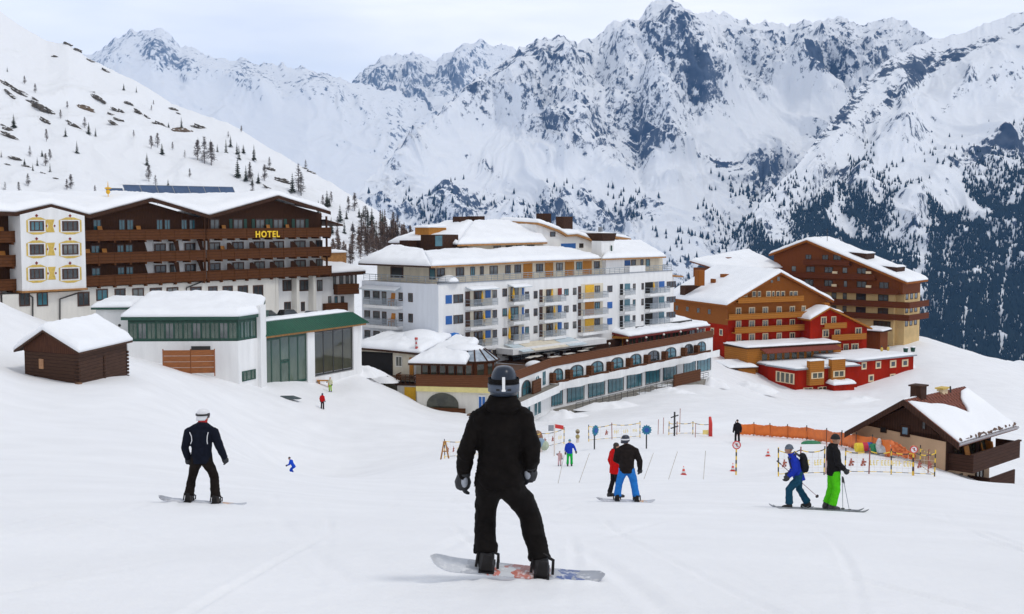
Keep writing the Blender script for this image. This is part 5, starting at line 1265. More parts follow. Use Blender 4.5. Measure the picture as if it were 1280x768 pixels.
# curved left wing
for (a, b, zt2) in ((652, 663, -21.3), (643, 648, -21.5)): arch_window(A2, A2.u(a, .1), A2.u(b, .1), zt2 - 1.9, zt2, .10, M_IRON, M_TEALG)
arch_window(A2, A2.u(668.5, .1), A2.u(674.5, .1), -22.4, -21.2, .10, M_WHITE, M_TEALG)
panel(A2, A2.u(678.5, .1), A2.u(682, .1), -22.9, -21.1, M_TEALG, .1, .05, 'door')
A2.part('divider', MB().box(A2.u(665, -.5), A2.u(675, -.5), -.7, -.5, -23.3, -21.5), M_BALC)
A2.part('balcony_band', MB().box(0, A2.L - .05, -1.2, .1, -24.3, -23.3), M_WHITE, bevel=.04)
A2.part('balcony_deck', MB().box(0, A2.L - .05, -1.1, .1, -23.29, -23.2), mat('deck_grey', (.20, .18, .15), .9, .2, 2))
for (a, b) in ((667, 676.5), (656, 663)): window(A2, A2.u(a, .1), A2.u(b, .1), -26.6, -24.6, .1, M_WHITE, M_TEALG, bars=1, fw=.06)
# terrace bar under snow
Bf = Frame(785, 193, 880, 211)
bar = Bf.start('terrace_bar', -20.7, 'dark red glazed bar pavilion under deep snow on the brown-railed terrace', 'bar')
zb_ = Bf.uz(800, 418, 0)[1]
Bf.part('wall', MB().box(0, Bf.L, 0, 6, -20.7, zb_ - .05), M_REDP)
n = 9
for k in range(n): window(Bf, Bf.L * (k + .08) / n, Bf.L * (k + .94) / n, -20.6, zb_ - .45, 0, M_REDP, M_DARKG, bars=1, fw=.08)
SW = Bf.subu(0, 9, 0, 0); SW.part('side_wall', MB().box(0, 9, 0, .2, -20.7, zb_ - .1), M_ORWOOD)
for k in range(3): window(SW, 1 + 2.6 * k, 3 + 2.6 * k, -20.8, zb_ - .5, 0, M_ORWOOD, M_DARKG)
bA = [(-1.0, -1.0, zb_), (Bf.L + .6, -1.0, zb_)]; bB = [(-2.5, 7.5, zb_ + 1.6), (Bf.L + .2, 7, zb_ + 1.4)]
br_ = slab(Bf, 'roof', bA, bB, .3, M_REDP); snow_patch(Bf, 'roof_snow', bA, bB, .7, br_, 60, 20, .22, .6)
bl_ = slab(Bf, 'left_roof', [(-2.8, 9, zb_ - .35), (-1.0, -1.0, zb_ - .01)], [(-.6, 9, zb_ + 1.2), (.8, 3, zb_ + .8)], .3, M_ORWOOD)
Bf.part('dark_snow_strip', MB().hexa([(-.3, 1.0, zb_ + .3), (Bf.L - 2, 1.0, zb_ + .3), (Bf.L - 2, 1.2, zb_ + .3), (-.3, 1.2, zb_ + .3)], [(-.3, 1.0, zb_ + 1.12), (Bf.L - 2, 1.0, zb_ + 1.12), (Bf.L - 2, 1.2, zb_ + 1.12), (-.3, 1.2, zb_ + 1.12)]), M_IRON, br_)  # dark upright strip set through the roof snow
# terrace tables
def table_mesh():
    mb = MB(); mb.box(-1.1, 1.1, -.4, .4, .72, .78, 0)
    for x in (-.9, .9): mb.box(x - .05, x + .05, -.3, .3, 0, .72, 1)
    for y in (-.75, .75): mb.box(-1.1, 1.1, y - .15, y + .15, .42, .47, 1)
    return mb.mesh('terrace_table', [mat('pale_table_top', (.66, .62, .56), .7, .1, 2), M_FASC])
TM = table_mesh()
for (u, y) in ((4, 2.2), (8.5, 2.6), (13, 3.0), (3.2, 5), (7.5, 5.4), (12, 5.6), (16.5, 4.4), (2.6, 8), (7, 8.2), (11.5, 8.6), (5.5, 11), (1, 12)):
    tag(link('terrace_table', TM, None, A.w(u, y, -20.7), A.ang + rt.uniform(-.1, .1)), 'pale-topped table with benches on the brown-railed terrace', 'table', 'tables on the terrace')
for (px, y) in ((672, 3.5), (663, 4), (680, 7)):
    tag(link('terrace_table', TM, None, A2.w(A2.u(px, y), y, -20.712), A2.ang), 'pale-topped table on the narrow left end of the brown-railed terrace', 'table', 'tables at the left end of the terrace')
for i, (px, y) in enumerate(((668, 2.2), (666, 6))):
    mb = MB().ell((0, 0, 0), (1.3, .9, .8), 16, 8, 0, 0, 1); tag(mb.obj('snow_heap', M_RSNOW, None, True, A2.w(A2.u(px, y), y, -20.72)), 'heap of snow left on the terrace floor by the brown rail' if i == 0 else 'further heap of snow on the terrace floor', 'snow heap')
def lamp(px, y):
    r = thing('terrace_lamp', A.w(A.u(px, y), y, zr_t + .1), 'small globe lamp on a short post along the terrace rail', 'lamp', 'lamps along the terrace rail')
    MB().tube([(0, 0, 0), (0, 0, .55)], .04, 6).obj('post', M_IRON, r); MB().ell((0, 0, .7), (.17, .17, .17), 10, 8).obj('globe', M_WHITE2, r, True)
for px in (762, 808, 830, 851, 872, 784): lamp(px, .06)

# ================================================================ 6  restaurant pavilion with the glass cone roof
E = Frame(519, 153.5, 630, 151.5)
rest = E.start('restaurant_pavilion', -26.5, 'low brown restaurant pavilion with snow roof and round glass cone roof', 'restaurant')
zrl = E.uz(570, 470, 0)[1]; zrb = E.uz(570, 484, 0)[1]; zye = E.uz(570, 490.5, 0)[1]; zev = E.uz(570, 455, 0)[1]; zbs = -26.5
E.part('lower_wall', MB().box(0, E.L, 0.5, 14, zbs, zye), M_WHITE2)
E.part('yellow_band', MB().box(0, E.L, -.05, 1.2, zye, zrb - .003), mat('pale_yellow_paint', (.72, .62, .26), .8, .08, 1))
E.part('balcony_parapet', MB().box(0, E.L, -.08, .08, zrb, zrl).box(-.05, E.L, -.14, .16, zrl + .002, zrl + .09), M_TRAIL)
E.part('upper_wall', MB().box(.4, E.L * .62, 1.0, 13, zrb, zev), M_FASC)
M_RESTW = plank('restaurant_boards', (.11, .035, .014), (.17, .06, .025), True, .2)
for k in range(6):
    a = .5 + k * (E.L * .60) / 6; b = a + E.L * .6 / 6 - .25
    window(E, a, b, zrl - .3, zev - .15, 1.0, M_RESTW, M_DARKG, bars=0, fw=.09)
rA_ = [(-.9, -.4, zev), (E.L * .58, -.4, zev)]; rB_ = [(2.5, 12, zev + 2.0), (E.L * .55, 9, zev + 1.7)]
re_ = slab(E, 'roof', rA_, rB_, .25, M_FASC); snow_patch(E, 'roof_snow', rA_, rB_, 1.0, re_, 50, 40, .14, 1.2)
la_ = [(-.9, 14, zev), (-.9, -.4, zev)]; lb_ = [(2.0, 14, zev + 2.0), (2.5, 12, zev + 2.0)]
rl_ = slab(E, 'hip_roof', la_, [(2.4, 14, zev + 1.9), (2.5, 11.9, zev + 1.9)], .25, M_FASC)
# octagonal glass cone
uc, yc = E.u(592, 4.6), 4.6; rad = (E.u(623, 4.6) - E.u(560, 4.6)) / 2; nseg = 12
pts_ = [(uc + rad * math.cos(2 * PI * (k + .5) / nseg), yc + rad * math.sin(2 * PI * (k + .5) / nseg)) for k in range(nseg)]
tpz = [(uc + rad * .42 * math.cos(2 * PI * (k + .5) / nseg), yc + rad * .42 * math.sin(2 * PI * (k + .5) / nseg)) for k in range(nseg)]
ptl = [(uc + (rad - .45) * math.cos(2 * PI * (k + .5) / nseg), yc + (rad - .45) * math.sin(2 * PI * (k + .5) / nseg)) for k in range(nseg)]
E.part('round_wall', MB().prism_z(ptl, zrb, zev + .2), M_RESTW)
for k in range(nseg):
    a, b = ptl[k], ptl[(k + 1) % nseg]; mid = ((a[0] + b[0]) / 2, (a[1] + b[1]) / 2)
    if mid[1] > yc + .5: continue
    g_ = E.subu(a[0], a[1], b[0], b[1]); g_.root, g_.z0, g_.ro, g_.ra = E.root, E.z0, E.ro, E.ra
    window(g_, .2, g_.L - .2, zrl - .25, zev - .15, 0, M_RESTW, M_DARKG, bars=0, fw=.08)
M_CONE = mat('cone_glass', (.20, .25, .30), .22, .5, .8, col2=(.50, .56, .62), spec=.7)
zc0, zc1 = zev + .05, zev + 1.45
mb = MB(); mb.v = [(x, y, zc0) for x, y in pts_] + [(x, y, zc1) for x, y in tpz]
mb.f = [(k, (k + 1) % nseg, nseg + (k + 1) % nseg, nseg + k) for k in range(nseg)] + [tuple(range(nseg, 2 * nseg)), tuple(range(nseg - 1, -1, -1))]; mb.m = [0] * len(mb.f)
cone = E.part('glass_cone', mb, M_CONE)
mb = MB()
for k in range(nseg):
    mb.tube([(pts_[k][0], pts_[k][1], zc0 + .03), (tpz[k][0], tpz[k][1], zc1 + .03)], .10, 5); mb.tube([(pts_[k][0], pts_[k][1], zc0), (pts_[(k + 1) % nseg][0], pts_[(k + 1) % nseg][1], zc0)], .12, 5)
E.part('cone_rib', mb, M_FASC, cone)
mb = MB().ell((uc - 1.2, yc, zc1 - .1), (rad * .80, rad * .6, .75), 24, 8, 0, 0, 1); E.part('cone_snow', mb, M_RSNOW, cone, smooth=True)
# ground floor openings
for (a, b) in ((533, 573),):
    u0, u1 = E.u(a, .5), E.u(b, .5); mb = MB().prism_y([(u0 + (x + .5) * (u1 - u0), zbs + 1.2 + (z + .5) * (zye - zbs - 1.4)) for x, z in unit_arch()], .40, .55); E.part('dark_arch', mb, M_DARKG)
    E.part('brown_screen', MB().box(u0 - .6, u1 + 1, -.2, -.05, zbs, zye - 2.0), M_BALC)
u0, u1 = E.u(598, .5), E.u(607, .5); window(E, u0, u1, zbs + 1, zye - .35, .42, M_WHITE, M_BLUE, bars=1, fw=.06, name='door')
u0, u1 = E.u(608, .5), E.u(628, .5); mb = MB().prism_y([(u0 + (x + .5) * (u1 - u0), zbs + 1.2 + (z + .5) * (zye - zbs - 1.4)) for x, z in unit_arch()], .40, .55); E.part('blue_arch', mb, M_TEALG)
# little platform with flag on the left
u0 = E.u(496, 2); E.part('side_platform', MB().box(u0, -.02, 2, 9, zbs, zye + .4), M_WHITE2)
E.part('yellow_panel', MB().box(E.u(505, 1.9), E.u(519, 1.9), 1.86, 1.99, zye - 1.8, zye + .2), M_YEL)
E.part('platform_floor', MB().box(u0 - .2, -.03, 1.8, 9, zrb - .25, zrb), M_FASC)
mb = railing(MB(), [(u0 - .1, 9, zrb), (u0 - .1, 1.9, zrb), (-.1, 1.9, zrb)], 1.1, .05, .6, 2); E.part('platform_rail', mb, M_BALC)
fp = E.w(E.u(519, 3), 3, zrb)
fl = thing('flagpole', fp, 'white flagpole with a furled red and white flag by the restaurant', 'flagpole')
hgt = E.uz(519, 422, 3)[1] - zrb
MB().tube([(0, 0, 0), (0, 0, hgt)], [.11, .05], 8).obj('pole', mat('white_pole', (.72, .72, .74), .4, .05, 3), fl, True)
mb = MB()
for k in range(9):
    z0_ = hgt * (.55 + .05 * k); mb.tube([(.12, 0, z0_), (.13 + .05 * math.sin(k * 2), .04, z0_ + hgt * .05)], [.17 + .05 * math.sin(k * 1.7), .16 + .05 * math.sin(k * 1.7 + 1)], 7, k % 2)
mb.obj('flag', [mat('flag_red', (.55, .10, .09), .8, .1, 3), mat('flag_white', (.68, .64, .64), .8, .1, 3)], fl, True)
# blue parasol behind the pavilion roof
bp = pt(568, 419, 165); bu = thing('blue_parasol', bp - Vector((0, 0, 2.6)), 'open bright blue parasol behind the snowy restaurant roof', 'parasol')
MB().tube([(0, 0, 0), (0, 0, 2.7)], .05, 6).obj('pole', M_TEALG, bu)
mb = MB(); n = 16
for k in range(n):
    a0, a1 = 2 * PI * k / n, 2 * PI * (k + 1) / n
    for (r0, z0_, r1, z1_) in ((1.22, 1.95, 1.05, 2.4), (1.05, 2.4, .6, 2.8), (.6, 2.8, .0, 2.95)):
        mb.add([(r0 * math.cos(a0), r0 * math.sin(a0), z0_), (r0 * math.cos(a1), r0 * math.sin(a1), z0_), (r1 * math.cos(a1), r1 * math.sin(a1), z1_), (r1 * math.cos(a0), r1 * math.sin(a0), z1_)], [(0, 1, 2, 3)])
cp_ = mb.obj('canopy', mat('parasol_blue', (.008, .15, .52), .7, .08, 2), bu, True); sm_ = cp_.modifiers.new('thick', 'SOLIDIFY'); sm_.thickness = .03
# ================================================================ 7  entrance wing with garage
T = Frame(446, 160, 524, 156.5)
ent = T.start('garage_wing', -24, 'low beige garage wing under rounded snow mounds, left of the restaurant', 'garage')
ze2 = T.uz(480, 437, 0)[1]
T.part('wall', MB().box(0, T.L, .4, 9, -24, ze2), M_BEIGE)
u0, z1 = T.uz(452, 439.5, .38); u1, z0 = T.uz(491, 470, .38); T.part('garage_opening_shade', MB().box(u0, u1, .3, .42, z0 - 1, z1), M_BLACK)  # black sheet on the wall paints the dark garage interior
winp(T, 494.5, 503, 445, 459, .4, frame=M_WHITE2, pane=M_DARKG); u0, z1 = T.uz(512, 447, .38); u1, z0 = T.uz(517, 470, .38); T.part('door', MB().box(u0, u1, .3, .42, z0, z1), M_ORWOOD)
gA = [(-.6, -.4, ze2 + .15), (T.L * .45, -.4, ze2), (T.L + .4, -.4, ze2 - .25)]; gB = [(-.6, 9, ze2 + .9), (T.L * .45, 9, ze2 + 1.2), (T.L + .4, 9, ze2 + 1.0)]
gr_ = slab(T, 'roof', gA, gB, .25, M_FASC); snow_patch(T, 'roof_snow', gA, gB, .9, gr_, 60, 30, .25, .9)
mb = MB().ell((T.u(527, 6), 6, ze2 + .2), (3.4, 2.8, 2.0), 28, 12, 0, -.3, 1); T.part('snow_mound', mb, M_RSNOW, gr_, smooth=True)
# ================================================================ 8  red and orange hotel
Rr = Frame(911, 257, 1033, 268)
redh = Rr.start('red_gabled_hotel', -33, 'red and orange gabled hotel with rows of golden balconies', 'hotel')
M_RED = mat('red_render', (.31, .016, .005), .9, .14, .7, stretch=(1.3, 1.3, .25), spec=.08); M_DRED = mat('dark_red_render', (.24, .012, .007), .9, .10, .6, spec=.08)
M_OR = plank('orange_boards_wall', (.23, .070, .010), (.31, .10, .016), True, .3); M_ORB = plank('orange_balcony', (.32, .115, .016), (.42, .165, .028), False, .4)
M_CREAM = mat('cream_trim', (.66, .52, .33), .8, .08, 2)
DR = 22
zO = Rr.uz(950, 399, 0)[1]; pkR = Rr.P(971.7, 343, 0); elR = Rr.P(911, 379, 0); erR = Rr.P(1033, 374, 0)
Rr.part('wall', MB().box(0, Rr.L, 0, DR, -33, zO), M_RED)
Rr.part('gable_wall', MB().prism_y([(0, zO + .002), (Rr.L, zO + .002), (Rr.L, erR[2]), (pkR[0], pkR[2]), (0, elR[2])], 0, DR), M_OR)
SR = Rr.subu(0, DR, 0, 0); SR.part('side_boards', MB().box(0, DR, -.06, -.005, zO - 1.0, elR[2] - .5), M_OR)
ev = [(-1.3, -1.3, elR[2] - .35), (pkR[0], -1.3, pkR[2] + .45), (Rr.L + 1.2, -1.3, erR[2] - .35)]; evb = [(p[0], DR + 1, p[2] + .2) for p in ev]
rr = slab(Rr, 'roof', ev, evb, .35, M_OR); snow_patch(Rr, 'roof_snow', ev, evb, .9, rr, 80, 40, .10, .8, 4)
rows4 = [(363.8, 372), (384, 392.7), (400, 409), (417, 427)]
for (a, b) in ((929, 934), (940, 945), (947, 951), (957.6, 963.5), (965, 968), (970, 974.6), (976, 981), (987, 991), (991.7, 997)): winp(Rr, a, b, 364, 371.5, 0, frame=M_CREAM, pane=M_CURT if a % 2 > 1 else M_GLASS, bars=0, fw=.14)
for r_, (t0, t1) in enumerate(((384.6, 394), (401, 410), (417.5, 427))):
    for (a, b) in ((919.7, 926.4), (936, 943.5), (953, 960), (970.5, 977), (987, 993.5), (1002, 1007)):
        d = (a - 920) * .028; winp(Rr, a, b, t0 - d, t1 - d, 0, frame=M_CREAM, pane=M_CURT if rt.random() < .5 else M_GLASS, bars=1, fw=.13)
        if r_: 
            u_ = Rr.u(b + 3, -.3); z_ = Rr.uz(b + 3, t1 - d, -.3)[1]; Rr.part('planter', MB().ell((u_, -.4, z_ - .2), (.55, .4, .5), 8, 5), M_DGREEN)
for (a, b, t0, t1, d) in ((923, 1005, 372, 378.5, 1.0), (911.5, 1010, 393, 399.6, 2.2), (919, 1024, 409, 416, 2.6), (917, 935, 427.5, 433, 0)):
    u0, z1 = Rr.uz(a, t0, -1.3); u1, z0 = Rr.uz(b, t0 + (t1 - t0), -1.3); zz1 = Rr.uz((a + b) / 2, t0 - d / 2, -1.3)[1]; zz0 = Rr.uz((a + b) / 2, t1 - d / 2, -1.3)[1]
    Rr.part('balcony', MB().box(u0, u1, -1.3, -1.2, zz0, zz1).box(u0, u1, -1.199, -.003, zz0, zz0 + .2).box(u0 - .03, u1 + .03, -1.36, -1.14, zz1 + .002, zz1 + .1), M_ORB)
for (a, b, c0, c1) in ((971, 975, 345.5, 352), (963, 966.5, 350, 354)): winp(Rr, a, b, c0, c1, 0, frame=M_OR, bars=0)
for px, py, w, h in ((905, 343, 7, 8), (873, 338, 8, 5), (893, 349, 2, 2)):
    u0, z1 = Rr.uz(px, py, 12); u1, z0 = Rr.uz(px + w, py + h, 12); Rr.part('chimney', MB().box(u0, u1, 12, 13.5, z0 - 2.5, z1), M_OR, bevel=.03)
for k in range(6): window(SR, 3 + 3.2 * k, 4.2 + 3.2 * k, zO - 3.4, zO - 2.0, -.0, M_CREAM, M_GLASS, bars=0, fw=.14)
for k in range(4): window(SR, 2 + 4.2 * k, 3.4 + 4.2 * k, zO + .7, zO + 2.0, -.06, M_OR, M_GLASS, bars=0, fw=.12)
u0, z1 = Rr.uz(858, 357.5, 15); Rr.part('roof_dormer', MB().box(Rr.u(856, 15), Rr.u(884, 15), 15, 17, z1 - 3, z1), M_FASC)
# cross wing with its own gable
yc_ = -3.2; pkx = Rr.P(1034, 386, yc_); elx = Rr.P(1011, 398, yc_); erx = Rr.P(1084, 409, yc_)
Rr.part('cross_wing_wall', MB().prism_y([(Rr.u(1013, yc_), -33), (Rr.u(1084, yc_), -33), (Rr.u(1084, yc_), erx[2]), (pkx[0], pkx[2]), (Rr.u(1013, yc_), elx[2])], yc_, 8), M_RED)
xa = [(elx[0] - .5, yc_ - 1, elx[2] - .2), (pkx[0], yc_ - 1, pkx[2] + .35), (erx[0] + .6, yc_ - 1, erx[2] - .15)]; xb = [(p[0], 8, p[2] + .2) for p in xa]
xr = slab(Rr, 'cross_roof', xa, xb, .35, M_ORB); snow_patch(Rr, 'roof_snow', xa[:2], xb[:2], .7, xr, 24, 20); snow_patch(Rr, 'roof_snow', [(pkx[0] + .2, yc_ + 1.2, pkx[2] + .3), (pkx[0] + 5.5, yc_ + 1.2, pkx[2] - 1.2)], [(pkx[0] + .2, 8, pkx[2] + .5), (pkx[0] + 5.5, 8, pkx[2] - 1.0)], .6, xr, 24, 16)
u0, z1 = Rr.uz(1031, 379, yc_ + 1); u1, z0 = Rr.uz(1037, 386, yc_ + 1); Rr.part('chimney', MB().box(u0, u1, yc_ + 1, yc_ + 2, z0 - 1, z1), M_ORB)
for (a, b, c0, c1) in ((1026, 1033, 396, 406), (1039, 1045, 395.5, 405), (1028, 1036, 412, 422), (1043, 1050, 412, 420), (1069, 1077, 409.5, 419), (1054, 1060.5, 430, 439), (1064, 1073, 429.5, 439)): winp(Rr, a, b, c0, c1, yc_, frame=M_CREAM, pane=M_GLASS, bars=1, fw=.14)
for (a, b, c0, c1) in ((1031, 1058.5, 404.5, 411.5), (1040, 1083, 418.8, 426.5)):
    u0, z1 = Rr.uz(a, c0, yc_ - 1.2); u1, z0 = Rr.uz(b, c1, yc_ - 1.2); z0 = Rr.uz(a, c1, yc_ - 1.2)[1]
    Rr.part('balcony', MB().box(u0, u1, yc_ - 1.2, yc_ - 1.1, z0, z1).box(u0, u1, yc_ - 1.099, yc_ - .003, z0, z0 + .2), M_ORB)
# winter garden
yg = -8; zw1_ = Rr.uz(985, 433.5, yg)[1]
u0, u1 = Rr.u(934, yg), Rr.u(1050, yg)
Rr.part('winter_garden', MB().box(u0 + .2, Rr.u(1052, yg), yg, -.01, -33, zw1_), M_ORB)
wr = Rr.part('garden_roof', MB().box(u0 - .3, u1 + .3, yg - .3, -.02, zw1_ + .002, zw1_ + .2), M_FASC)
snow_patch(Rr, 'roof_snow', [(u0 - .2, yg - .2, zw1_ + .2), (u1 + .2, yg - .2, zw1_ + .2)], [(u0 - .2, -.1, zw1_ + .4), (u1 + .2, -.1, zw1_ + .4)], .5, wr, 50, 16)
ua, ub_ = Rr.u(959, yg - 2.2), Rr.u(1054, yg - 2.2); za_ = Rr.uz(985, 441, yg - 2.2)[1]
M_TILE = plank('red_awning_tiles', (.16, .035, .022), (.26, .07, .05), True, .55)
Rr.part('tiled_awning', MB().hexa([(ua, yg - 2.2, za_), (ub_, yg - 2.2, za_), (ub_, yg, zw1_ - .25), (ua, yg, zw1_ - .25)], [(ua, yg - 2.2, za_ + .15), (ub_, yg - 2.2, za_ + .15), (ub_, yg, zw1_ - .05), (ua, yg, zw1_ - .05)]), M_TILE)
for k in range(10):
    a = ua + .3 + (ub_ - ua - .6) * k / 10; window(Rr, a, a + (ub_ - ua - .6) / 10 - .25, za_ - 2.0, za_ - .15, yg, M_ORB, M_DARKG, bars=0, fw=.1)
winp(Rr, 916, 927, 438, 448, -.02, frame=M_CREAM, pane=M_CURT)
Rr.part('lean_to', MB().box(Rr.u(911, -6), Rr.u(940, -8), -9.5, -.02, -33, Rr.uz(925, 459, -9)[1]), M_ORB)
la_ = [(Rr.u(910, -9), -9.8, Rr.uz(925, 459, -9)[1]), (Rr.u(946, -9), -9.8, Rr.uz(925, 460, -9)[1])]
lr_ = slab(Rr, 'lean_roof', la_, [(p[0], -4, p[2] + .9) for p in la_], .2, M_FASC); snow_patch(Rr, 'roof_snow', la_, [(p[0], -4, p[2] + .9) for p in la_], .45, lr_, 20, 12)

# ================================================================ 9  long red annex at the foot of the red hotel
Ja = Frame(962, 247, 997, 240)
annex = Ja.start('red_annex', -36, 'long low red annex with cream-framed windows and flat snowy roof below the red hotel', 'building')
Jb = Ja.sub(997, 240, 1075, 247); Jc = Ja.sub(1075, 247.5, 1145, 258)
ztA = Jb.uz(1030, 460.5, 0)[1]; ztC = Jc.uz(1100, 449.5, 0)[1]
Ja.part('wall', MB().box(0, Ja.L, 0, 4, -36, ztA), M_RED); Jb.part('wall', MB().box(0.01, Jb.L, 0.01, 12, -36, ztA - .002), M_RED); Jc.part('wing_wall', MB().box(0, Jc.L, .02, 12, -36, ztC), M_RED)
for fr_, z_, d in ((Ja, ztA, 4), (Jb, ztA - .004, 12.5), (Jc, ztC, 13)):
    q = fr_.part('flat_roof', MB().box(-.4, fr_.L + .5, -.5, d, z_ + .002, z_ + .22), M_GREY)
    snow_patch(fr_, 'roof_snow', [(-.3, -.3, z_ + .22), (fr_.L + .3, -.3, z_ + .22)], [(-.3, d - .2, z_ + .24), (fr_.L + .3, d - .2, z_ + .24)], .4, q, 40, 16, .12, .5)
for (a, b, c0, c1) in ((1012.7, 1030, 452, 481), (1040, 1056.4, 450, 476)):
    u0, z1 = Jb.uz(a, c0, -1); u1, z0 = Jb.uz(b, c1, -1); Jb.part('orange_bay', MB().box(u0, u1, -1, -.004, z0, z1), M_ORB)
    snow_patch(Jb, 'bay_snow', [(u0 - .1, -1.1, z1), (u1 + .1, -1.1, z1)], [(u0 - .1, .6, z1 + .02), (u1 + .1, .6, z1 + .02)], .25, None, 12, 6)
    winp(Jb, a + 1.5, b - .5, c0 + 11.5 + 2, c0 + 21.5, -1, frame=M_CREAM, pane=M_DARKG, fw=.12)
winp(Ja, 970, 993, 465.5, 479, 0, frame=M_CREAM, pane=M_DARKG, bars=3, fw=.07)
for (a, b, c0, c1) in ((1004, 1016, 484.5, 491), (1022, 1034, 483.5, 490), (1053, 1064, 483.5, 491.5)): winp(Jb, a, b, c0, c1, -.01, frame=M_CREAM, pane=M_DARKG, bars=1, fw=.12)
for (a, b, c0, c1) in ((1077, 1083, 453, 462), (1094.5, 1101, 451.8, 461), (1112.5, 1120, 450.5, 459.8), (1127.5, 1135, 449.5, 458.5), (1085.5, 1092, 468.5, 477.5), (1112.5, 1119, 467.5, 475), (1127.5, 1134.5, 466, 475)): winp(Jc, a, b, c0, c1, 0, frame=M_CREAM, pane=M_GLASS, bars=0, fw=.2)
u0, z1 = Jb.uz(1041, 482, -2.2); u1, _ = Jb.uz(1069, 482, -2.2)
pq = Jb.part('porch', MB().box(u0 + .3, u1 - .2, -2.2, -.012, -36, z1), M_RED); snow_patch(Jb, 'porch_snow', [(u0, -2.5, z1), (u1, -2.5, z1)], [(u0, -.02, z1 + .2), (u1, -.02, z1 + .2)], .9, pq, 24, 14, .2, .8)
for (px, lab) in ((1103, 'left'), (1111, 'right')):
    r = thing('roof_lantern', Jc.w(Jc.u(px, 6), 6, ztC + .4), 'yellow-capped post on the flat snowy roof of the red annex', 'lantern', 'posts on the annex roof')
    MB().tube([(0, 0, 0), (0, 0, 1.4)], .12, 6).obj('post', M_IRON, r); MB().ell((0, 0, .6), (.32, .32, .5), 8, 6).obj('cap', M_GOLD, r)
for px in (1133, 1142):
    r = thing('green_tub', Jc.w(Jc.u(px, 3.5), 3.5, ztC + .25), 'dark green tub at the right end of the red annex roof', 'tub', 'tubs on the annex roof')
    MB().tube([(0, 0, 0), (0, 0, .95)], [.42, .55], 10).obj('pot', M_DGREEN, r); MB().ell((0, 0, .95), (.5, .5, .3), 10, 5, 0, 0, 1).obj('snow_cap', M_RSNOW, r)

# ================================================================ 10  tall brown hotel behind
Bh = Frame(966, 301, 1131, 279.5)
brown = Bh.start('tall_brown_hotel', -34, 'tall brown timber hotel with cream lower storeys behind the red one', 'hotel')
M_BRN = plank('chestnut_boards', (.155, .040, .009), (.205, .058, .014), True, .35); M_BRB = plank('chestnut_balcony', (.095, .023, .007), (.14, .037, .012), False, .45)
M_CRM2 = mat('cream_render', (.60, .42, .19), .85, .08, .6)
DB = 10
zc_ = Bh.uz(1080, 366.5, 0)[1]
pkB = Bh.P(1011, 303, 0); elB = Bh.P(968, 318, 0); erB = Bh.P(1131, 353, 0)
Bh.part('wall', MB().box(0, Bh.L - 2.3, 0, DB, -34, zc_), M_CRM2)
Bh.part('corner_wall', MB().box(Bh.L - 2.3, Bh.L - .3, 1.2, DB, -34, zc_), M_CRM2)
Bh.part('gable_wall', MB().prism_y([(.3, zc_ + .002), (Bh.L - .3, zc_ + .002), (Bh.L - .3, erB[2]), (pkB[0], pkB[2]), (.3, elB[2])], 0, DB), M_BRN)
eb = [(elB[0] - .8, -1.4, elB[2]), (pkB[0], -1.4, pkB[2] + .5), (erB[0] + 1.0, -1.4, erB[2] + .05)]; ebb = [(p[0], DB + 1.0, p[2] + .15) for p in eb]
rb_ = slab(Bh, 'roof', eb, ebb, .45, M_OR); snow_patch(Bh, 'roof_snow', [(p[0], p[1] + .2, p[2]) for p in eb], ebb, .9, rb_, 80, 30, .1, .8, 4)
def bz(py): return Bh.uz(1080, py, -1.3)[1]
for (a, b, c0, c1) in ((1003, 1060, 326.5, 333), (985, 1092, 343.5, 350), (985, 1122, 360, 367.3), (1020, 1131, 375.5, 383.2), (1020, 1131, 391, 398.5)):
    u0, u1 = Bh.u(a, -1.3), Bh.u(b, -1.3); z1, z0 = bz(c0), bz(c1)
    mb = MB().box(u0, u1, -1.3, -1.18, z0, z1).box(u0, u1, -1.179, -.003, z0, z0 + .2)
    if c0 > 370: mb.box(u1 - .1, u1 + .9, -1.3, -1.18, z0 + .001, z1 - .001).box(u1 + .9, u1 + 1.02, -1.3, DB, z0, z1)
    Bh.part('balcony', mb, M_BRB)
for (row, lst) in (((320, 326), ((1005.5, 1013), (1026.5, 1034), (1040, 1050))), ((335.3, 342.5), ((988.5, 994), (1006.5, 1017.5), (1029.5, 1040), (1052, 1058), (1070, 1082))), ((352, 360), ((1005, 1016), (1029.5, 1040), (1054, 1058), (1070, 1082.5), (1098, 1110))), ((367.5, 375.5), ((1039, 1045), (1053, 1058), (1069.5, 1082), (1097, 1110))), ((384, 391.5), ((1039, 1045), (1053, 1058), (1069.5, 1082), (1097, 1110)))):
    for (a, b) in lst:
        z1, z0 = Bh.uz(1080, row[0], 0)[1], Bh.uz(1080, row[1], 0)[1]; window(Bh, Bh.u(a), Bh.u(b), z0, z1, 0, M_FASC, M_GLASS if b - a > 6 else M_CURT, bars=1 if b - a > 6 else 0, fw=.07)
winp(Bh, 1092, 1113, 401.5, 412.5, 0, frame=M_FASC, pane=M_DARKG, bars=3, fw=.05)
for (px, py) in ((1044, 341), (1043, 357), (1086, 341), (1086, 358.5)):
    u_, z_ = Bh.uz(px, py, -.9); panel(Bh, u_ - .6, u_ + .6, z_ - .25, z_ + .3, M_CREAM, -.9, .3, 'sun_lounger_back')
SB = Bh.subu(Bh.L - .3, 0, Bh.L - .3, DB)
for k in range(3):
    for zz in (bz(374), bz(390.5), bz(407)): window(SB, 1.6 + 2.6 * k, 3.2 + 2.6 * k, zz, zz + 1.4, 0, M_FASC, M_CURT, bars=0)
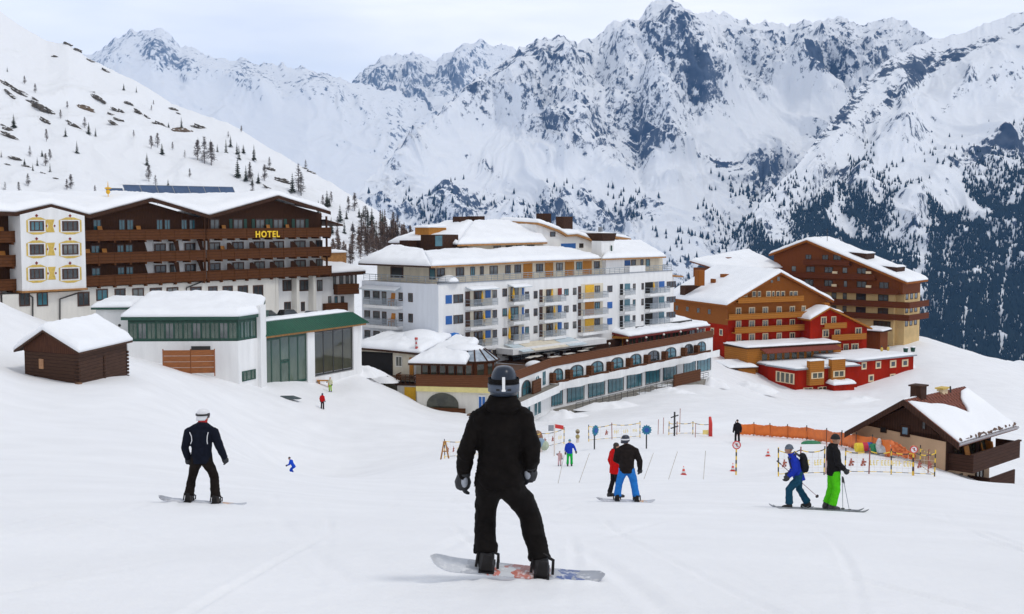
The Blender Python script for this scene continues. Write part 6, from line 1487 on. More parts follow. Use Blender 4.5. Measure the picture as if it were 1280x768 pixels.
for (px, py) in ((1079, 318), (1117, 335)):
    p = Bh.P(px, py, 3); Bh.part('dormer', MB().hexa([(p[0] - 1.6, 1.5, p[2] - 1.2), (p[0] + 1.4, 1.5, p[2] - 1.2), (p[0] + 1.4, 6, p[2] - 1.2), (p[0] - 1.6, 6, p[2] - 1.2)], [(p[0] - 2.6, 1.2, p[2] + .5), (p[0] + 1.5, 1.2, p[2] + .2), (p[0] + 1.5, 6, p[2] + .2), (p[0] - 2.6, 6, p[2] + .5)]), M_FASC, rb_)
    snow_patch(Bh, 'dormer_snow', [(p[0] - 2.8, 1.0, p[2] + .5), (p[0] + 1.6, 1.0, p[2] + .2)], [(p[0] - 2.8, 6.2, p[2] + .5), (p[0] + 1.6, 6.2, p[2] + .2)], .45, rb_, 20, 12)
for (a, b, c0, c1) in ((997, 1000, 300, 307), (1008, 1011, 298, 303), (1014, 1026, 297, 302)):
    u0, z1 = Bh.uz(a, c0, 5); u1, z0 = Bh.uz(b, c1, 5); Bh.part('chimney', MB().box(u0, u1, 5, 6.2, z0 - 1.5, z1), M_FASC)
Bh.part('mast', MB().tube([Bh.P(1034, 303, 4), Bh.P(1034, 286, 4)], .07, 5), M_IRON)
# snowy wing between the white and the brown hotels
Lw = Frame(905, 292, 975, 300)
lw = Lw.start('snowy_roofed_wing', -34, 'low wing with a broad snowy roof between the red gable and the tall brown hotel', 'building')
zl0 = Lw.uz(940, 336, 0)[1]
Lw.part('wall', MB().box(0, Lw.L, 0, 12, -34, zl0), M_BRN)
wa_ = [(-1, -1, zl0 - .3), (Lw.L, -1, zl0 + .1)]; wb_ = [(-1, 12, zl0 + 1.6), (Lw.L, 12, zl0 + 4.0)]
ww = slab(Lw, 'roof', wa_, wb_, .3, M_BRN); snow_patch(Lw, 'roof_snow', wa_, wb_, .8, ww, 50, 26)
for (px, py) in ((912, 325), (938, 326), (902, 333)):
    u_, z_ = Lw.uz(px, py, 7); Lw.part('chimney', MB().box(u_ - .6, u_ + .6, 7, 8, z_ - 2, z_ + .6), M_BRN)
# small timber hut at the foot of the brown hotel
u0, z1 = Bh.uz(1080, 414, -9); u1, z0 = Bh.uz(1100, 434, -9)
ph_ = Bh.w(u0, -9, z0 - 1); hu = thing('timber_shed', ph_, 'small brown timber shed with snow roof between the red wing and the brown hotel', 'shed', rotz=Bh.ang)
MB().box(0, u1 - u0, 0, 4, 0, z1 - z0 + 1).obj('wall', M_BRN, hu)
class _Loc:
    def part(s, name, mb, mats, parent=None, smooth=False, bevel=0): return mb.obj(name, mats, parent, smooth, bevel=bevel)
hz = z1 - z0 + 1
sr = MB().box(-.5, u1 - u0 + .8, -.6, 4.4, hz + .002, hz + .2).obj('roof', M_FASC, hu)
snow_patch(_Loc(), 'roof_snow', [(-.5, -.6, hz + .2), (u1 - u0 + .8, -.6, hz + .2)], [(-.5, 4.4, hz + .4), (u1 - u0 + .8, 4.4, hz + .4)], .6, sr, 20, 12)

# ================================================================ 11  chalet on the right
Ch = Frame(1063, 82.6, 1189, 77.7)
chal = Ch.start('chalet', -22, 'peach-walled chalet with dark gable, rusty metal roof half under snow and wooden balconies', 'chalet')
M_PEACH = mat('peach_render', (.62, .42, .26), .85, .07, .8, bump=.1, bscale=9)
M_CHW = plank('chalet_boards', (.040, .018, .011), (.070, .032, .020), True, .18); M_CHB = plank('chalet_balcony', (.040, .018, .011), (.075, .034, .022), False, .22)
M_RUST = plank('rusty_metal_roof', (.20, .065, .042), (.29, .12, .085), True, .42, .5)
DC = 6.6; zB = -14.05
pkC = Ch.P(1134, 506, 0); zeC = Ch.uz(1187, 553, 0)[1]
Ch.part('wall', MB().prism_y([(.35, -22), (Ch.L, -22), (Ch.L, zB), (1.35, zB), (.35, zB - .62)], 0, DC), M_PEACH)
Ch.part('gable_boards', MB().prism_y([(1.35, zB + .002), (Ch.L, zB + .002), (Ch.L, zeC), (pkC[0], pkC[2] - .1), (1.4, zB + .02)], -.06, DC), M_CHW)
Ch.part('corner_boards', MB().box(Ch.L - .004, Ch.L + .06, -.05, DC, -16.3, zB), M_CHW)
ov = 1.15; sl_ = (pkC[2] - zeC) / (Ch.L - pkC[0])
ec = [Ch.P(1056, 541, -1.2), Ch.P(1129.5, 500.5, -1.2), Ch.P(1199, 556, -1.2)]; ecb = [(p[0], DC + 1.1, p[2]) for p in ec]
rc = slab(Ch, 'roof', ec, ecb, .16, M_RUST)
mb = MB()
for i in (0, 1):
    a, b = ec[i], ec[i + 1]; mb.hexa([(a[0], -1.26, a[2] - .34), (b[0], -1.26, b[2] - .34), (b[0], -1.19, b[2] - .34), (a[0], -1.19, a[2] - .34)], [(a[0], -1.26, a[2] + .05), (b[0], -1.26, b[2] + .05), (b[0], -1.19, b[2] + .05), (a[0], -1.19, a[2] + .05)])
Ch.part('bargeboard', mb, M_CHW, rc)
mb = MB(); a, b = ec[1], ec[2]
for k in range(22):                                                  # standing seams
    y = -1.1 + (DC + 2.0) * k / 21; mb.tube([(a[0] + .05, y, a[2] + .03), (b[0], y, b[2] + .03)], .028, 4)
Ch.part('roof_seam', mb, M_RUST, rc)
def onr(f, y): return (a[0] + (b[0] - a[0]) * f, y, a[2] + (b[2] - a[2]) * f)
upper = [onr(f, y) for f, y in ((.06, -1.05), (.18, .4), (.28, 1.8), (.38, 2.9), (.55, 3.7), (.44, 4.4), (.30, 4.9), (.22, 5.3), (.10, 6.3), (.06, 7.5))]
lower = [onr(.985, y) for y in (-1.05, .4, 1.8, 2.9, 3.7, 4.4, 4.9, 5.3, 6.3, 7.5)]
snow_patch(Ch, 'roof_snow', lower, upper, .34, rc, 80, 30, .2, .35, 1, tri=True)
snow_patch(Ch, 'roof_snow', [(p[0], p[1], p[2]) for p in (ec[0], ec[1])], [(p[0], p[1], p[2]) for p in (ecb[0], ecb[1])], .16, rc, 30, 20, .2, .3, 1)
mb = MB(); rg_ = random.Random(3)
np_ = 40
mb.tube([(lambda p: (p[0] - .06 + rg_.uniform(-.05, .05), p[1], p[2] + .10 + rg_.uniform(-.04, .10)))(onr(.975, -.95 + (DC + 1.8) * k / np_)) for k in range(np_ + 1)], [rg_.uniform(.03, .15) for k in range(np_ + 1)], 7)
Ch.part('eave_debris', mb, mat('roof_debris', (.13, .08, .06), .9, .4, 8), rc)
Ch.part('gutter', MB().tube([onr(1.005, -1.2), onr(1.005, DC + 1.1)], .09, 6), mat('zinc', (.35, .33, .34), .45, .1, 3, metal=.3), rc)
def chimney_c(px0, px1, py0, py1, y, m, cap):
    u0, z1 = Ch.uz(px0, py0, y); u1, z0 = Ch.uz(px1, py1, y)
    c = Ch.part('chimney', MB().box(u0, u1, y, y + .8, z0 - .6, z1), m, rc); Ch.part('chimney_cap', MB().box(u0 - .1, u1 + .1, y - .1, y + .9, z1 + .002, z1 + .1), cap, c)
chimney_c(1138, 1151, 483, 497, .6, M_CHW, M_FASC); chimney_c(1171, 1178, 486.5, 497, 3.8, M_CREAM, M_GOLD)
for px, py in ((1156, 490), (1188, 483)): Ch.part('vent_pipe', MB().tube([Ch.P(px, py + 8, 3), Ch.P(px, py, 3)], .06, 6), M_IRON, rc)
winp(Ch, 1101, 1108, 533.5, 541, -.06, frame=M_CHW, pane=M_BLACK, bars=0); winp(Ch, 1126, 1137, 531.5, 546, -.07, frame=M_CHW, pane=mat('pale_blue_pane', (.16, .27, .36), .2, .2, 2), bars=0, fw=.2)
winp(Ch, 1153, 1157, 527, 537, -.07, frame=M_CHW, pane=M_GLASS, bars=0)
Sc = Ch.subu(Ch.L, 0, Ch.L, DC)
zb0 = -16.25
Sc.part('balcony', MB().box(.2, DC + .8, -1.7, -1.6, zb0, zb0 + 1.1).box(.2, DC + .8, -1.6, -.07, zb0, zb0 + .16).box(.2, .3, -1.6, -.07, zb0 + .16, zb0 + 1.1).box(DC + .7, DC + .8, -1.6, -.07, zb0 + .16, zb0 + 1.1).box(.1, DC + .9, -1.76, -1.54, zb0 + 1.102, zb0 + 1.2), M_CHB)
Sc.part('lower_balcony', MB().box(3.2, DC + .6, -1.5, -1.4, -18.05, -17.05).box(3.2, DC + .6, -1.4, -.02, -18.05, -17.9).box(3.2, 3.3, -1.4, -.02, -17.89, -17.05), M_CHB)
for k in range(3): window(Sc, .8 + 2.0 * k, 2.2 + 2.0 * k, zb0 + .3, zb0 + 2.0, -.065, M_CHW, M_DARKG)
window(Sc, 1.6, 2.4, -18.0, -16.8, -.01, M_CHW, M_DARKG, bars=0); window(Sc, 4.4, 5.6, -18.3, -16.9, -.01, M_CHW, M_DARKG)
for i, u_ in enumerate((1.6, 3.8, 4.8)):
    o = link('wooden_chair', CHM, None, Sc.w(u_, -1.0, zb0 + .16), Sc.ang + .6 * i); o.scale = (.9, .9, 1.1); tag(o, 'garden chair on the upper balcony of the peach chalet', 'chair', 'chairs on the chalet balcony')

# ================================================================ 12  roofs of the village below, far right
for i, (px, Y, w, d, col, lab) in enumerate(((1247, 392, 5, 5, M_WHITE, 'small snow-roofed house at the far right edge of the slope, leftmost of three'), (1262, 400, 7, 6, M_WHITE2, 'middle snow-roofed house at the far right edge of the slope'), (1278, 396, 8, 6, M_FASC, 'brown snow-roofed house at the far right edge of the slope'))):
    g = on_ground(px, Y); tp = pt(px, 453.5 if i else 452, Y)
    r = thing('village_house', (g.x, g.y, g.z - 1), lab, 'house'); h = max(2.2, tp.z - g.z)
    MB().prism_y([(-w / 2, 0), (w / 2, 0), (w / 2, h - .2), (0, h + .8), (-w / 2, h - .2)], -d / 2, d / 2).obj('wall', col, r)
    ea = [(-w / 2 - .6, -d / 2 - .4, h - .3), (0, -d / 2 - .4, h + .85), (w / 2 + .6, -d / 2 - .4, h - .3)]; eb_ = [(p[0], d / 2 + .4, p[2]) for p in ea]
    hr_ = slab(_Loc(), 'roof', ea, eb_, .15, M_FASC, r); snow_patch(_Loc(), 'roof_snow', ea, eb_, .8, hr_, 20, 12)
    MB().box(-.5, .5, -d / 2 - .05, -d / 2 + .02, h - 1.5, h - .6).obj('window', M_GLASS, r)
# ================================================================ people
def fuse(mb, name, m, voxel, smooth=3, wr=0.0, ws=9.0, parent=None, wz=1.0, seed=0):
    """melt overlapping closed limbs into one continuous skin, then add cloth folds"""
    me0 = mb.mesh('tmp', m); o = bpy.data.objects.new('tmp', me0); COL.objects.link(o)
    r = o.modifiers.new('r', 'REMESH'); r.mode = 'VOXEL'; r.voxel_size = voxel; r.use_smooth_shade = True
    if smooth: s_ = o.modifiers.new('s', 'SMOOTH'); s_.factor = .5; s_.iterations = smooth
    dg = bpy.context.evaluated_depsgraph_get(); me = bpy.data.meshes.new_from_object(o.evaluated_get(dg))
    bpy.data.objects.remove(o); bpy.data.meshes.remove(me0); me.name = name
    me.materials.clear(); me.materials.append(m)
    n = len(me.vertices)
    if wr and n:
        co = np.empty(n * 3, np.float32); me.vertices.foreach_get('co', co); co = co.reshape(-1, 3).astype(float)
        no = np.empty(n * 3, np.float32); me.vertices.foreach_get('normal', no); no = no.reshape(-1, 3)
        # folds: ridged noise stretched across the limb, so creases run round sleeves and trouser legs
        a = np.arctan2(co[:, 1], co[:, 0] + .3) * .35
        d = ridged(co[:, 0] * ws * .55 + co[:, 1] * ws * .4 + seed, co[:, 2] * ws * wz + 3 * a, 60 + int(seed), 3) - .5
        d2 = fbm(co[:, 0] * ws * .6 + 5, co[:, 2] * ws * .35 + co[:, 1] * ws * .5, 80 + int(seed), 3)
        co = co + no * ((d * .9 + d2 * .8) * wr)[:, None]
        me.vertices.foreach_set('co', co.reshape(-1).astype(np.float32))
    me.polygons.foreach_set('use_smooth', [True] * len(me.polygons)); me.update()
    return link(name, me, parent)

def loft(mb, rings, n=20):
    """rings: (cx, cy, cz, rx, ry[, tilt about x])"""
    o = len(mb.v)
    for (x, y, z, rx, ry) in rings:
        for k in range(n):
            w = 2 * PI * k / n; mb.v.append((x + rx * math.cos(w), y + ry * math.sin(w), z))
    for i in range(len(rings) - 1):
        for k in range(n):
            q = (o + i * n + k, o + i * n + (k + 1) % n, o + (i + 1) * n + (k + 1) % n, o + (i + 1) * n + k); mb.f.append(q); mb.m.append(0)
    mb.f.append(tuple(o + k for k in range(n - 1, -1, -1))); e = o + (len(rings) - 1) * n; mb.f.append(tuple(e + k for k in range(n))); mb.m += [0, 0]
    return mb

BASE = dict(pelvis=(0, 0, .93), chest=(0, .01, 1.30), neck=(0, .015, 1.50), head=(0, .035, 1.645), turn=0.0,
            shL=(-.19, .0, 1.42), elL=(-.27, -.04, 1.15), wrL=(-.28, .06, .92), shR=(.19, .0, 1.42), elR=(.27, -.04, 1.15), wrR=(.28, .06, .92),
            hiL=(-.095, 0, .92), knL=(-.12, .05, .50), anL=(-.13, -.01, .10), hiR=(.095, 0, .92), knR=(.12, .05, .50), anR=(.13, -.01, .10), toeL=0.0, toeR=0.0)
M_SKIN = mat('skin', (.52, .30, .21), .55, .08, 8)
M_SKIN2 = mat('tanned_skin', (.36, .19, .12), .55, .08, 8)
M_EYE = mat('eye_dark', (.02, .015, .012), .3, .1, 5)
M_HAIR = mat('dark_hair', (.025, .016, .011), .7, .3, 20)
def fabric(name, c, var=.14, rough=.85, spec=.1): return mat(name, c, rough, var, 14, bump=.25, bscale=160, spec=spec)

def hand_shape(mb, wrist, tip_dir, palm_n, side, k=1.0, thick=1.0, curl=.5):
    """palm, five separate unequal bent fingers, thumb leaving the side of the palm; side=+1: thumb on +s"""
    w = Vector(wrist); d = Vector(tip_dir).normalized(); n = Vector(palm_n); n = (n - d * n.dot(d)).normalized(); s = d.cross(n).normalized() * side
    pl = .088 * k
    mb.tube([w - d * .02 * k, w + d * .02 * k, w + d * pl * .55, w + d * pl], [.026 * k * thick, .034 * k * thick, .040 * k * thick, .034 * k * thick], 10)
    for i, (off, l) in enumerate(((.030, .068), (.011, .078), (-.010, .074), (-.029, .058))):
        b = w + d * pl * .9 + s * off * k; c = curl * (1 + .12 * i); l = l * k
        d1 = (d * math.cos(c * .5) + n * math.sin(c * .5)); d2 = (d * math.cos(c * 1.3) + n * math.sin(c * 1.3)); d3 = (d * math.cos(c * 2.0) + n * math.sin(c * 2.0))
        p1 = b + d1 * l * .45; p2 = p1 + d2 * l * .33; p3 = p2 + d3 * l * .26
        mb.tube([b - d * .02 * k, b, p1, p2, p3], [.0105 * k * thick, .0105 * k * thick, .010 * k * thick, .009 * k * thick, .007 * k * thick], 7)
    b = w + d * .022 * k + s * .030 * k; p1 = b + (d * .7 + s * .75 + n * .2).normalized() * .034 * k; p2 = p1 + (d * .95 + s * .2 + n * .35).normalized() * .030 * k
    mb.tube([b - s * .012 * k, b, p1, p2], [.013 * k * thick, .0135 * k * thick, .012 * k * thick, .009 * k * thick], 7)

def head_shape(mb, c, turn, k=1.0):
    """skull, jaw, brow, nose, lips, ears; the face looks along +y turned by `turn` about z"""
    c = Vector(c); q = Matrix.Rotation(turn, 3, 'Z')
    def at(x, y, z): return c + q @ Vector((x, y, z)) * k
    mb.ell(at(0, -.012, .03), (.076 * k, .092 * k, .095 * k), 18, 12)
    mb.ell(at(0, .022, -.035), (.058 * k, .068 * k, .078 * k), 16, 10)
    mb.ell(at(0, .062, -.088), (.026 * k, .026 * k, .022 * k), 10, 8)      # chin
    mb.tube([at(0, .078, .025), at(0, .100, -.018), at(0, .094, -.032)], [.010 * k, .016 * k, .012 * k], 8)
    for s in (-1, 1):
        mb.ell(at(s * .03, .074, .032), (.022 * k, .012 * k, .009 * k), 8, 6)   # brow
        mb.ell(at(s * .078, -.008, -.005), (.012 * k, .022 * k, .032 * k), 8, 6)  # ear
        mb.ell(at(s * .042, .055, -.03), (.022 * k, .02 * k, .02 * k), 8, 6)     # cheek
    mb.tube([at(-.022, .083, -.058), at(0, .090, -.056), at(.022, .083, -.058)], [.005 * k, .009 * k, .005 * k], 7)
    return at

class Person:
    def __init__(s, name, pos, H, yaw, pose, label, group=None, voxel=.016, tilt=0.0):
        s.k = H / 1.78; s.J = dict(BASE); s.J.update(pose); s.vx = voxel
        s.root = thing('person', pos, label, 'person', group, yaw); s.root.scale = (s.k,) * 3
        s.root.rotation_euler = (0, tilt, yaw)
    def v(s, n): return Vector(s.J[n])
    def body(s, skin=M_SKIN, eyes=False, bare_hands=False):
        J = s.v; mb = MB(); pv, ch, nk, hd = J('pelvis'), J('chest'), J('neck'), J('head')
        loft(mb, [(*(pv + Vector((0, 0, -.08))), .12, .08), (*pv, .145, .095), (*pv.lerp(ch, .5), .125, .09), (*ch, .15, .10), (*ch.lerp(nk, .55), .13, .085), (*nk, .06, .06)], 16)
        mb.tube([nk - Vector((0, 0, .05)), nk, hd - Vector((0, .0, .06))], [.065, .056, .052], 12)
        for S_ in 'LR':
            mb.tube([ch.lerp(nk, .4), J('sh' + S_), J('el' + S_), J('wr' + S_)], [.06, .055, .042, .028], 10)
            mb.tube([pv + (J('hi' + S_) - pv) * .5, J('hi' + S_) - Vector((0, 0, .04)), J('kn' + S_), J('an' + S_)], [.08, .078, .055, .038], 10)
            f = Vector((math.sin(-s.J['toe' + S_]), math.cos(s.J['toe' + S_]), 0)); a = J('an' + S_)
            mb.tube([a - f * .04 - Vector((0, 0, .05)), a + f * .06 - Vector((0, 0, .06)), a + f * .14 - Vector((0, 0, .075))], [.032, .034, .022], 8)
            d = (J('wr' + S_) - J('el' + S_)).normalized(); inn = Vector((1 if S_ == 'L' else -1, .25, 0))
            hand_shape(mb, J('wr' + S_), d + Vector((0, .15, -.2)), inn, -1 if S_ == 'L' else 1, 1.0, .9, .35)
        at = head_shape(mb, hd, s.J['turn'])
        b = fuse(mb, 'body', skin, min(s.vx, .014), 1, parent=s.root)
        if eyes:
            for x in (-1, 1): MB().ell(at(x * .031, .076, .012), (.012, .008, .009), 8, 6).obj('eye', M_EYE, s.root, True)
        return s
    def jacket(s, m, hem=.03, hood=True, fat=1.0, wr=.012, collar=True, name='jacket', sleeves=True, seed=0, hemw=1.0):
        J = s.v; mb = MB(); pv, ch, nk = J('pelvis'), J('chest'), J('neck'); shm = (J('shL') + J('shR')) / 2
        sw = (J('shR') - J('shL')).length / 2
        up = (ch - pv).normalized(); f = fat
        loft(mb, [(*(pv + up * (hem - .06)), .190 * f * hemw, .150 * f), (*(pv + up * (hem + .02)), .188 * f * hemw, .150 * f), (*pv.lerp(ch, .45), .182 * f, .145 * f), (*pv.lerp(ch, .8), .196 * f, .150 * f), (*ch.lerp(shm, .45), max(.205 * f, sw * 1.02), .148 * f), (*shm.lerp(nk, .05), max(.17, sw * .86), .118 * f), (*shm.lerp(nk, .6), .112, .092), (*nk, .088, .085)] + ([(*(nk + Vector((0, .012, .055))), .088, .084)] if collar else []), 24)
        if sleeves:
            for S_ in 'LR':
                a, e, w = J('sh' + S_), J('el' + S_), J('wr' + S_); d = (w - e).normalized()
                sx_ = -1 if S_ == 'L' else 1; dn = (e - a).normalized()
                mb.ell(a + Vector((-sx_ * .012, 0, -.012)), (.084 * f, .086 * f, .078 * f), 16, 12)
                mb.tube([nk + Vector((sx_ * .045, -.005, .0)), nk.lerp(a, .55) + Vector((0, -.004, .012)), a + Vector((-sx_ * .02, 0, .010))], [.060, .066 * f, .058 * f], 12)
                mb.tube([a - dn * .01, a.lerp(e, .5), e, e.lerp(w, .55), w - d * .015, w + d * .012], [.084 * f, .082 * f, .074 * f, .068 * f, .057, .059], 14)
        if hood:
            h = nk + Vector((0, -.075, -.015)); mb.ell(h, (.115, .062, .07), 16, 10); mb.ell(h + Vector((0, .02, .035)), (.10, .07, .05), 14, 8)
        return fuse(mb, name, m, s.vx, 2, wr, 6.5, s.root, 1.0, seed)
    def trousers(s, m, fat=1.0, wr=.012, cuff=.05, seed=3):
        J = s.v; mb = MB(); pv = J('pelvis'); f = fat
        loft(mb, [(*(pv + Vector((0, 0, -.10))), .165 * f, .125 * f), (*pv, .172 * f, .132 * f), (*(pv + Vector((0, 0, .12))), .160, .122)], 22)
        for S_ in 'LR':
            h, k_, a = J('hi' + S_), J('kn' + S_), J('an' + S_); e = a + (k_ - a).normalized() * cuff
            mb.tube([h + Vector((0, 0, .03)), h - Vector((0, 0, .10)), h.lerp(k_, .6), k_, k_.lerp(e, .5), e + (k_ - a).normalized() * .04, e - (k_ - a).normalized() * .01], [.10 * f, .112 * f, .098 * f, .088 * f, .087 * f, .094 * f, .100 * f], 16)
        return fuse(mb, 'trousers', m, s.vx, 2, wr, 5.5, s.root, 1.3, seed)
    def boots(s, m, big=1.0):
        for S_ in 'LR':
            a, k_ = s.v('an' + S_), s.v('kn' + S_); t = s.J['toe' + S_]; f = Vector((-math.sin(t), math.cos(t), 0)); u = (k_ - a).normalized(); mb = MB(); b = big
            z = a.z - .10
            g = Vector((a.x, a.y, z))
            mb.tube([a + u * .16, a + u * .04, a - Vector((0, 0, .03))], [.066 * b, .062 * b, .060 * b], 14)
            mb.tube([g - f * .075 + Vector((0, 0, .05)), g + f * .02 + Vector((0, 0, .056)), g + f * .13 + Vector((0, 0, .048)), g + f * .19 + Vector((0, 0, .04))], [.050 * b, .056 * b, .050 * b, .034 * b], 14)
            o = fuse(mb, 'boot', m, min(s.vx, .014), 1, .004, 14, s.root)
            so = MB(); n = 14
            pr_ = [(g + f * (.058 + .140 * math.cos(2 * PI * i / n)) + Vector((f.y, -f.x, 0)) * .054 * math.sin(2 * PI * i / n)) for i in range(n)]
            so.prism_z([(p.x, p.y) for p in pr_], z - .0, z + .03); so.obj('sole', M_IRON, o)
        return s
    def gloves(s, m, m2=None, k=1.12, curl=.55, fwd=.1):
        for S_ in 'LR':
            w, e = s.v('wr' + S_), s.v('el' + S_); d = (w - e).normalized(); mb = MB()
            mb.tube([w - d * .045, w - d * .01, w + d * .02], [.060, .054, .044], 12)
            inn = Vector((1 if S_ == 'L' else -1, .35, 0))
            hand_shape(mb, w, d + Vector((0, fwd, -.35)), inn, -1 if S_ == 'L' else 1, k * 1.18, 1.35, curl)
            o = fuse(mb, 'glove', m, min(s.vx, .0085), 1, .003, 20, s.root)
            if m2:
                b = MB(); dd = (d + Vector((0, fwd, -.35))).normalized(); c = w + dd * .06
                b.ell(c + Vector((.014 if S_ == 'L' else -.016, -.056, .012)), (.030, .022, .052), 12, 8); b.obj('glove_panel', m2, o, True)
        return s
    def helmet(s, m, strap=None, band=None, lens=None, k=1.0, gog_up=False):
        c = s.v('head'); q = Matrix.Rotation(s.J['turn'], 3, 'Z')
        def at(x, y, z): return c + q @ Vector((x, y, z)) * k
        mb = MB(); n, rows = 28, 12
        for j in range(rows + 1):                            # shell: deep at the back and over the ears, cut higher at the brow
            a = j / rows
            for i in range(n):
                w = 2 * PI * i / n; front = max(0, math.sin(w))
                lo = -.075 + .115 * front ** .8
                zt = .128; th = a * PI / 2
                z = lo + (zt - lo) * math.sin(th); r = math.cos(th) ** .62 if a < 1 else 0
                mb.v.append(tuple(at(.108 * r * math.cos(w) * (1 - .10 * (1 - a) * (1 - front)), -.012 + .124 * r * math.sin(w), z)))
        for j in range(rows):
            for i in range(n): mb.f.append((j * n + i, j * n + (i + 1) % n, (j + 1) * n + (i + 1) % n, (j + 1) * n + i))
        mb.f.append(tuple(range(n - 1, -1, -1))); mb.m = [0] * len(mb.f)
        h = mb.obj('helmet', m, s.root, True)
        if band:
            b = MB(); n = 30
            P_ = []
            for i in range(n):
                w = 2 * PI * i / n
                for (z, rr) in ((-.052, 1.035), (.002, 1.05)):
                    P_.append(at(.108 * rr * math.cos(w), -.012 + .124 * rr * math.sin(w) * (.98), z + .02 * max(0, math.sin(w))))
            b.v = [tuple(p) for p in P_]
            for i in range(n):
                w = 2 * PI * (i + .5) / n
                if math.sin(w) < .55: j = (i + 1) % n; b.f.append((2 * i, 2 * j, 2 * j + 1, 2 * i + 1)); b.m.append(0)
            o = b.obj('helmet_band', band, h, True); t = o.modifiers.new('t', 'SOLIDIFY'); t.thickness = .008
        if lens:
            g = MB(); cols = 12
            for j, (z, f_) in enumerate(((-.038, .99), (-.01, 1.06), (.022, 1.08), (.05, 1.02))):
                for i in range(cols + 1):
                    w = PI * (.12 + .76 * i / cols); g.v.append(tuple(at(.098 * f_ * math.cos(w), -.002 + .112 * f_ * math.sin(w), z)))
            for j in range(3):
                for i in range(cols): a = j * (cols + 1) + i; g.f.append((a, a + 1, a + cols + 2, a + cols + 1)); g.m.append(0)
            o = g.obj('goggles', lens, s.root, True); t = o.modifiers.new('t', 'SOLIDIFY'); t.thickness = .02
        if strap:
            g = MB(); n = 30
            for i in range(n):
                w = 2 * PI * i / n
                for z in (-.004, .030): g.v.append(tuple(at(.111 * math.cos(w), -.012 + .127 * math.sin(w), z + .012)))
            for i in range(n): j = (i + 1) % n; g.f.append((2 * i, 2 * j, 2 * j + 1, 2 * i + 1)); g.m.append(0)
            o = g.obj('goggle_strap', strap, s.root, True); t = o.modifiers.new('t', 'SOLIDIFY'); t.thickness = .005
        return h
    def cap(s, m, pom=False, name='knit_cap'):
        c = s.v('head'); q = Matrix.Rotation(s.J['turn'], 3, 'Z'); mb = MB()
        mb.ell(c + q @ Vector((0, -.012, .035)), (.090, .106, .105), 18, 10, 0, -.15, 1)
        mb.tube([c + q @ Vector((.088 * math.cos(w), -.012 + .104 * math.sin(w), .03)) for w in [2 * PI * i / 18 for i in range(19)]], .016, 6)
        if pom: mb.ell(c + Vector((0, -.01, .16)), (.035, .035, .035), 8, 6)
        return fuse(mb, name, m, .012, 1, .003, 30, s.root)
    def hair(s, m=M_HAIR, drop=.02):
        c = s.v('head'); q = Matrix.Rotation(s.J['turn'], 3, 'Z'); mb = MB()
        mb.ell(c + q @ Vector((0, -.024, .045)), (.086, .098, .092), 16, 10); mb.ell(c + q @ Vector((0, -.06, -.01 - drop)), (.074, .055, .07), 14, 8)
        return fuse(mb, 'hair', m, .012, 1, .006, 40, s.root)
    def neckwarmer(s, m, r=.075, up=.06):
        n, h = s.v('neck'), s.v('head'); mb = MB().tube([n, n.lerp(h, .35), n.lerp(h, .35) + Vector((0, 0, up))], [r + .012, r, r - .004], 14)
        return fuse(mb, 'neck_warmer', m, .012, 1, .004, 30, s.root)

M_BIND = mat('binding_black', (.016, .014, .014), .6, .3, 12, spec=.2)
def board_mesh(name, L, Wd, tip, m, waist=.86, th=.014, curve=.06):
    """snowboard or ski along x with rounded turned-up ends"""
    n = 40; mb = MB(); 
    for i in range(n + 1):
        t = -1 + 2 * i / n; x = t * L / 2; e = max(0, (abs(x) - (L / 2 - tip)) / tip)
        w = Wd / 2 * (waist + (1 - waist) * min(1, abs(t) / .78) ** 2) * math.sqrt(max(0.0, 1 - min(1, e) ** 2.4)) + .002
        z = curve * e ** 1.8 + .006 * (1 - t * t)
        for (y, zz) in ((-w, 0), (w, 0), (w, th), (-w, th)): mb.v.append((x, y, z + zz))
    for i in range(n):
        a = 4 * i
        for k in range(4): mb.f.append((a + k, a + (k + 1) % 4, a + 4 + (k + 1) % 4, a + 4 + k))
    mb.f += [(3, 2, 1, 0), (4 * n, 4 * n + 1, 4 * n + 2, 4 * n + 3)]; mb.m = [0] * len(mb.f)
    return mb.mesh(name, m, True)
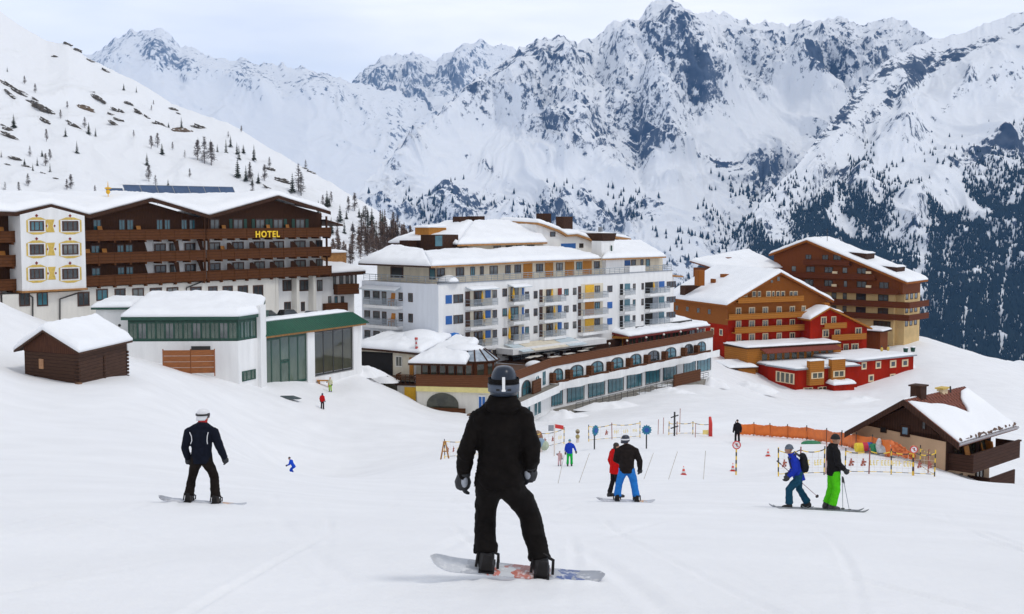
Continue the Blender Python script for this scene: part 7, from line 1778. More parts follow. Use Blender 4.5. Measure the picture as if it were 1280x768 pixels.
def board_mat(name, stops, rough=.35):
    m = bpy.data.materials.new(name); N, L = nodes_of(m); b = N['Principled BSDF']; b.inputs['Roughness'].default_value = rough
    tc = N.new('ShaderNodeTexCoord'); sp = N.new('ShaderNodeSeparateXYZ'); L.new(tc.outputs['Object'], sp.inputs[0])
    nz = N.new('ShaderNodeTexNoise'); nz.inputs['Scale'].default_value = 9; nz.inputs['Detail'].default_value = 6; L.new(tc.outputs['Object'], nz.inputs['Vector'])
    ma = N.new('ShaderNodeMath'); ma.operation = 'MULTIPLY_ADD'; ma.inputs[1].default_value = .62; ma.inputs[2].default_value = .35; L.new(sp.outputs['X'], ma.inputs[0])
    m2 = N.new('ShaderNodeMath'); m2.operation = 'MULTIPLY_ADD'; m2.inputs[1].default_value = .30; L.new(nz.outputs['Fac'], m2.inputs[0]); L.new(ma.outputs[0], m2.inputs[2])
    cr = N.new('ShaderNodeValToRGB'); cr.color_ramp.interpolation = 'CONSTANT'; L.new(m2.outputs[0], cr.inputs[0])
    e = cr.color_ramp.elements
    while len(e) < len(stops): e.new(.5)
    for i, (p, c) in enumerate(stops): e[i].position = p; e[i].color = (*c, 1)
    n3 = N.new('ShaderNodeTexNoise'); n3.inputs['Scale'].default_value = 22; n3.inputs['Detail'].default_value = 5; L.new(tc.outputs['Object'], n3.inputs['Vector'])
    r3 = N.new('ShaderNodeMapRange'); r3.inputs[1].default_value = .54; r3.inputs[2].default_value = .66; r3.inputs[4].default_value = .7; L.new(n3.outputs['Fac'], r3.inputs[0])
    mx = N.new('ShaderNodeMix'); mx.data_type = 'RGBA'; mx.inputs['B'].default_value = (.78, .79, .81, 1); L.new(r3.outputs[0], mx.inputs['Factor']); L.new(cr.outputs[0], mx.inputs['A']); L.new(mx.outputs['Result'], b.inputs['Base Color'])
    return m
def snowboard(p0, p1, m, label, feet, yaw_extra=0, L=1.52, Wd=.27, bind=True, roll=0.0):
    """p0,p1: world points under the two ends of the effective edge"""
    p0, p1 = Vector(p0), Vector(p1); c = (p0 + p1) / 2; d = (p1 - p0)
    r = thing('snowboard', c, label, 'snowboard'); q = d.to_track_quat('X', 'Z'); r.rotation_euler = (q @ Matrix.Rotation(roll, 3, 'X').to_quaternion()).to_euler()
    link('deck', board_mesh('snowboard_deck', d.length if L is None else L, Wd, .22, m), r)
    if bind:
        for f in feet:
            fx = (Vector(f) - c).dot(d.normalized())
            b = MB().box(fx - .065, fx + .065, -.13, .14, .0205, .036)
            bo = b.obj('binding', M_BIND, r, bevel=.006)
            hb = MB().hexa([(fx - .05, -.115, .036), (fx + .05, -.115, .036), (fx + .05, -.10, .036), (fx - .05, -.10, .036)], [(fx - .038, -.150, .19), (fx + .038, -.150, .19), (fx + .038, -.138, .19), (fx - .038, -.138, .19)]); hb.obj('highback', M_BIND, bo, bevel=.006)
            for y_, z_ in ((.07, .13), (-.05, .20)):
                MB().tube([(fx - .09, y_, .04), (fx - .085, y_ + .02, z_ * .8), (fx, y_ + .03, z_), (fx + .085, y_ + .02, z_ * .8), (fx + .09, y_, .04)], .012, 6).obj('strap', M_BIND, bo)
    return r
def ski(px0, px1, Y, dy, m, label, group=None, L=1.7):
    a = on_ground(px0, Y); b = on_ground(px1, Y + dy); c = (a + b) / 2 + Vector((0, 0, .004)); d = b - a
    o = link('ski', board_mesh('ski', d.length, .10, .16, m, .8, .014, .07), None, c); o.rotation_euler = d.to_track_quat('X', 'Z').to_euler()
    return tag(o, label, 'ski', group)
def ski_pole(top, foot, label, group=None, m=None):
    top, foot = Vector(top), Vector(foot); r = thing('ski_pole', foot, label, 'ski pole', group)
    t = top - foot; MB().tube([(0, 0, 0), t], [.006, .009], 7).obj('shaft', m or M_GREY, r)
    d = t.normalized(); MB().tube([t - d * .12, t + d * .02], .017, 8).obj('grip', M_IRON, r)
    MB().tube([d * .05, d * .06], .045, 10).obj('basket', M_IRON, r)
    return r

# ---------------------------------------------------------------- the snowboarder in the foreground, seen from behind
M_BLK = fabric('black_shell_fabric', (.0060, .0045, .0040), .3, .75, .10); M_BLK2 = fabric('black_trouser_fabric', (.0068, .0055, .0050), .3, .75, .10)
M_HELM = mat('black_helmet', (.006, .007, .009), .22, .1, 4, spec=.22); M_HBAND = mat('slate_helmet_band', (.075, .092, .125), .4, .12, 8, spec=.25)
M_GLV = mat('dark_glove', (.018, .019, .022), .7, .2, 20, bump=.3, bscale=90); M_GLVG = mat('grey_glove_palm', (.30, .32, .36), .65, .25, 14)
M_BOOT = mat('black_boot', (.014, .012, .012), .6, .25, 10)
Y0 = 10.1
g0 = pt(640, 722, Y0); g0.z = gz(g0.x, g0.y) + .045
k0 = Y0 / F
pose = dict(pelvis=(-.105, .02, .86), chest=(-.085, .0, 1.20), neck=(-.075, .0, 1.43), head=(-.068, .02, 1.605), turn=-.05,
            shL=(-.255, 0, 1.335), elL=(-.385, -.03, 1.03), wrL=(-.405, .05, .83), shR=(.090, 0, 1.345), elR=(.165, -.04, 1.03), wrR=(.150, .06, .89),
            hiL=(-.190, .01, .83), knL=(-.225, .10, .46), anL=(-.215, -.02, .135), hiR=(-.02, .01, .83), knR=(.15, .12, .46), anR=(.245, -.02, .075), toeL=.10, toeR=-.12)
P1 = Person('p', g0, 1.78, 0, pose, 'large black-clad snowboarder seen from behind in the foreground with a black helmet', voxel=.012)
P1.body(); P1.jacket(M_BLK, hem=-.06, wr=.026, fat=1.0, seed=1, hemw=1.06); P1.trousers(M_BLK2, fat=1.02, wr=.022, cuff=.07, seed=2); P1.boots(M_BOOT, 1.16); P1.gloves(M_GLV, M_GLVG, 1.12, .5)
M_SHELL = mat('slate_helmet_shell', (.022, .030, .046), .28, .15, 5, spec=.22)
h = P1.helmet(M_SHELL, band=M_HBAND, strap=mat('black_goggle_strap', (.006, .005, .005), .7, .2, 8, spec=.1), k=1.16)
hc = P1.v('head'); MB().box(hc.x - .012, hc.x + .012, hc.y - .172, hc.y - .152, hc.z - .03, hc.z + .072).box(hc.x - .016, hc.x + .016, hc.y - .175, hc.y - .153, hc.z - .045, hc.z - .029).obj('goggle_clip', M_WHITE, h, bevel=.003)
for sx in (-1, 1): MB().box(hc.x + sx * .045 - .016, hc.x + sx * .045 + .016, hc.y - .156, hc.y - .13, hc.z - .040, hc.z - .026).obj('vent', M_BLACK, h)
P1.neckwarmer(M_BLK, .098, .07); nk1 = P1.v('neck')
fuse(MB().ell(nk1 + Vector((0, -.055, .005)), (.150, .095, .085), 18, 12).ell(nk1 + Vector((0, -.03, .055)), (.125, .10, .06), 16, 10), 'hood', M_BLK, .012, 2, .012, 8, P1.root)
P1.root.children[0]
mb = MB(); ch_ = P1.v('chest'); pv_ = P1.v('pelvis')
M_BRD = board_mat('white_red_board', [(0, (.62, .64, .68)), (.24, (.46, .48, .52)), (.34, (.62, .20, .16)), (.37, (.60, .62, .65)), (.47, (.50, .16, .12)), (.60, (.46, .26, .23)), (.65, (.48, .50, .55)), (.74, (.10, .15, .34)), (.79, (.35, .37, .42))])
e0 = g0 + Vector((-.62, .02, .085)); e1 = g0 + Vector((.70, -.02, -.045))
fl_, fr_2 = g0 + Vector((-.215, 0, 0)), g0 + Vector((.245, 0, 0))
snowboard(e0, e1, M_BRD, 'white snowboard with red streaks and a blue tail under the foreground rider', [fl_, fr_2], L=1.46, Wd=.265, roll=R(9))

# ---------------------------------------------------------------- the second snowboarder on the left
g1 = on_ground(253, 21.6)
pose = dict(pelvis=(.0, .03, .86), chest=(.0, .0, 1.19), neck=(.02, .02, 1.43), head=(.035, .05, 1.595), turn=-.95,
            shL=(-.215, 0, 1.33), elL=(-.285, -.03, 1.03), wrL=(-.26, .06, .82), shR=(.225, 0, 1.33), elR=(.33, -.03, 1.05), wrR=(.385, .10, .83),
            hiL=(-.10, .02, .84), knL=(-.20, .10, .47), anL=(-.24, -.01, .12), hiR=(.10, .02, .84), knR=(.20, .10, .46), anR=(.24, -.01, .10))
P2 = Person('p', g1, 1.76, 0, pose, 'snowboarder in navy jacket and white helmet on the left, looking right', voxel=.014)
M_NAVY = fabric('navy_jacket_fabric', (.007, .009, .017), .2); M_BRNT = fabric('dark_brown_trousers', (.013, .0095, .008), .25)
P2.body(eyes=False); jk = P2.jacket(M_NAVY, hem=-.06, wr=.012, seed=5, hemw=1.0); P2.trousers(M_BRNT, .92, .014, seed=6); P2.boots(mat('brown_boot', (.03, .022, .017), .6, .3, 10), 1.12); P2.gloves(M_GLV, None, 1.0)
P2.helmet(mat('white_helmet', (.72, .72, .74), .35, .05, 4), strap=mat('black_strap', (.02, .018, .018), .6, .2, 6), lens=mat('dark_lens', (.05, .02, .018), .15, .3, 4)); P2.neckwarmer(mat('red_neck_warmer', (.42, .015, .012), .85, .15, 20), .082, .045)
M_PIPE = mat('white_piping', (.72, .72, .74), .6, .05, 5)
for sx in (-1, 1): MB().tube([(sx * .165, -.150, 1.33), (sx * .140 + .01, -.166, 1.26), (sx * .135 + .01, -.166, 1.18), (sx * .15, -.158, 1.12)], .007, 6).obj('jacket_piping', M_PIPE, jk)
M_BRD2 = board_mat('grey_board', [(0, (.30, .31, .35)), (.12, (.50, .51, .55)), (.6, (.46, .48, .53)), (.72, (.65, .35, .16)), (.78, (.50, .52, .57))])
snowboard(g1 + Vector((-.70, .02, .075)), g1 + Vector((.70, -.02, -.035)), M_BRD2, 'grey snowboard under the rider in the navy jacket', [g1 + Vector((-.24, 0, 0)), g1 + Vector((.24, 0, 0))], L=1.58)

# ---------------------------------------------------------------- pair in the middle distance
g2 = on_ground(783, 31)
pose = dict(pelvis=(0, .02, .88), chest=(.0, .0, 1.22), neck=(.0, .02, 1.45), head=(-.03, .04, 1.61), turn=-1.0, shL=(-.22, 0, 1.35), elL=(-.27, .10, 1.08), wrL=(-.16, .24, 1.0), shR=(.22, 0, 1.35), elR=(.33, -.02, 1.08), wrR=(.35, .10, .85),
            hiL=(-.10, .02, .86), knL=(-.18, .08, .48), anL=(-.24, 0, .11), hiR=(.11, .02, .86), knR=(.20, .08, .48), anR=(.26, 0, .10))
P3 = Person('p', g2, 1.76, 0, pose, 'snowboarder in black jacket and bright blue trousers beside the one in red', voxel=.018)
P3.body(); P3.jacket(fabric('brown_black_jacket', (.016, .012, .011), .2), hem=-.06, wr=.012, seed=8, fat=1.05); P3.trousers(fabric('bright_blue_trousers', (.022, .17, .52), .15), 1.05, .014, seed=9); P3.boots(M_BOOT, 1.1); P3.gloves(M_GLV)
P3.helmet(mat('dark_blue_helmet', (.02, .024, .04), .35, .1, 4), strap=M_PIPE, lens=mat('dark_lens2', (.03, .03, .035), .15, .3, 4))
snowboard(g2 + Vector((-.76, .02, .045)), g2 + Vector((.72, -.02, .0)), M_BRD2, 'snowboard under the rider in bright blue trousers', [g2 + Vector((-.24, 0, 0)), g2 + Vector((.26, 0, 0))], L=1.5)
g3 = on_ground(768, 36.5)
pose = dict(turn=-.25, head=(.05, .05, 1.63), elR=(.24, .05, 1.15), wrR=(.16, .2, 1.05), anL=(-.16, -.10, .10), anR=(.12, .10, .10), knL=(-.13, 0, .5))
P4 = Person('p', g3, 1.68, R(-70), pose, 'person in red jacket and black trousers facing the snowboarder in blue trousers', voxel=.02)
P4.body(M_SKIN2); P4.jacket(fabric('red_jacket_fabric', (.52, .008, .008), .15), hem=-.10, wr=.012, seed=11, fat=1.02); P4.trousers(fabric('black_ski_trousers', (.014, .012, .014), .2), .85, .010, seed=12); P4.boots(M_BOOT, 1.1); P4.hair(); P4.gloves(M_GLV)

# ---------------------------------------------------------------- pair on the right
g4 = on_ground(997, 28.6)
pose = dict(pelvis=(0, .0, .86), chest=(0, .10, 1.18), neck=(0, .19, 1.38), head=(0, .25, 1.53), turn=.1, shL=(-.19, .12, 1.30), elL=(-.27, .10, 1.03), wrL=(-.25, .26, .88), shR=(.19, .12, 1.30), elR=(.27, .06, 1.03), wrR=(.26, .20, .86),
            hiL=(-.10, 0, .84), knL=(-.12, .24, .50), anL=(-.13, .22, .10), hiR=(.10, 0, .84), knR=(.12, -.04, .48), anR=(.13, -.28, .10))
P5 = Person('p', g4, 1.62, R(82), pose, 'skier in blue jacket and teal trousers with a black backpack, striding left', voxel=.018)
P5.body(M_SKIN2, eyes=True); P5.jacket(fabric('royal_blue_jacket', (.014, .035, .36), .15), hem=-.05, wr=.012, seed=14); P5.trousers(fabric('petrol_trousers', (.012, .060, .105), .2), 1.02, .014, seed=15); P5.boots(M_BOOT, 1.15); P5.gloves(M_GLV)
P5.cap(mat('grey_knit', (.10, .12, .15), .9, .3, 30))
bk = thing('backpack', g4 + Vector((0, 0, 0)), 'black backpack with grey side on the skier in blue', 'backpack', None, R(82)); bk.scale = (.91,) * 3
mb = MB(); mb.ell((0, -.13, 1.17), (.155, .115, .25), 16, 12); mb.ell((0, -.20, 1.08), (.12, .07, .14), 12, 8); mb.ell((0, -.10, 1.38), (.12, .09, .07), 12, 8)
fuse(mb, 'bag', fabric('black_nylon', (.016, .016, .018), .25), .018, 2, .008, 9, bk)
for sx in (-1, 1): MB().tube([(sx * .11, -.03, 1.36), (sx * .125, .09, 1.45), (sx * .13, .25, 1.30), (sx * .14, .19, 1.08), (sx * .14, -.02, .99)], .020, 6).obj('shoulder_strap', M_IRON, bk)
MB().ell((.13, -.14, 1.12), (.05, .09, .20), 10, 8).obj('side_panel', mat('grey_nylon', (.16, .16, .16), .8, .2, 8), bk, True)
ski(961, 1012, 28.9, -.25, mat('grey_ski', (.25, .26, .28), .4, .3, 6), 'grey ski under the skier in blue, nearer the blue barrier'.replace('nearer the blue barrier', 'on the uphill side'))
ski(966, 1017, 28.3, -.1, mat('grey_ski', (.25, .26, .28), .4), 'grey ski under the skier in blue, on the near side')
hw = pt(975, 579, 28.5)
ski_pole(pt(972, 577, 28.5), pt(1023, 622, 29.2), 'red and black ski pole slanting behind the skier in blue', None, mat('red_pole', (.22, .02, .03), .4, .2, 5))
g5 = on_ground(1040, 28.4)
pose = dict(turn=0.0, head=(0, .06, 1.645), chest=(0, .02, 1.30), elL=(-.26, .02, 1.14), wrL=(-.22, .20, .98), elR=(.26, .02, 1.14), wrR=(.22, .20, .98), pelvis=(0, .02, .94), knL=(-.12, .02, .50), anL=(-.12, -.10, .11), knR=(.12, .05, .50), anR=(.12, -.05, .11), hiL=(-.095, .03, .92), hiR=(.095, .03, .92))
P6 = Person('p', g5, 1.80, R(-82), pose, 'tall skier in black jacket and neon green trousers holding poles, facing right', voxel=.018)
P6.body(M_SKIN2, eyes=True); P6.jacket(fabric('black_down_jacket', (.013, .012, .013), .2), hem=-.06, wr=.012, seed=17); P6.trousers(fabric('neon_green_trousers', (.085, .55, .012), .12), .98, .013, seed=18); P6.boots(mat('dark_ski_boot', (.03, .028, .03), .4, .2, 8), 1.22); P6.gloves(M_GLV, None, 1.0, 1.3); P6.cap(mat('black_knit', (.014, .012, .012), .9, .3, 30))
M_SKI2 = mat('dark_ski', (.05, .06, .065), .35, .4, 5, col2=(.22, .24, .25))
ski(1002, 1086, 28.2, -.30, M_SKI2, 'dark ski under the skier in neon green trousers, nearest the viewer'); ski(1003, 1080, 28.9, -.30, M_SKI2, 'dark ski under the skier in neon green trousers, farther from the viewer')
ski_pole(pt(1053, 597, 28.2), on_ground(1053.5, 28.3), 'ski pole hanging straight down from the neon green skier'); ski_pole(pt(1054, 598, 28.0), on_ground(1062, 27.9), 'ski pole slanting forward from the neon green skier')

# ---------------------------------------------------------------- people farther off
def simple(px, Y, H, yaw, pose, label, jc, tc_, head='cap', hc=(.03, .03, .035), skis=False, vox=.03, skin=M_SKIN):
    g = on_ground(px, Y); p = Person('p', g, H, yaw, pose, label, voxel=vox); p.body(skin)
    n = '%d' % px
    p.jacket(fabric('jacket_' + n, jc, .12), wr=.008, seed=px % 17, hem=-.04); p.trousers(fabric('trousers_' + n, tc_, .12), .95, .008, seed=px % 13); p.boots(M_BOOT); p.gloves(M_GLV)
    m = mat('headwear_' + n, hc, .6, .15, 6)
    (p.cap if head == 'cap' else p.helmet)(m)
    return p, g
bend = dict(pelvis=(0, -.08, .80), chest=(0, .12, 1.10), neck=(0, .22, 1.28), head=(0, .29, 1.42), shL=(-.18, .14, 1.22), elL=(-.30, .16, .98), wrL=(-.28, .36, .90), shR=(.18, .14, 1.22), elR=(.30, .16, .98), wrR=(.28, .36, .90), hiL=(-.10, -.07, .80), knL=(-.13, .16, .48), hiR=(.10, -.07, .80), knR=(.13, .16, .48))
p, g = simple(366, 88, 1.55, R(75), bend, 'small skier all in bright blue crouching on the open piste at left', (.012, .065, .50), (.012, .065, .48), hc=(.05, .03, .02))
ski(360, 372, 88, 0, M_SKI2, 'dark ski under the crouching skier in bright blue')
simple(712, 77, 1.72, PI, dict(wrL=(-.40, .05, 1.0), elL=(-.32, -.02, 1.2)), 'grown-up in blue jacket and green trousers holding hands with the pink child', (.015, .05, .42), (.010, .40, .06), hc=(.10, .25, .27))
simple(699.5, 77.3, .98, PI, dict(wrR=(.30, .05, 1.35), elR=(.28, .0, 1.25)), 'small child in pale pink suit by the grown-up in green trousers', (.62, .38, .38), (.66, .42, .44), hc=(.50, .42, .40))
simple(403, 132, 1.75, R(-20), {}, 'tiny skier in red jacket below the glass hall', (.50, .012, .014), (.03, .015, .02), head='helmet', hc=(.03, .04, .08))
p, g = simple(413, 141, 1.68, R(160), dict(wrR=(.34, .15, 1.2)), 'tiny skier in white and lime green near the glass hall', (.62, .60, .42), (.28, .48, .03), hc=(.40, .16, .05))
simple(480, 155, 1.7, R(-70), dict(bend, chest=(0, .22, 1.0), neck=(0, .38, 1.10), head=(0, .48, 1.16), shL=(-.18, .30, 1.05), shR=(.18, .30, 1.05), elL=(-.28, .36, .8), elR=(.28, .36, .8), wrL=(-.2, .45, .6), wrR=(.2, .45, .6)), 'tiny figure in red and dark green bending down beside the restaurant platform', (.30, .02, .02), (.05, .06, .05), hc=(.02, .08, .07))
simple(921.5, 92, 1.80, 0, {}, 'person in black standing behind the round no-entry sign at the orange barrier', (.014, .013, .016), (.014, .013, .016), hc=(.02, .016, .014))
# ================================================================ ski-school furniture on the snow
M_STRP = bpy.data.materials.new('yellow_black_bands')
def band_material(m, c1, c2, freq, axis='Z', noise=0.0):
    N, L = nodes_of(m); b = N['Principled BSDF']; b.inputs['Roughness'].default_value = .5
    tc = N.new('ShaderNodeTexCoord'); sp = N.new('ShaderNodeSeparateXYZ'); L.new(tc.outputs['Object'], sp.inputs[0])
    a = N.new('ShaderNodeMath'); a.operation = 'MULTIPLY'; a.inputs[1].default_value = freq; L.new(sp.outputs[axis], a.inputs[0])
    f = N.new('ShaderNodeMath'); f.operation = 'FRACT'; L.new(a.outputs[0], f.inputs[0])
    g = N.new('ShaderNodeMath'); g.operation = 'GREATER_THAN'; g.inputs[1].default_value = .5; L.new(f.outputs[0], g.inputs[0])
    mx = N.new('ShaderNodeMix'); mx.data_type = 'RGBA'; L.new(g.outputs[0], mx.inputs['Factor']); mx.inputs['A'].default_value = (*c1, 1); mx.inputs['B'].default_value = (*c2, 1); L.new(mx.outputs['Result'], b.inputs['Base Color'])
    return m
band_material(M_STRP, (.75, .48, .03), (.03, .022, .02), 2.2)
M_TAPE = band_material(bpy.data.materials.new('yellow_black_tape'), (.78, .52, .04), (.04, .03, .03), 1.6, 'X')
M_CONE_ = band_material(bpy.data.materials.new('red_white_cone'), (.70, .07, .035), (.72, .70, .70), 4.5)
M_SIGNR = mat('sign_red', (.58, .03, .025), .4, .08, 4); M_SIGNW = mat('sign_white', (.76, .75, .75), .4, .05, 4)
M_NET = mat('pale_net_print', (.70, .62, .56), .8, .10, 4); M_NETY = mat('net_yellow_print', (.80, .64, .22), .7, .15, 4); M_NETR = mat('net_brown_print', (.32, .09, .06), .7, .2, 4)
M_ORG = mat('orange_barrier_pad', (.62, .125, .012), .6, .16, 1.2, col2=(.80, .19, .022)); M_ORG2 = mat('orange_net', (.72, .19, .06), .8, .15, 3)

def cone(px, Y, h, label):
    g = on_ground(px, Y); r = thing('traffic_cone', g, label, 'cone', None)
    MB().tube([(0, 0, .02), (0, 0, h)], [h * .26, h * .05], 16).obj('cone_body', M_CONE_, r, True); MB().box(-h * .32, h * .32, -h * .32, h * .32, 0, .035).obj('base_plate', M_SIGNR, r, bevel=.01)
cone(854.5, 66, .48, 'red and white cone standing alone right of the leaning slalom poles'); cone(960, 82, .50, 'red and white cone on the open snow left of the netting'); cone(916, 74.5, .50, 'red and white cone at the foot of the round no-entry sign')

def noentry(px, Y, h, r_, label, stripes=True):
    g = on_ground(px, Y); r = thing('no_entry_sign', g, label, 'sign')
    MB().tube([(0, 0, -.2), (0, 0, h)], .045, 8).obj('pole', M_STRP if stripes else M_NETY, r)
    d = MB().tube([(0, -.05, h - r_), (0, -.075, h - r_)], r_, 28).obj('sign_disc', M_SIGNW, r)
    n = 28; mb = MB()
    for i in range(n):
        a, b = 2 * PI * i / n, 2 * PI * (i + 1) / n
        P = [(rr * math.cos(w), y, h - r_ + rr * math.sin(w)) for w in (a, b) for rr in (r_ * .78, r_ * 1.01) for y in (-.085, -.045)]
        mb.add(P, [(0, 1, 3, 2), (4, 6, 7, 5), (0, 2, 6, 4), (1, 5, 7, 3), (2, 3, 7, 6), (0, 4, 5, 1)])
    mb.obj('red_ring', M_SIGNR, d)
    c = h - r_; s_ = r_ * .5                                      # the skier mark, crossed by the bar
    MB().prism_y([(-s_, c + s_ * .7), (-s_ * .75, c + s_ * .95), (s_, c - s_ * .7), (s_ * .75, c - s_ * .95)], -.088, -.074).obj('red_bar', M_SIGNR, d)
    mb = MB(); mb.prism_y([(-s_ * .1, c + s_ * .9), (s_ * .35, c + s_ * .8), (s_ * .45, c + s_ * .2), (s_ * .1, c - s_ * .1), (s_ * .4, c - s_ * .75), (0, c - s_ * .75), (-s_ * .2, c)], -.081, -.074)
    mb.obj('skier_mark', M_IRON, d)
    return r
noentry(920, 72, 2.05, .25, 'round red-ringed no-entry sign on a banded pole in front of the person in black')
noentry(1141, 60, 1.5, .19, 'round red-ringed no-entry sign rising from the netting by the chalet')

def net(points, h, label, name='play_netting', group=None, prints=True, seed=0, top=0.0):
    """points: (px, Y) along the foot; posts, banded ropes and a printed pale net hung between them"""
    rg = random.Random(seed); G = [on_ground(a, b) for a, b in points]
    r = thing(name, G[0], label, 'fence', group); o = G[0]
    for i, g in enumerate(G): MB().tube([g - o - Vector((0, 0, .2)), g - o + Vector((rg.uniform(-.03, .03), 0, h * 1.12))], .032, 7).obj('post', M_STRP if i % 2 == 0 else M_NETR, r)
    for i in range(len(G) - 1):
        a, b = G[i] - o, G[i + 1] - o; n = 14; d = (b - a)
        for z in (h, .12):
            P = [a + d * (k / n) + Vector((0, 0, z - .10 * h * 4 * (k / n) * (1 - k / n) * (1 if z > .5 else 0))) for k in range(n + 1)]
            rp = MB().tube(P, .026 if z > .5 else .016, 6); rp.obj('rope', M_TAPE, r)
        if prints:
            hd = Vector((d.x, d.y, 0)).normalized(); L_ = Vector((d.x, d.y, 0)).length; up = Vector((0, 0, 1)); nrm = Vector((hd.y, -hd.x, 0))
            nn = max(2, int(L_ / .8)); mb = MB()
            for k in range(nn):                                     # printed figures and letters: small shapes on the net
                f = (k + .5) / nn; c = a + d * f + Vector((0, 0, h * .48)) - nrm * -.012
                if (k // 2 + i) % 3 == 0:
                    w = .13; t = nrm * .012; mr = MB()
                    for (x0, z0, x1, z1) in ((-.05, .28, .05, .16), (-.10, .15, .08, -.05), (-.16, -.05, -.02, -.2), (.02, -.05, .16, -.18), (.08, .12, .2, .02)):
                        q = [c + (hd * x0 + up * z1) * .78, c + (hd * x1 + up * z1) * .78, c + (hd * x1 + up * z0) * .78, c + (hd * x0 + up * z0) * .78]; mr.hexa(q, [p + t for p in q])
                    mr.obj('figure_print', M_NETR, r)
                else:
                    strokes = []
                    for q_ in range(3):
                        xl = -.30 + .20 * q_
                        strokes.append((xl, .2, xl + .05, -.14))
                        for zt in (.2, .06, -.08):
                            if rg.random() < .55: strokes.append((xl + .05, zt, xl + rg.uniform(.10, .16), zt - .06))
                    for (x0, z0, x1, z1) in strokes:
                        t = nrm * .012; q = [c + (hd * x0 + up * z1) * .78, c + (hd * x1 + up * z1) * .78, c + (hd * x1 + up * z0) * .78, c + (hd * x0 + up * z0) * .78]; mb.hexa(q, [p + t for p in q])
            if mb.v: mb.obj('lettering_print', M_NETY, r)
            # thin strings of the net
            ms = MB()
            for k in range(nn * 2):
                f = k / (nn * 2); p = a + d * f; ms.tube([p + Vector((0, 0, .12)), p + Vector((0, 0, h * .92))], .006, 3)
            for z in (.3, .5, .7): ms.tube([a + Vector((0, 0, h * z)), b + Vector((0, 0, h * z * .97))], .006, 3)
            ms.obj('net_mesh', M_NET, r)
    return r
net([(973, 58), (1000, 58.5), (1030, 59)], 1.25, 'banded rope netting behind the skier in blue', prints=True, seed=1)
net([(1056, 60), (1086, 60), (1114, 60), (1142, 60), (1168, 60.5)], 1.15, 'children\'s netting with printed figures and yellow letters by the chalet', seed=2)
net([(1150, 75), (1160, 68), (1168, 61)], 1.2, 'short banded rope fence slanting up towards the chalet corner', prints=False, seed=5)
net([(556, 80), (590, 84), (640, 88), (676, 90), (705, 92)], 1.15, 'banded rope netting running behind the foreground snowboarder', seed=3)
net([(736, 92), (765, 93), (800, 94)], 1.15, 'yellow printed netting between the two blue star signs', seed=4)
net([(836, 96), (846, 96), (866, 97), (888, 96)], .95, 'thin rope fence right of the blue star signs', prints=False, seed=6)
# A-shaped orange frame at the left end of the netting
g = on_ground(556, 79); r = thing('orange_trestle', g, 'orange A-shaped trestle at the left end of the rope netting', 'trestle')
for sx in (-1, 1): MB().tube([(sx * .26, .1 * sx, -.05), (sx * .05, 0, 1.1)], .05, 6).obj('leg', M_EAVE, r)
MB().tube([(-.17, 0, .5), (.17, 0, .5)], .04, 6).obj('crossbar', M_EAVE, r); MB().box(-.11, .11, -.06, .06, 1.05, 1.15).obj('head', M_EAVE, r)
g = on_ground(888, 96); r = thing('red_end_post', g, 'red padded post at the right end of the thin rope fence', 'post')
MB().tube([(0, 0, -.1), (0, 0, 1.0), (-.05, 0, 1.55)], [.16, .15, .10], 10).obj('pad', M_SIGNR, r, True); MB().box(-.6, -.17, -.03, .03, .15, .5).obj('foot_panel', M_NETY, r)

# blue star-shaped signs
M_STAR = mat('star_teal', (.010, .17, .27), .5, .12, 4); M_STARC = mat('star_centre', (.015, .07, .34), .5, .12, 4)
for (px, Y, h, yaw, lab) in ((743, 86, 2.0, R(50), 'blue star sign on a pole, turned half away'), (808, 86, 2.0, 0, 'blue star sign on a pole, facing the viewer')):
    g = on_ground(px, Y); r = thing('star_sign', g, lab, 'sign', None, yaw)
    MB().tube([(0, 0, -.1), (0, .0, 1.3)], .05, 8).obj('pole', M_IRON, r)
    n = 12; pr_ = []
    for i in range(2 * n): rr = .38 if i % 2 == 0 else .29; w = PI * i / n; pr_.append((rr * math.cos(w), 1.35 + rr * math.sin(w)))
    s_ = MB().prism_y(pr_, -.12, -.04).obj('star', M_STAR, r)
    MB().prism_y([(  .17 * math.cos(2 * PI * i / 16), 1.35 + .17 * math.sin(2 * PI * i / 16)) for i in range(16)], -.14, -.121).obj('star_centre', M_STARC, s_)

# slalom poles
for i, (px, Y, dx, h, lab) in enumerate(((696.5, 56, 10, 1.5, 'leaning slalom pole in front of the pink child'), (722, 56, 15, 1.35, 'leaning slalom pole right of the grown-up in green trousers'), (803, 58, 14, 1.25, 'leaning slalom pole just right of the blue trousers'), (834, 57, 13, 1.3, 'leaning slalom pole left of the lone cone'), (879, 58, 3, 1.35, 'upright slalom pole right of the lone cone'))):
    g = on_ground(px, Y); r = link('slalom_pole', MB().tube([(0, 0, -.2), (dx * Y / F, .1, h)], .014, 6).mesh('slalom_pole', mat('slalom_pole_paint', (.50, .46, .40), .5, .15, 2)), None, g); tag(r, lab, 'pole')
for i, (px, Y, h, lab) in enumerate(((822.5, 97, 1.2, 'thin marker stake right of the facing star sign'), (829, 97, 1.3, 'second thin marker stake right of the facing star sign'), (849.5, 98, 1.9, 'tall thin marker stake in the rope fence'), (869, 95, 1.1, 'short thin marker stake near the red end post'), (1032, 60, 1.6, 'thin stake in the snow left of the neon green skier'))):
    g = on_ground(px, Y); tag(link('marker_stake', MB().tube([(0, 0, -.2), (.03, 0, h)], .025, 6).mesh('marker_stake', M_NETR), None, g), lab, 'stake')
g = on_ground(843, 95); r = thing('fence_stand', g, 'dark cross-armed stand in the middle of the thin rope fence', 'stand')
MB().tube([(0, 0, -.1), (0, 0, 1.9)], .07, 8).obj('post', M_IRON, r)
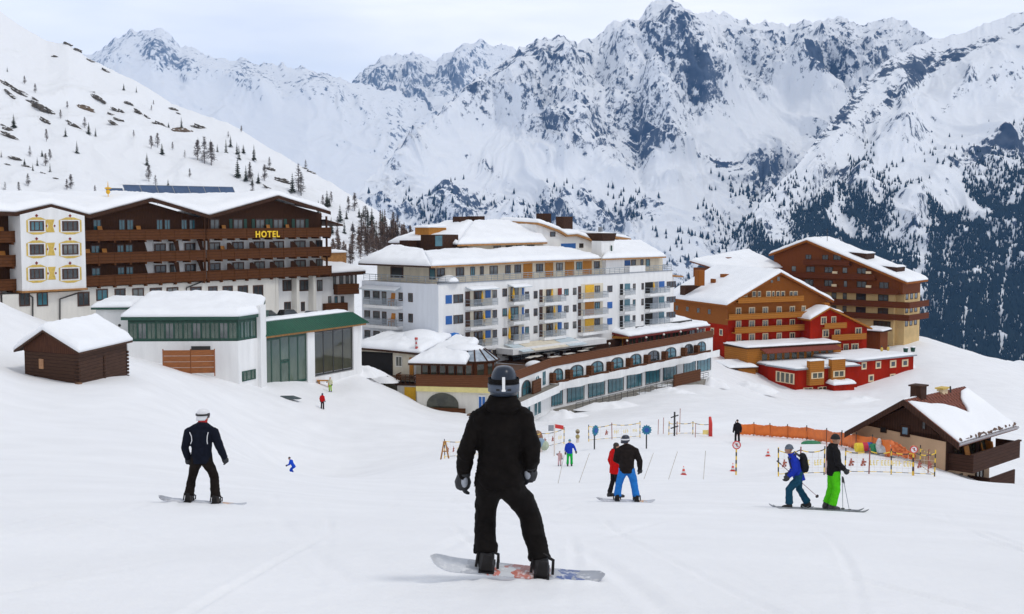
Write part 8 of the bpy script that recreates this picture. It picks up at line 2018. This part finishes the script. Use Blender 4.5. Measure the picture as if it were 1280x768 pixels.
for z in (1.55, .7): MB().tube([(-.3, 0, z - .1), (.3, 0, z + .1)], .05, 6).obj('arm', M_IRON, r)

# orange barrier: padded mats in a row
BP = [(919, 98.5, 530), (942, 98, 531), (962, 97, 531.5), (984, 95.5, 533), (1008, 93, 535.5), (1033, 89, 537.5), (1052, 84, 540.5), (1070, 81, 543), (1090, 79, 546), (1112, 77.3, 550)]
BP = [(p, Y, max(.75, pt(p, t, Y).z - on_ground(p, Y).z - .22), 1) for p, Y, t in BP]
for i in range(len(BP) - 1):
    (p0, Y0_, h0, s0), (p1, Y1_, h1, s1) = BP[i], BP[i + 1]; a, b = on_ground(p0, Y0_), on_ground(p1, Y1_); a = a.lerp(b, .012); 
    n = 14; mb = MB(); rg = random.Random(i)
    for k in range(n + 1):
        f = k / n; p = a.lerp(b, f) - a; sag = .14 * 4 * f * (1 - f) * (.5 + rg.random() * .5 if k % 3 == 0 else .6); hh = h0 + (h1 - h0) * f
        bot = .02 + .10 * rg.random()
        for (dy, z) in ((-.09 - .05 * math.sin(f * PI), bot), (-.11 - .06 * math.sin(f * 9), hh * .5), (-.07, hh + .22 - sag), (.07, hh + .22 - sag), (.09, bot)): mb.v.append((p.x, p.y + dy, p.z + z))
    for k in range(n):
        o_ = 5 * k
        for q in range(5): mb.f.append((o_ + q, o_ + 5 + q, o_ + 5 + (q + 1) % 5, o_ + (q + 1) % 5))
    mb.f += [(4, 3, 2, 1, 0), tuple(range(5 * n, 5 * n + 5))]; mb.m = [0] * len(mb.f)
    lab = ('orange barrier mat at the far left end, behind the person in black', 'orange barrier mat second from the person in black', 'orange barrier mat with a wide dip, third from the person in black', 'orange barrier mat in the middle of the row', 'orange barrier mat beginning to run down towards the chalet', 'orange barrier mat at the tip of the chalet eave', 'orange barrier mat below the left of the chalet gable', 'orange barrier mat behind the coloured blocks', 'orange barrier mat nearest the chalet window')[i]
    r = thing('barrier_mat', a, lab, 'barrier', 'orange barrier mats')
    mb.obj('mat', M_ORG, r, True)
    MB().tube([(0, .02, -.2), (0, .02, h0 + .35)], .04, 6).obj('post', M_IRON, r)
# crumpled orange net at the chalet end
a = on_ground(1113, 76); mb = MB(); rg = random.Random(9)
nx, nz = 16, 8
for j in range(nz + 1):
    for i in range(nx + 1):
        f, v = i / nx, j / nz
        x = f * 1.55 + .06 * rg.uniform(-1, 1); z = (.95 - .6 * f) * v + .05 * rg.uniform(-1, 1) + (.35 - .35 * f); y = .25 * math.sin(f * 9) * .3 + .12 * rg.uniform(-1, 1)
        mb.v.append((x, y, z))
for j in range(nz):
    for i in range(nx): o_ = j * (nx + 1) + i; mb.f.append((o_, o_ + 1, o_ + nx + 2, o_ + nx + 1)); mb.m.append(0)
o = mb.obj('orange_net', M_ORG2, None, True, a); t = o.modifiers.new('t', 'SOLIDIFY'); t.thickness = .04; tag(o, 'crumpled orange net slumping beside the chalet wall', 'net')
# coloured foam blocks and a white sack
for (px, Y, col, rot, lab) in ((1074, 79, (.75, .55, .03), .1, 'yellow foam block at the left end of the coloured row'), (1083, 79, (.55, .03, .06), -.05, 'red foam block between the yellow and the blue one'), (1088.5, 79, (.02, .10, .42), .1, 'blue foam block between the red and the green one'), (1093.5, 78.5, (.02, .22, .10), .2, 'green foam block next to the white sack')):
    g = on_ground(px, Y); o = MB().tube([(-.26, 0, .32), (.26, 0, .32)], .30, 12).obj('foam_block', mat('foam_' + str(px), col, .7, .1, 3), None, False, g + Vector((0, 0, .05)), rot, .03); tag(o, lab, 'foam block')
g = on_ground(1108, 78); mb = MB(); mb.ell((0, 0, .36), (.55, .4, .42), 16, 10); mb.ell((-.45, .1, .65), (.18, .2, .5), 12, 8); mb.ell((.3, -.1, .3), (.42, .36, .36), 14, 8)
o = fuse(mb, 'white_sack', mat('white_plastic', (.62, .62, .62), .6, .2, 5, col2=(.42, .42, .43)), .05, 2, .06, 4); o.location = g; tag(o, 'crumpled white sack between the green foam block and the orange net', 'sack')
g = on_ground(1014, 88); o = MB().ell((0, 0, .05), (.75, .35, .22), 14, 7).obj('green_mat', mat('green_plastic', (.02, .20, .09), .6, .2, 3), None, True, g); tag(o, 'small green mat lying in the snow below the orange barrier', 'mat')
# little carousel-like play figures by the netting
for (px, Y, cols, lab) in ((676, 88, ((.55, .08, .06), (.22, .32, .42), (.40, .46, .34)), 'red, blue and green play figure by the netting left of the pink child'), (722, 92, ((.35, .28, .10), (.20, .12, .05), (.35, .30, .20)), 'small brown play figure in the netting right of the grown-up in green trousers')):
    g = on_ground(px, Y); r = thing('play_figure', g, lab, 'play figure'); w = .34 if px < 700 else .16
    for i, c in enumerate(cols): MB().ell((-.25 + .25 * i if px < 700 else 0, 0, .45 + .18 * (i % 2) + (.2 * i if px > 700 else 0)), (w, .2, w * 1.1), 10, 7).obj('figure_body', mat('figure_%d_%d' % (px, i), c, .6, .15, 4), r, True)
    MB().tube([(0, 0, -.1), (0, 0, .5)], .12, 8).obj('stand', M_NET, r)
g = on_ground(693, 84); r = thing('red_flag_stand', g, 'post with a red flag above the pink child', 'flag')
MB().tube([(0, 0, -.1), (0, 0, 2.2)], .05, 7).obj('pole', M_NET, r); MB().hexa([(.02, -.02, 1.95), (.62, -.02, 1.85), (.62, .02, 1.85), (.02, .02, 1.95)], [(.02, -.02, 2.22), (.62, -.02, 2.12), (.62, .02, 2.12), (.02, .02, 2.22)]).obj('flag', M_SIGNR, r); MB().box(-.42, -.06, -.03, .03, 1.75, 2.15).obj('pale_board', M_GREY, r)
g = on_ground(672, 97); o = MB().ell((0, 0, .3), (.45, .4, .8), 10, 8).obj('brown_mound', mat('brown_fur_cover', (.26, .17, .11), .9, .3, 6), None, True, g); tag(o, 'brown draped shape standing behind the left netting', 'covered figure')
# low wooden bench and slab by the glass hall; dark tarp at its door; brown timber and slabs at the restaurant
def bench(px, Y, w, label):
    g = on_ground(px, Y); r = thing('wooden_bench', g, label, 'bench')
    MB().box(-w / 2, w / 2, -.25, .25, .55, .66).obj('seat', M_ORWOOD, r)
    for x in (-w * .35, w * .35): MB().box(x - .06, x + .06, -.2, .2, -.1, .55).obj('leg', M_ORWOOD, r)
bench(405, 143, 1.6, 'orange wooden bench by the glass hall beside the lime green skier')
g = on_ground(359, 131.5); o = MB().hexa([(-1.4, -.3, 0), (1.3, -.3, 0), (1.5, .5, 0), (-1.2, .5, 0)], [(-1.0, -.1, .28), (.4, -.1, .32), (.6, .4, .32), (-.9, .4, .3)]).obj('dark_canvas', mat('dark_tarp', (.05, .07, .075), .6, .2, 3), None, False, g); tag(o, 'dark canvas heap on the snow before the glass hall door', 'canvas')
g = on_ground(602, 146)
for i, (dx, w, h_, lab) in enumerate(((-.5, 1.3, .35, 'brown tarp roll under the restaurant arch, left one'), (1.2, 1.2, .38, 'brown tarp roll under the restaurant arch, right one'))):
    mb = MB().ell((0, 0, h_ * .5), (w, .5, h_), 14, 8); o = fuse(mb, 'tarp_roll', mat('brown_tarp', (.16, .10, .06), .8, .3, 3), .06, 1, .08, 3); o.location = g + Vector((dx, 0, .1)); tag(o, lab, 'tarp roll')
# snow piles pushed up against the arcade walkway and beside the hall
for (px, Y, w, h_, lab) in ((705, 160, 3.4, 1.6, 'big heap of cleared snow below the left end of the arcade'), (768, 168, 4.5, 1.0, 'low heap of cleared snow below the middle of the arcade'), (888, 200, 2.6, 1.9, 'heap of cleared snow at the right end of the arcade'), (840, 184, 4.0, .8, 'flat heap of cleared snow before the brown screen of the arcade'), (452, 152, 3.0, 1.4, 'heap of cleared snow between the glass hall and the garage wing'), (468, 156, 3.2, 1.2, 'heap of cleared snow in front of the garage opening'), (940, 222, 5, 1.6, 'heap of cleared snow at the left foot of the red annex'), (1075, 228, 5, 1.0, 'heap of cleared snow before the red annex porch'), (1105, 262, 3.2, 3.0, 'tall snow heap between the timber shed and the brown hotel'), (1122, 262, 4.2, 2.4, 'broad snow heap at the corner of the brown hotel')):
    g = on_ground(px, Y); mb = MB(); rg = random.Random(int(px)); n, m_ = 40, 14
    for j in range(m_ + 1):
        a = j / m_
        for i in range(n):
            wv_ = 2 * PI * i / n; rr = a * (1 + .22 * math.sin(2 * wv_ + px) + .14 * math.sin(5 * wv_ + px * 2)); x, y = w * rr * math.cos(wv_), w * .6 * rr * math.sin(wv_)
            z = .8 * h_ * (max(0, (1 - a ** 2.4)) ** 1.2 * (1 + .9 * float(fbm(np.array([x * .45 + px]), np.array([y * .6]), 3, 4)[0]))) - .25 * a
            mb.v.append((x, y, z))
    for j in range(m_):
        for i in range(n): mb.f.append((j * n + i, (j + 1) * n + i, (j + 1) * n + (i + 1) % n, j * n + (i + 1) % n)); mb.m.append(0)
    o = mb.obj('snow_heap', M_SNOW, None, True, g); tag(o, lab, 'snow heap')
print('objects', len(bpy.data.objects))
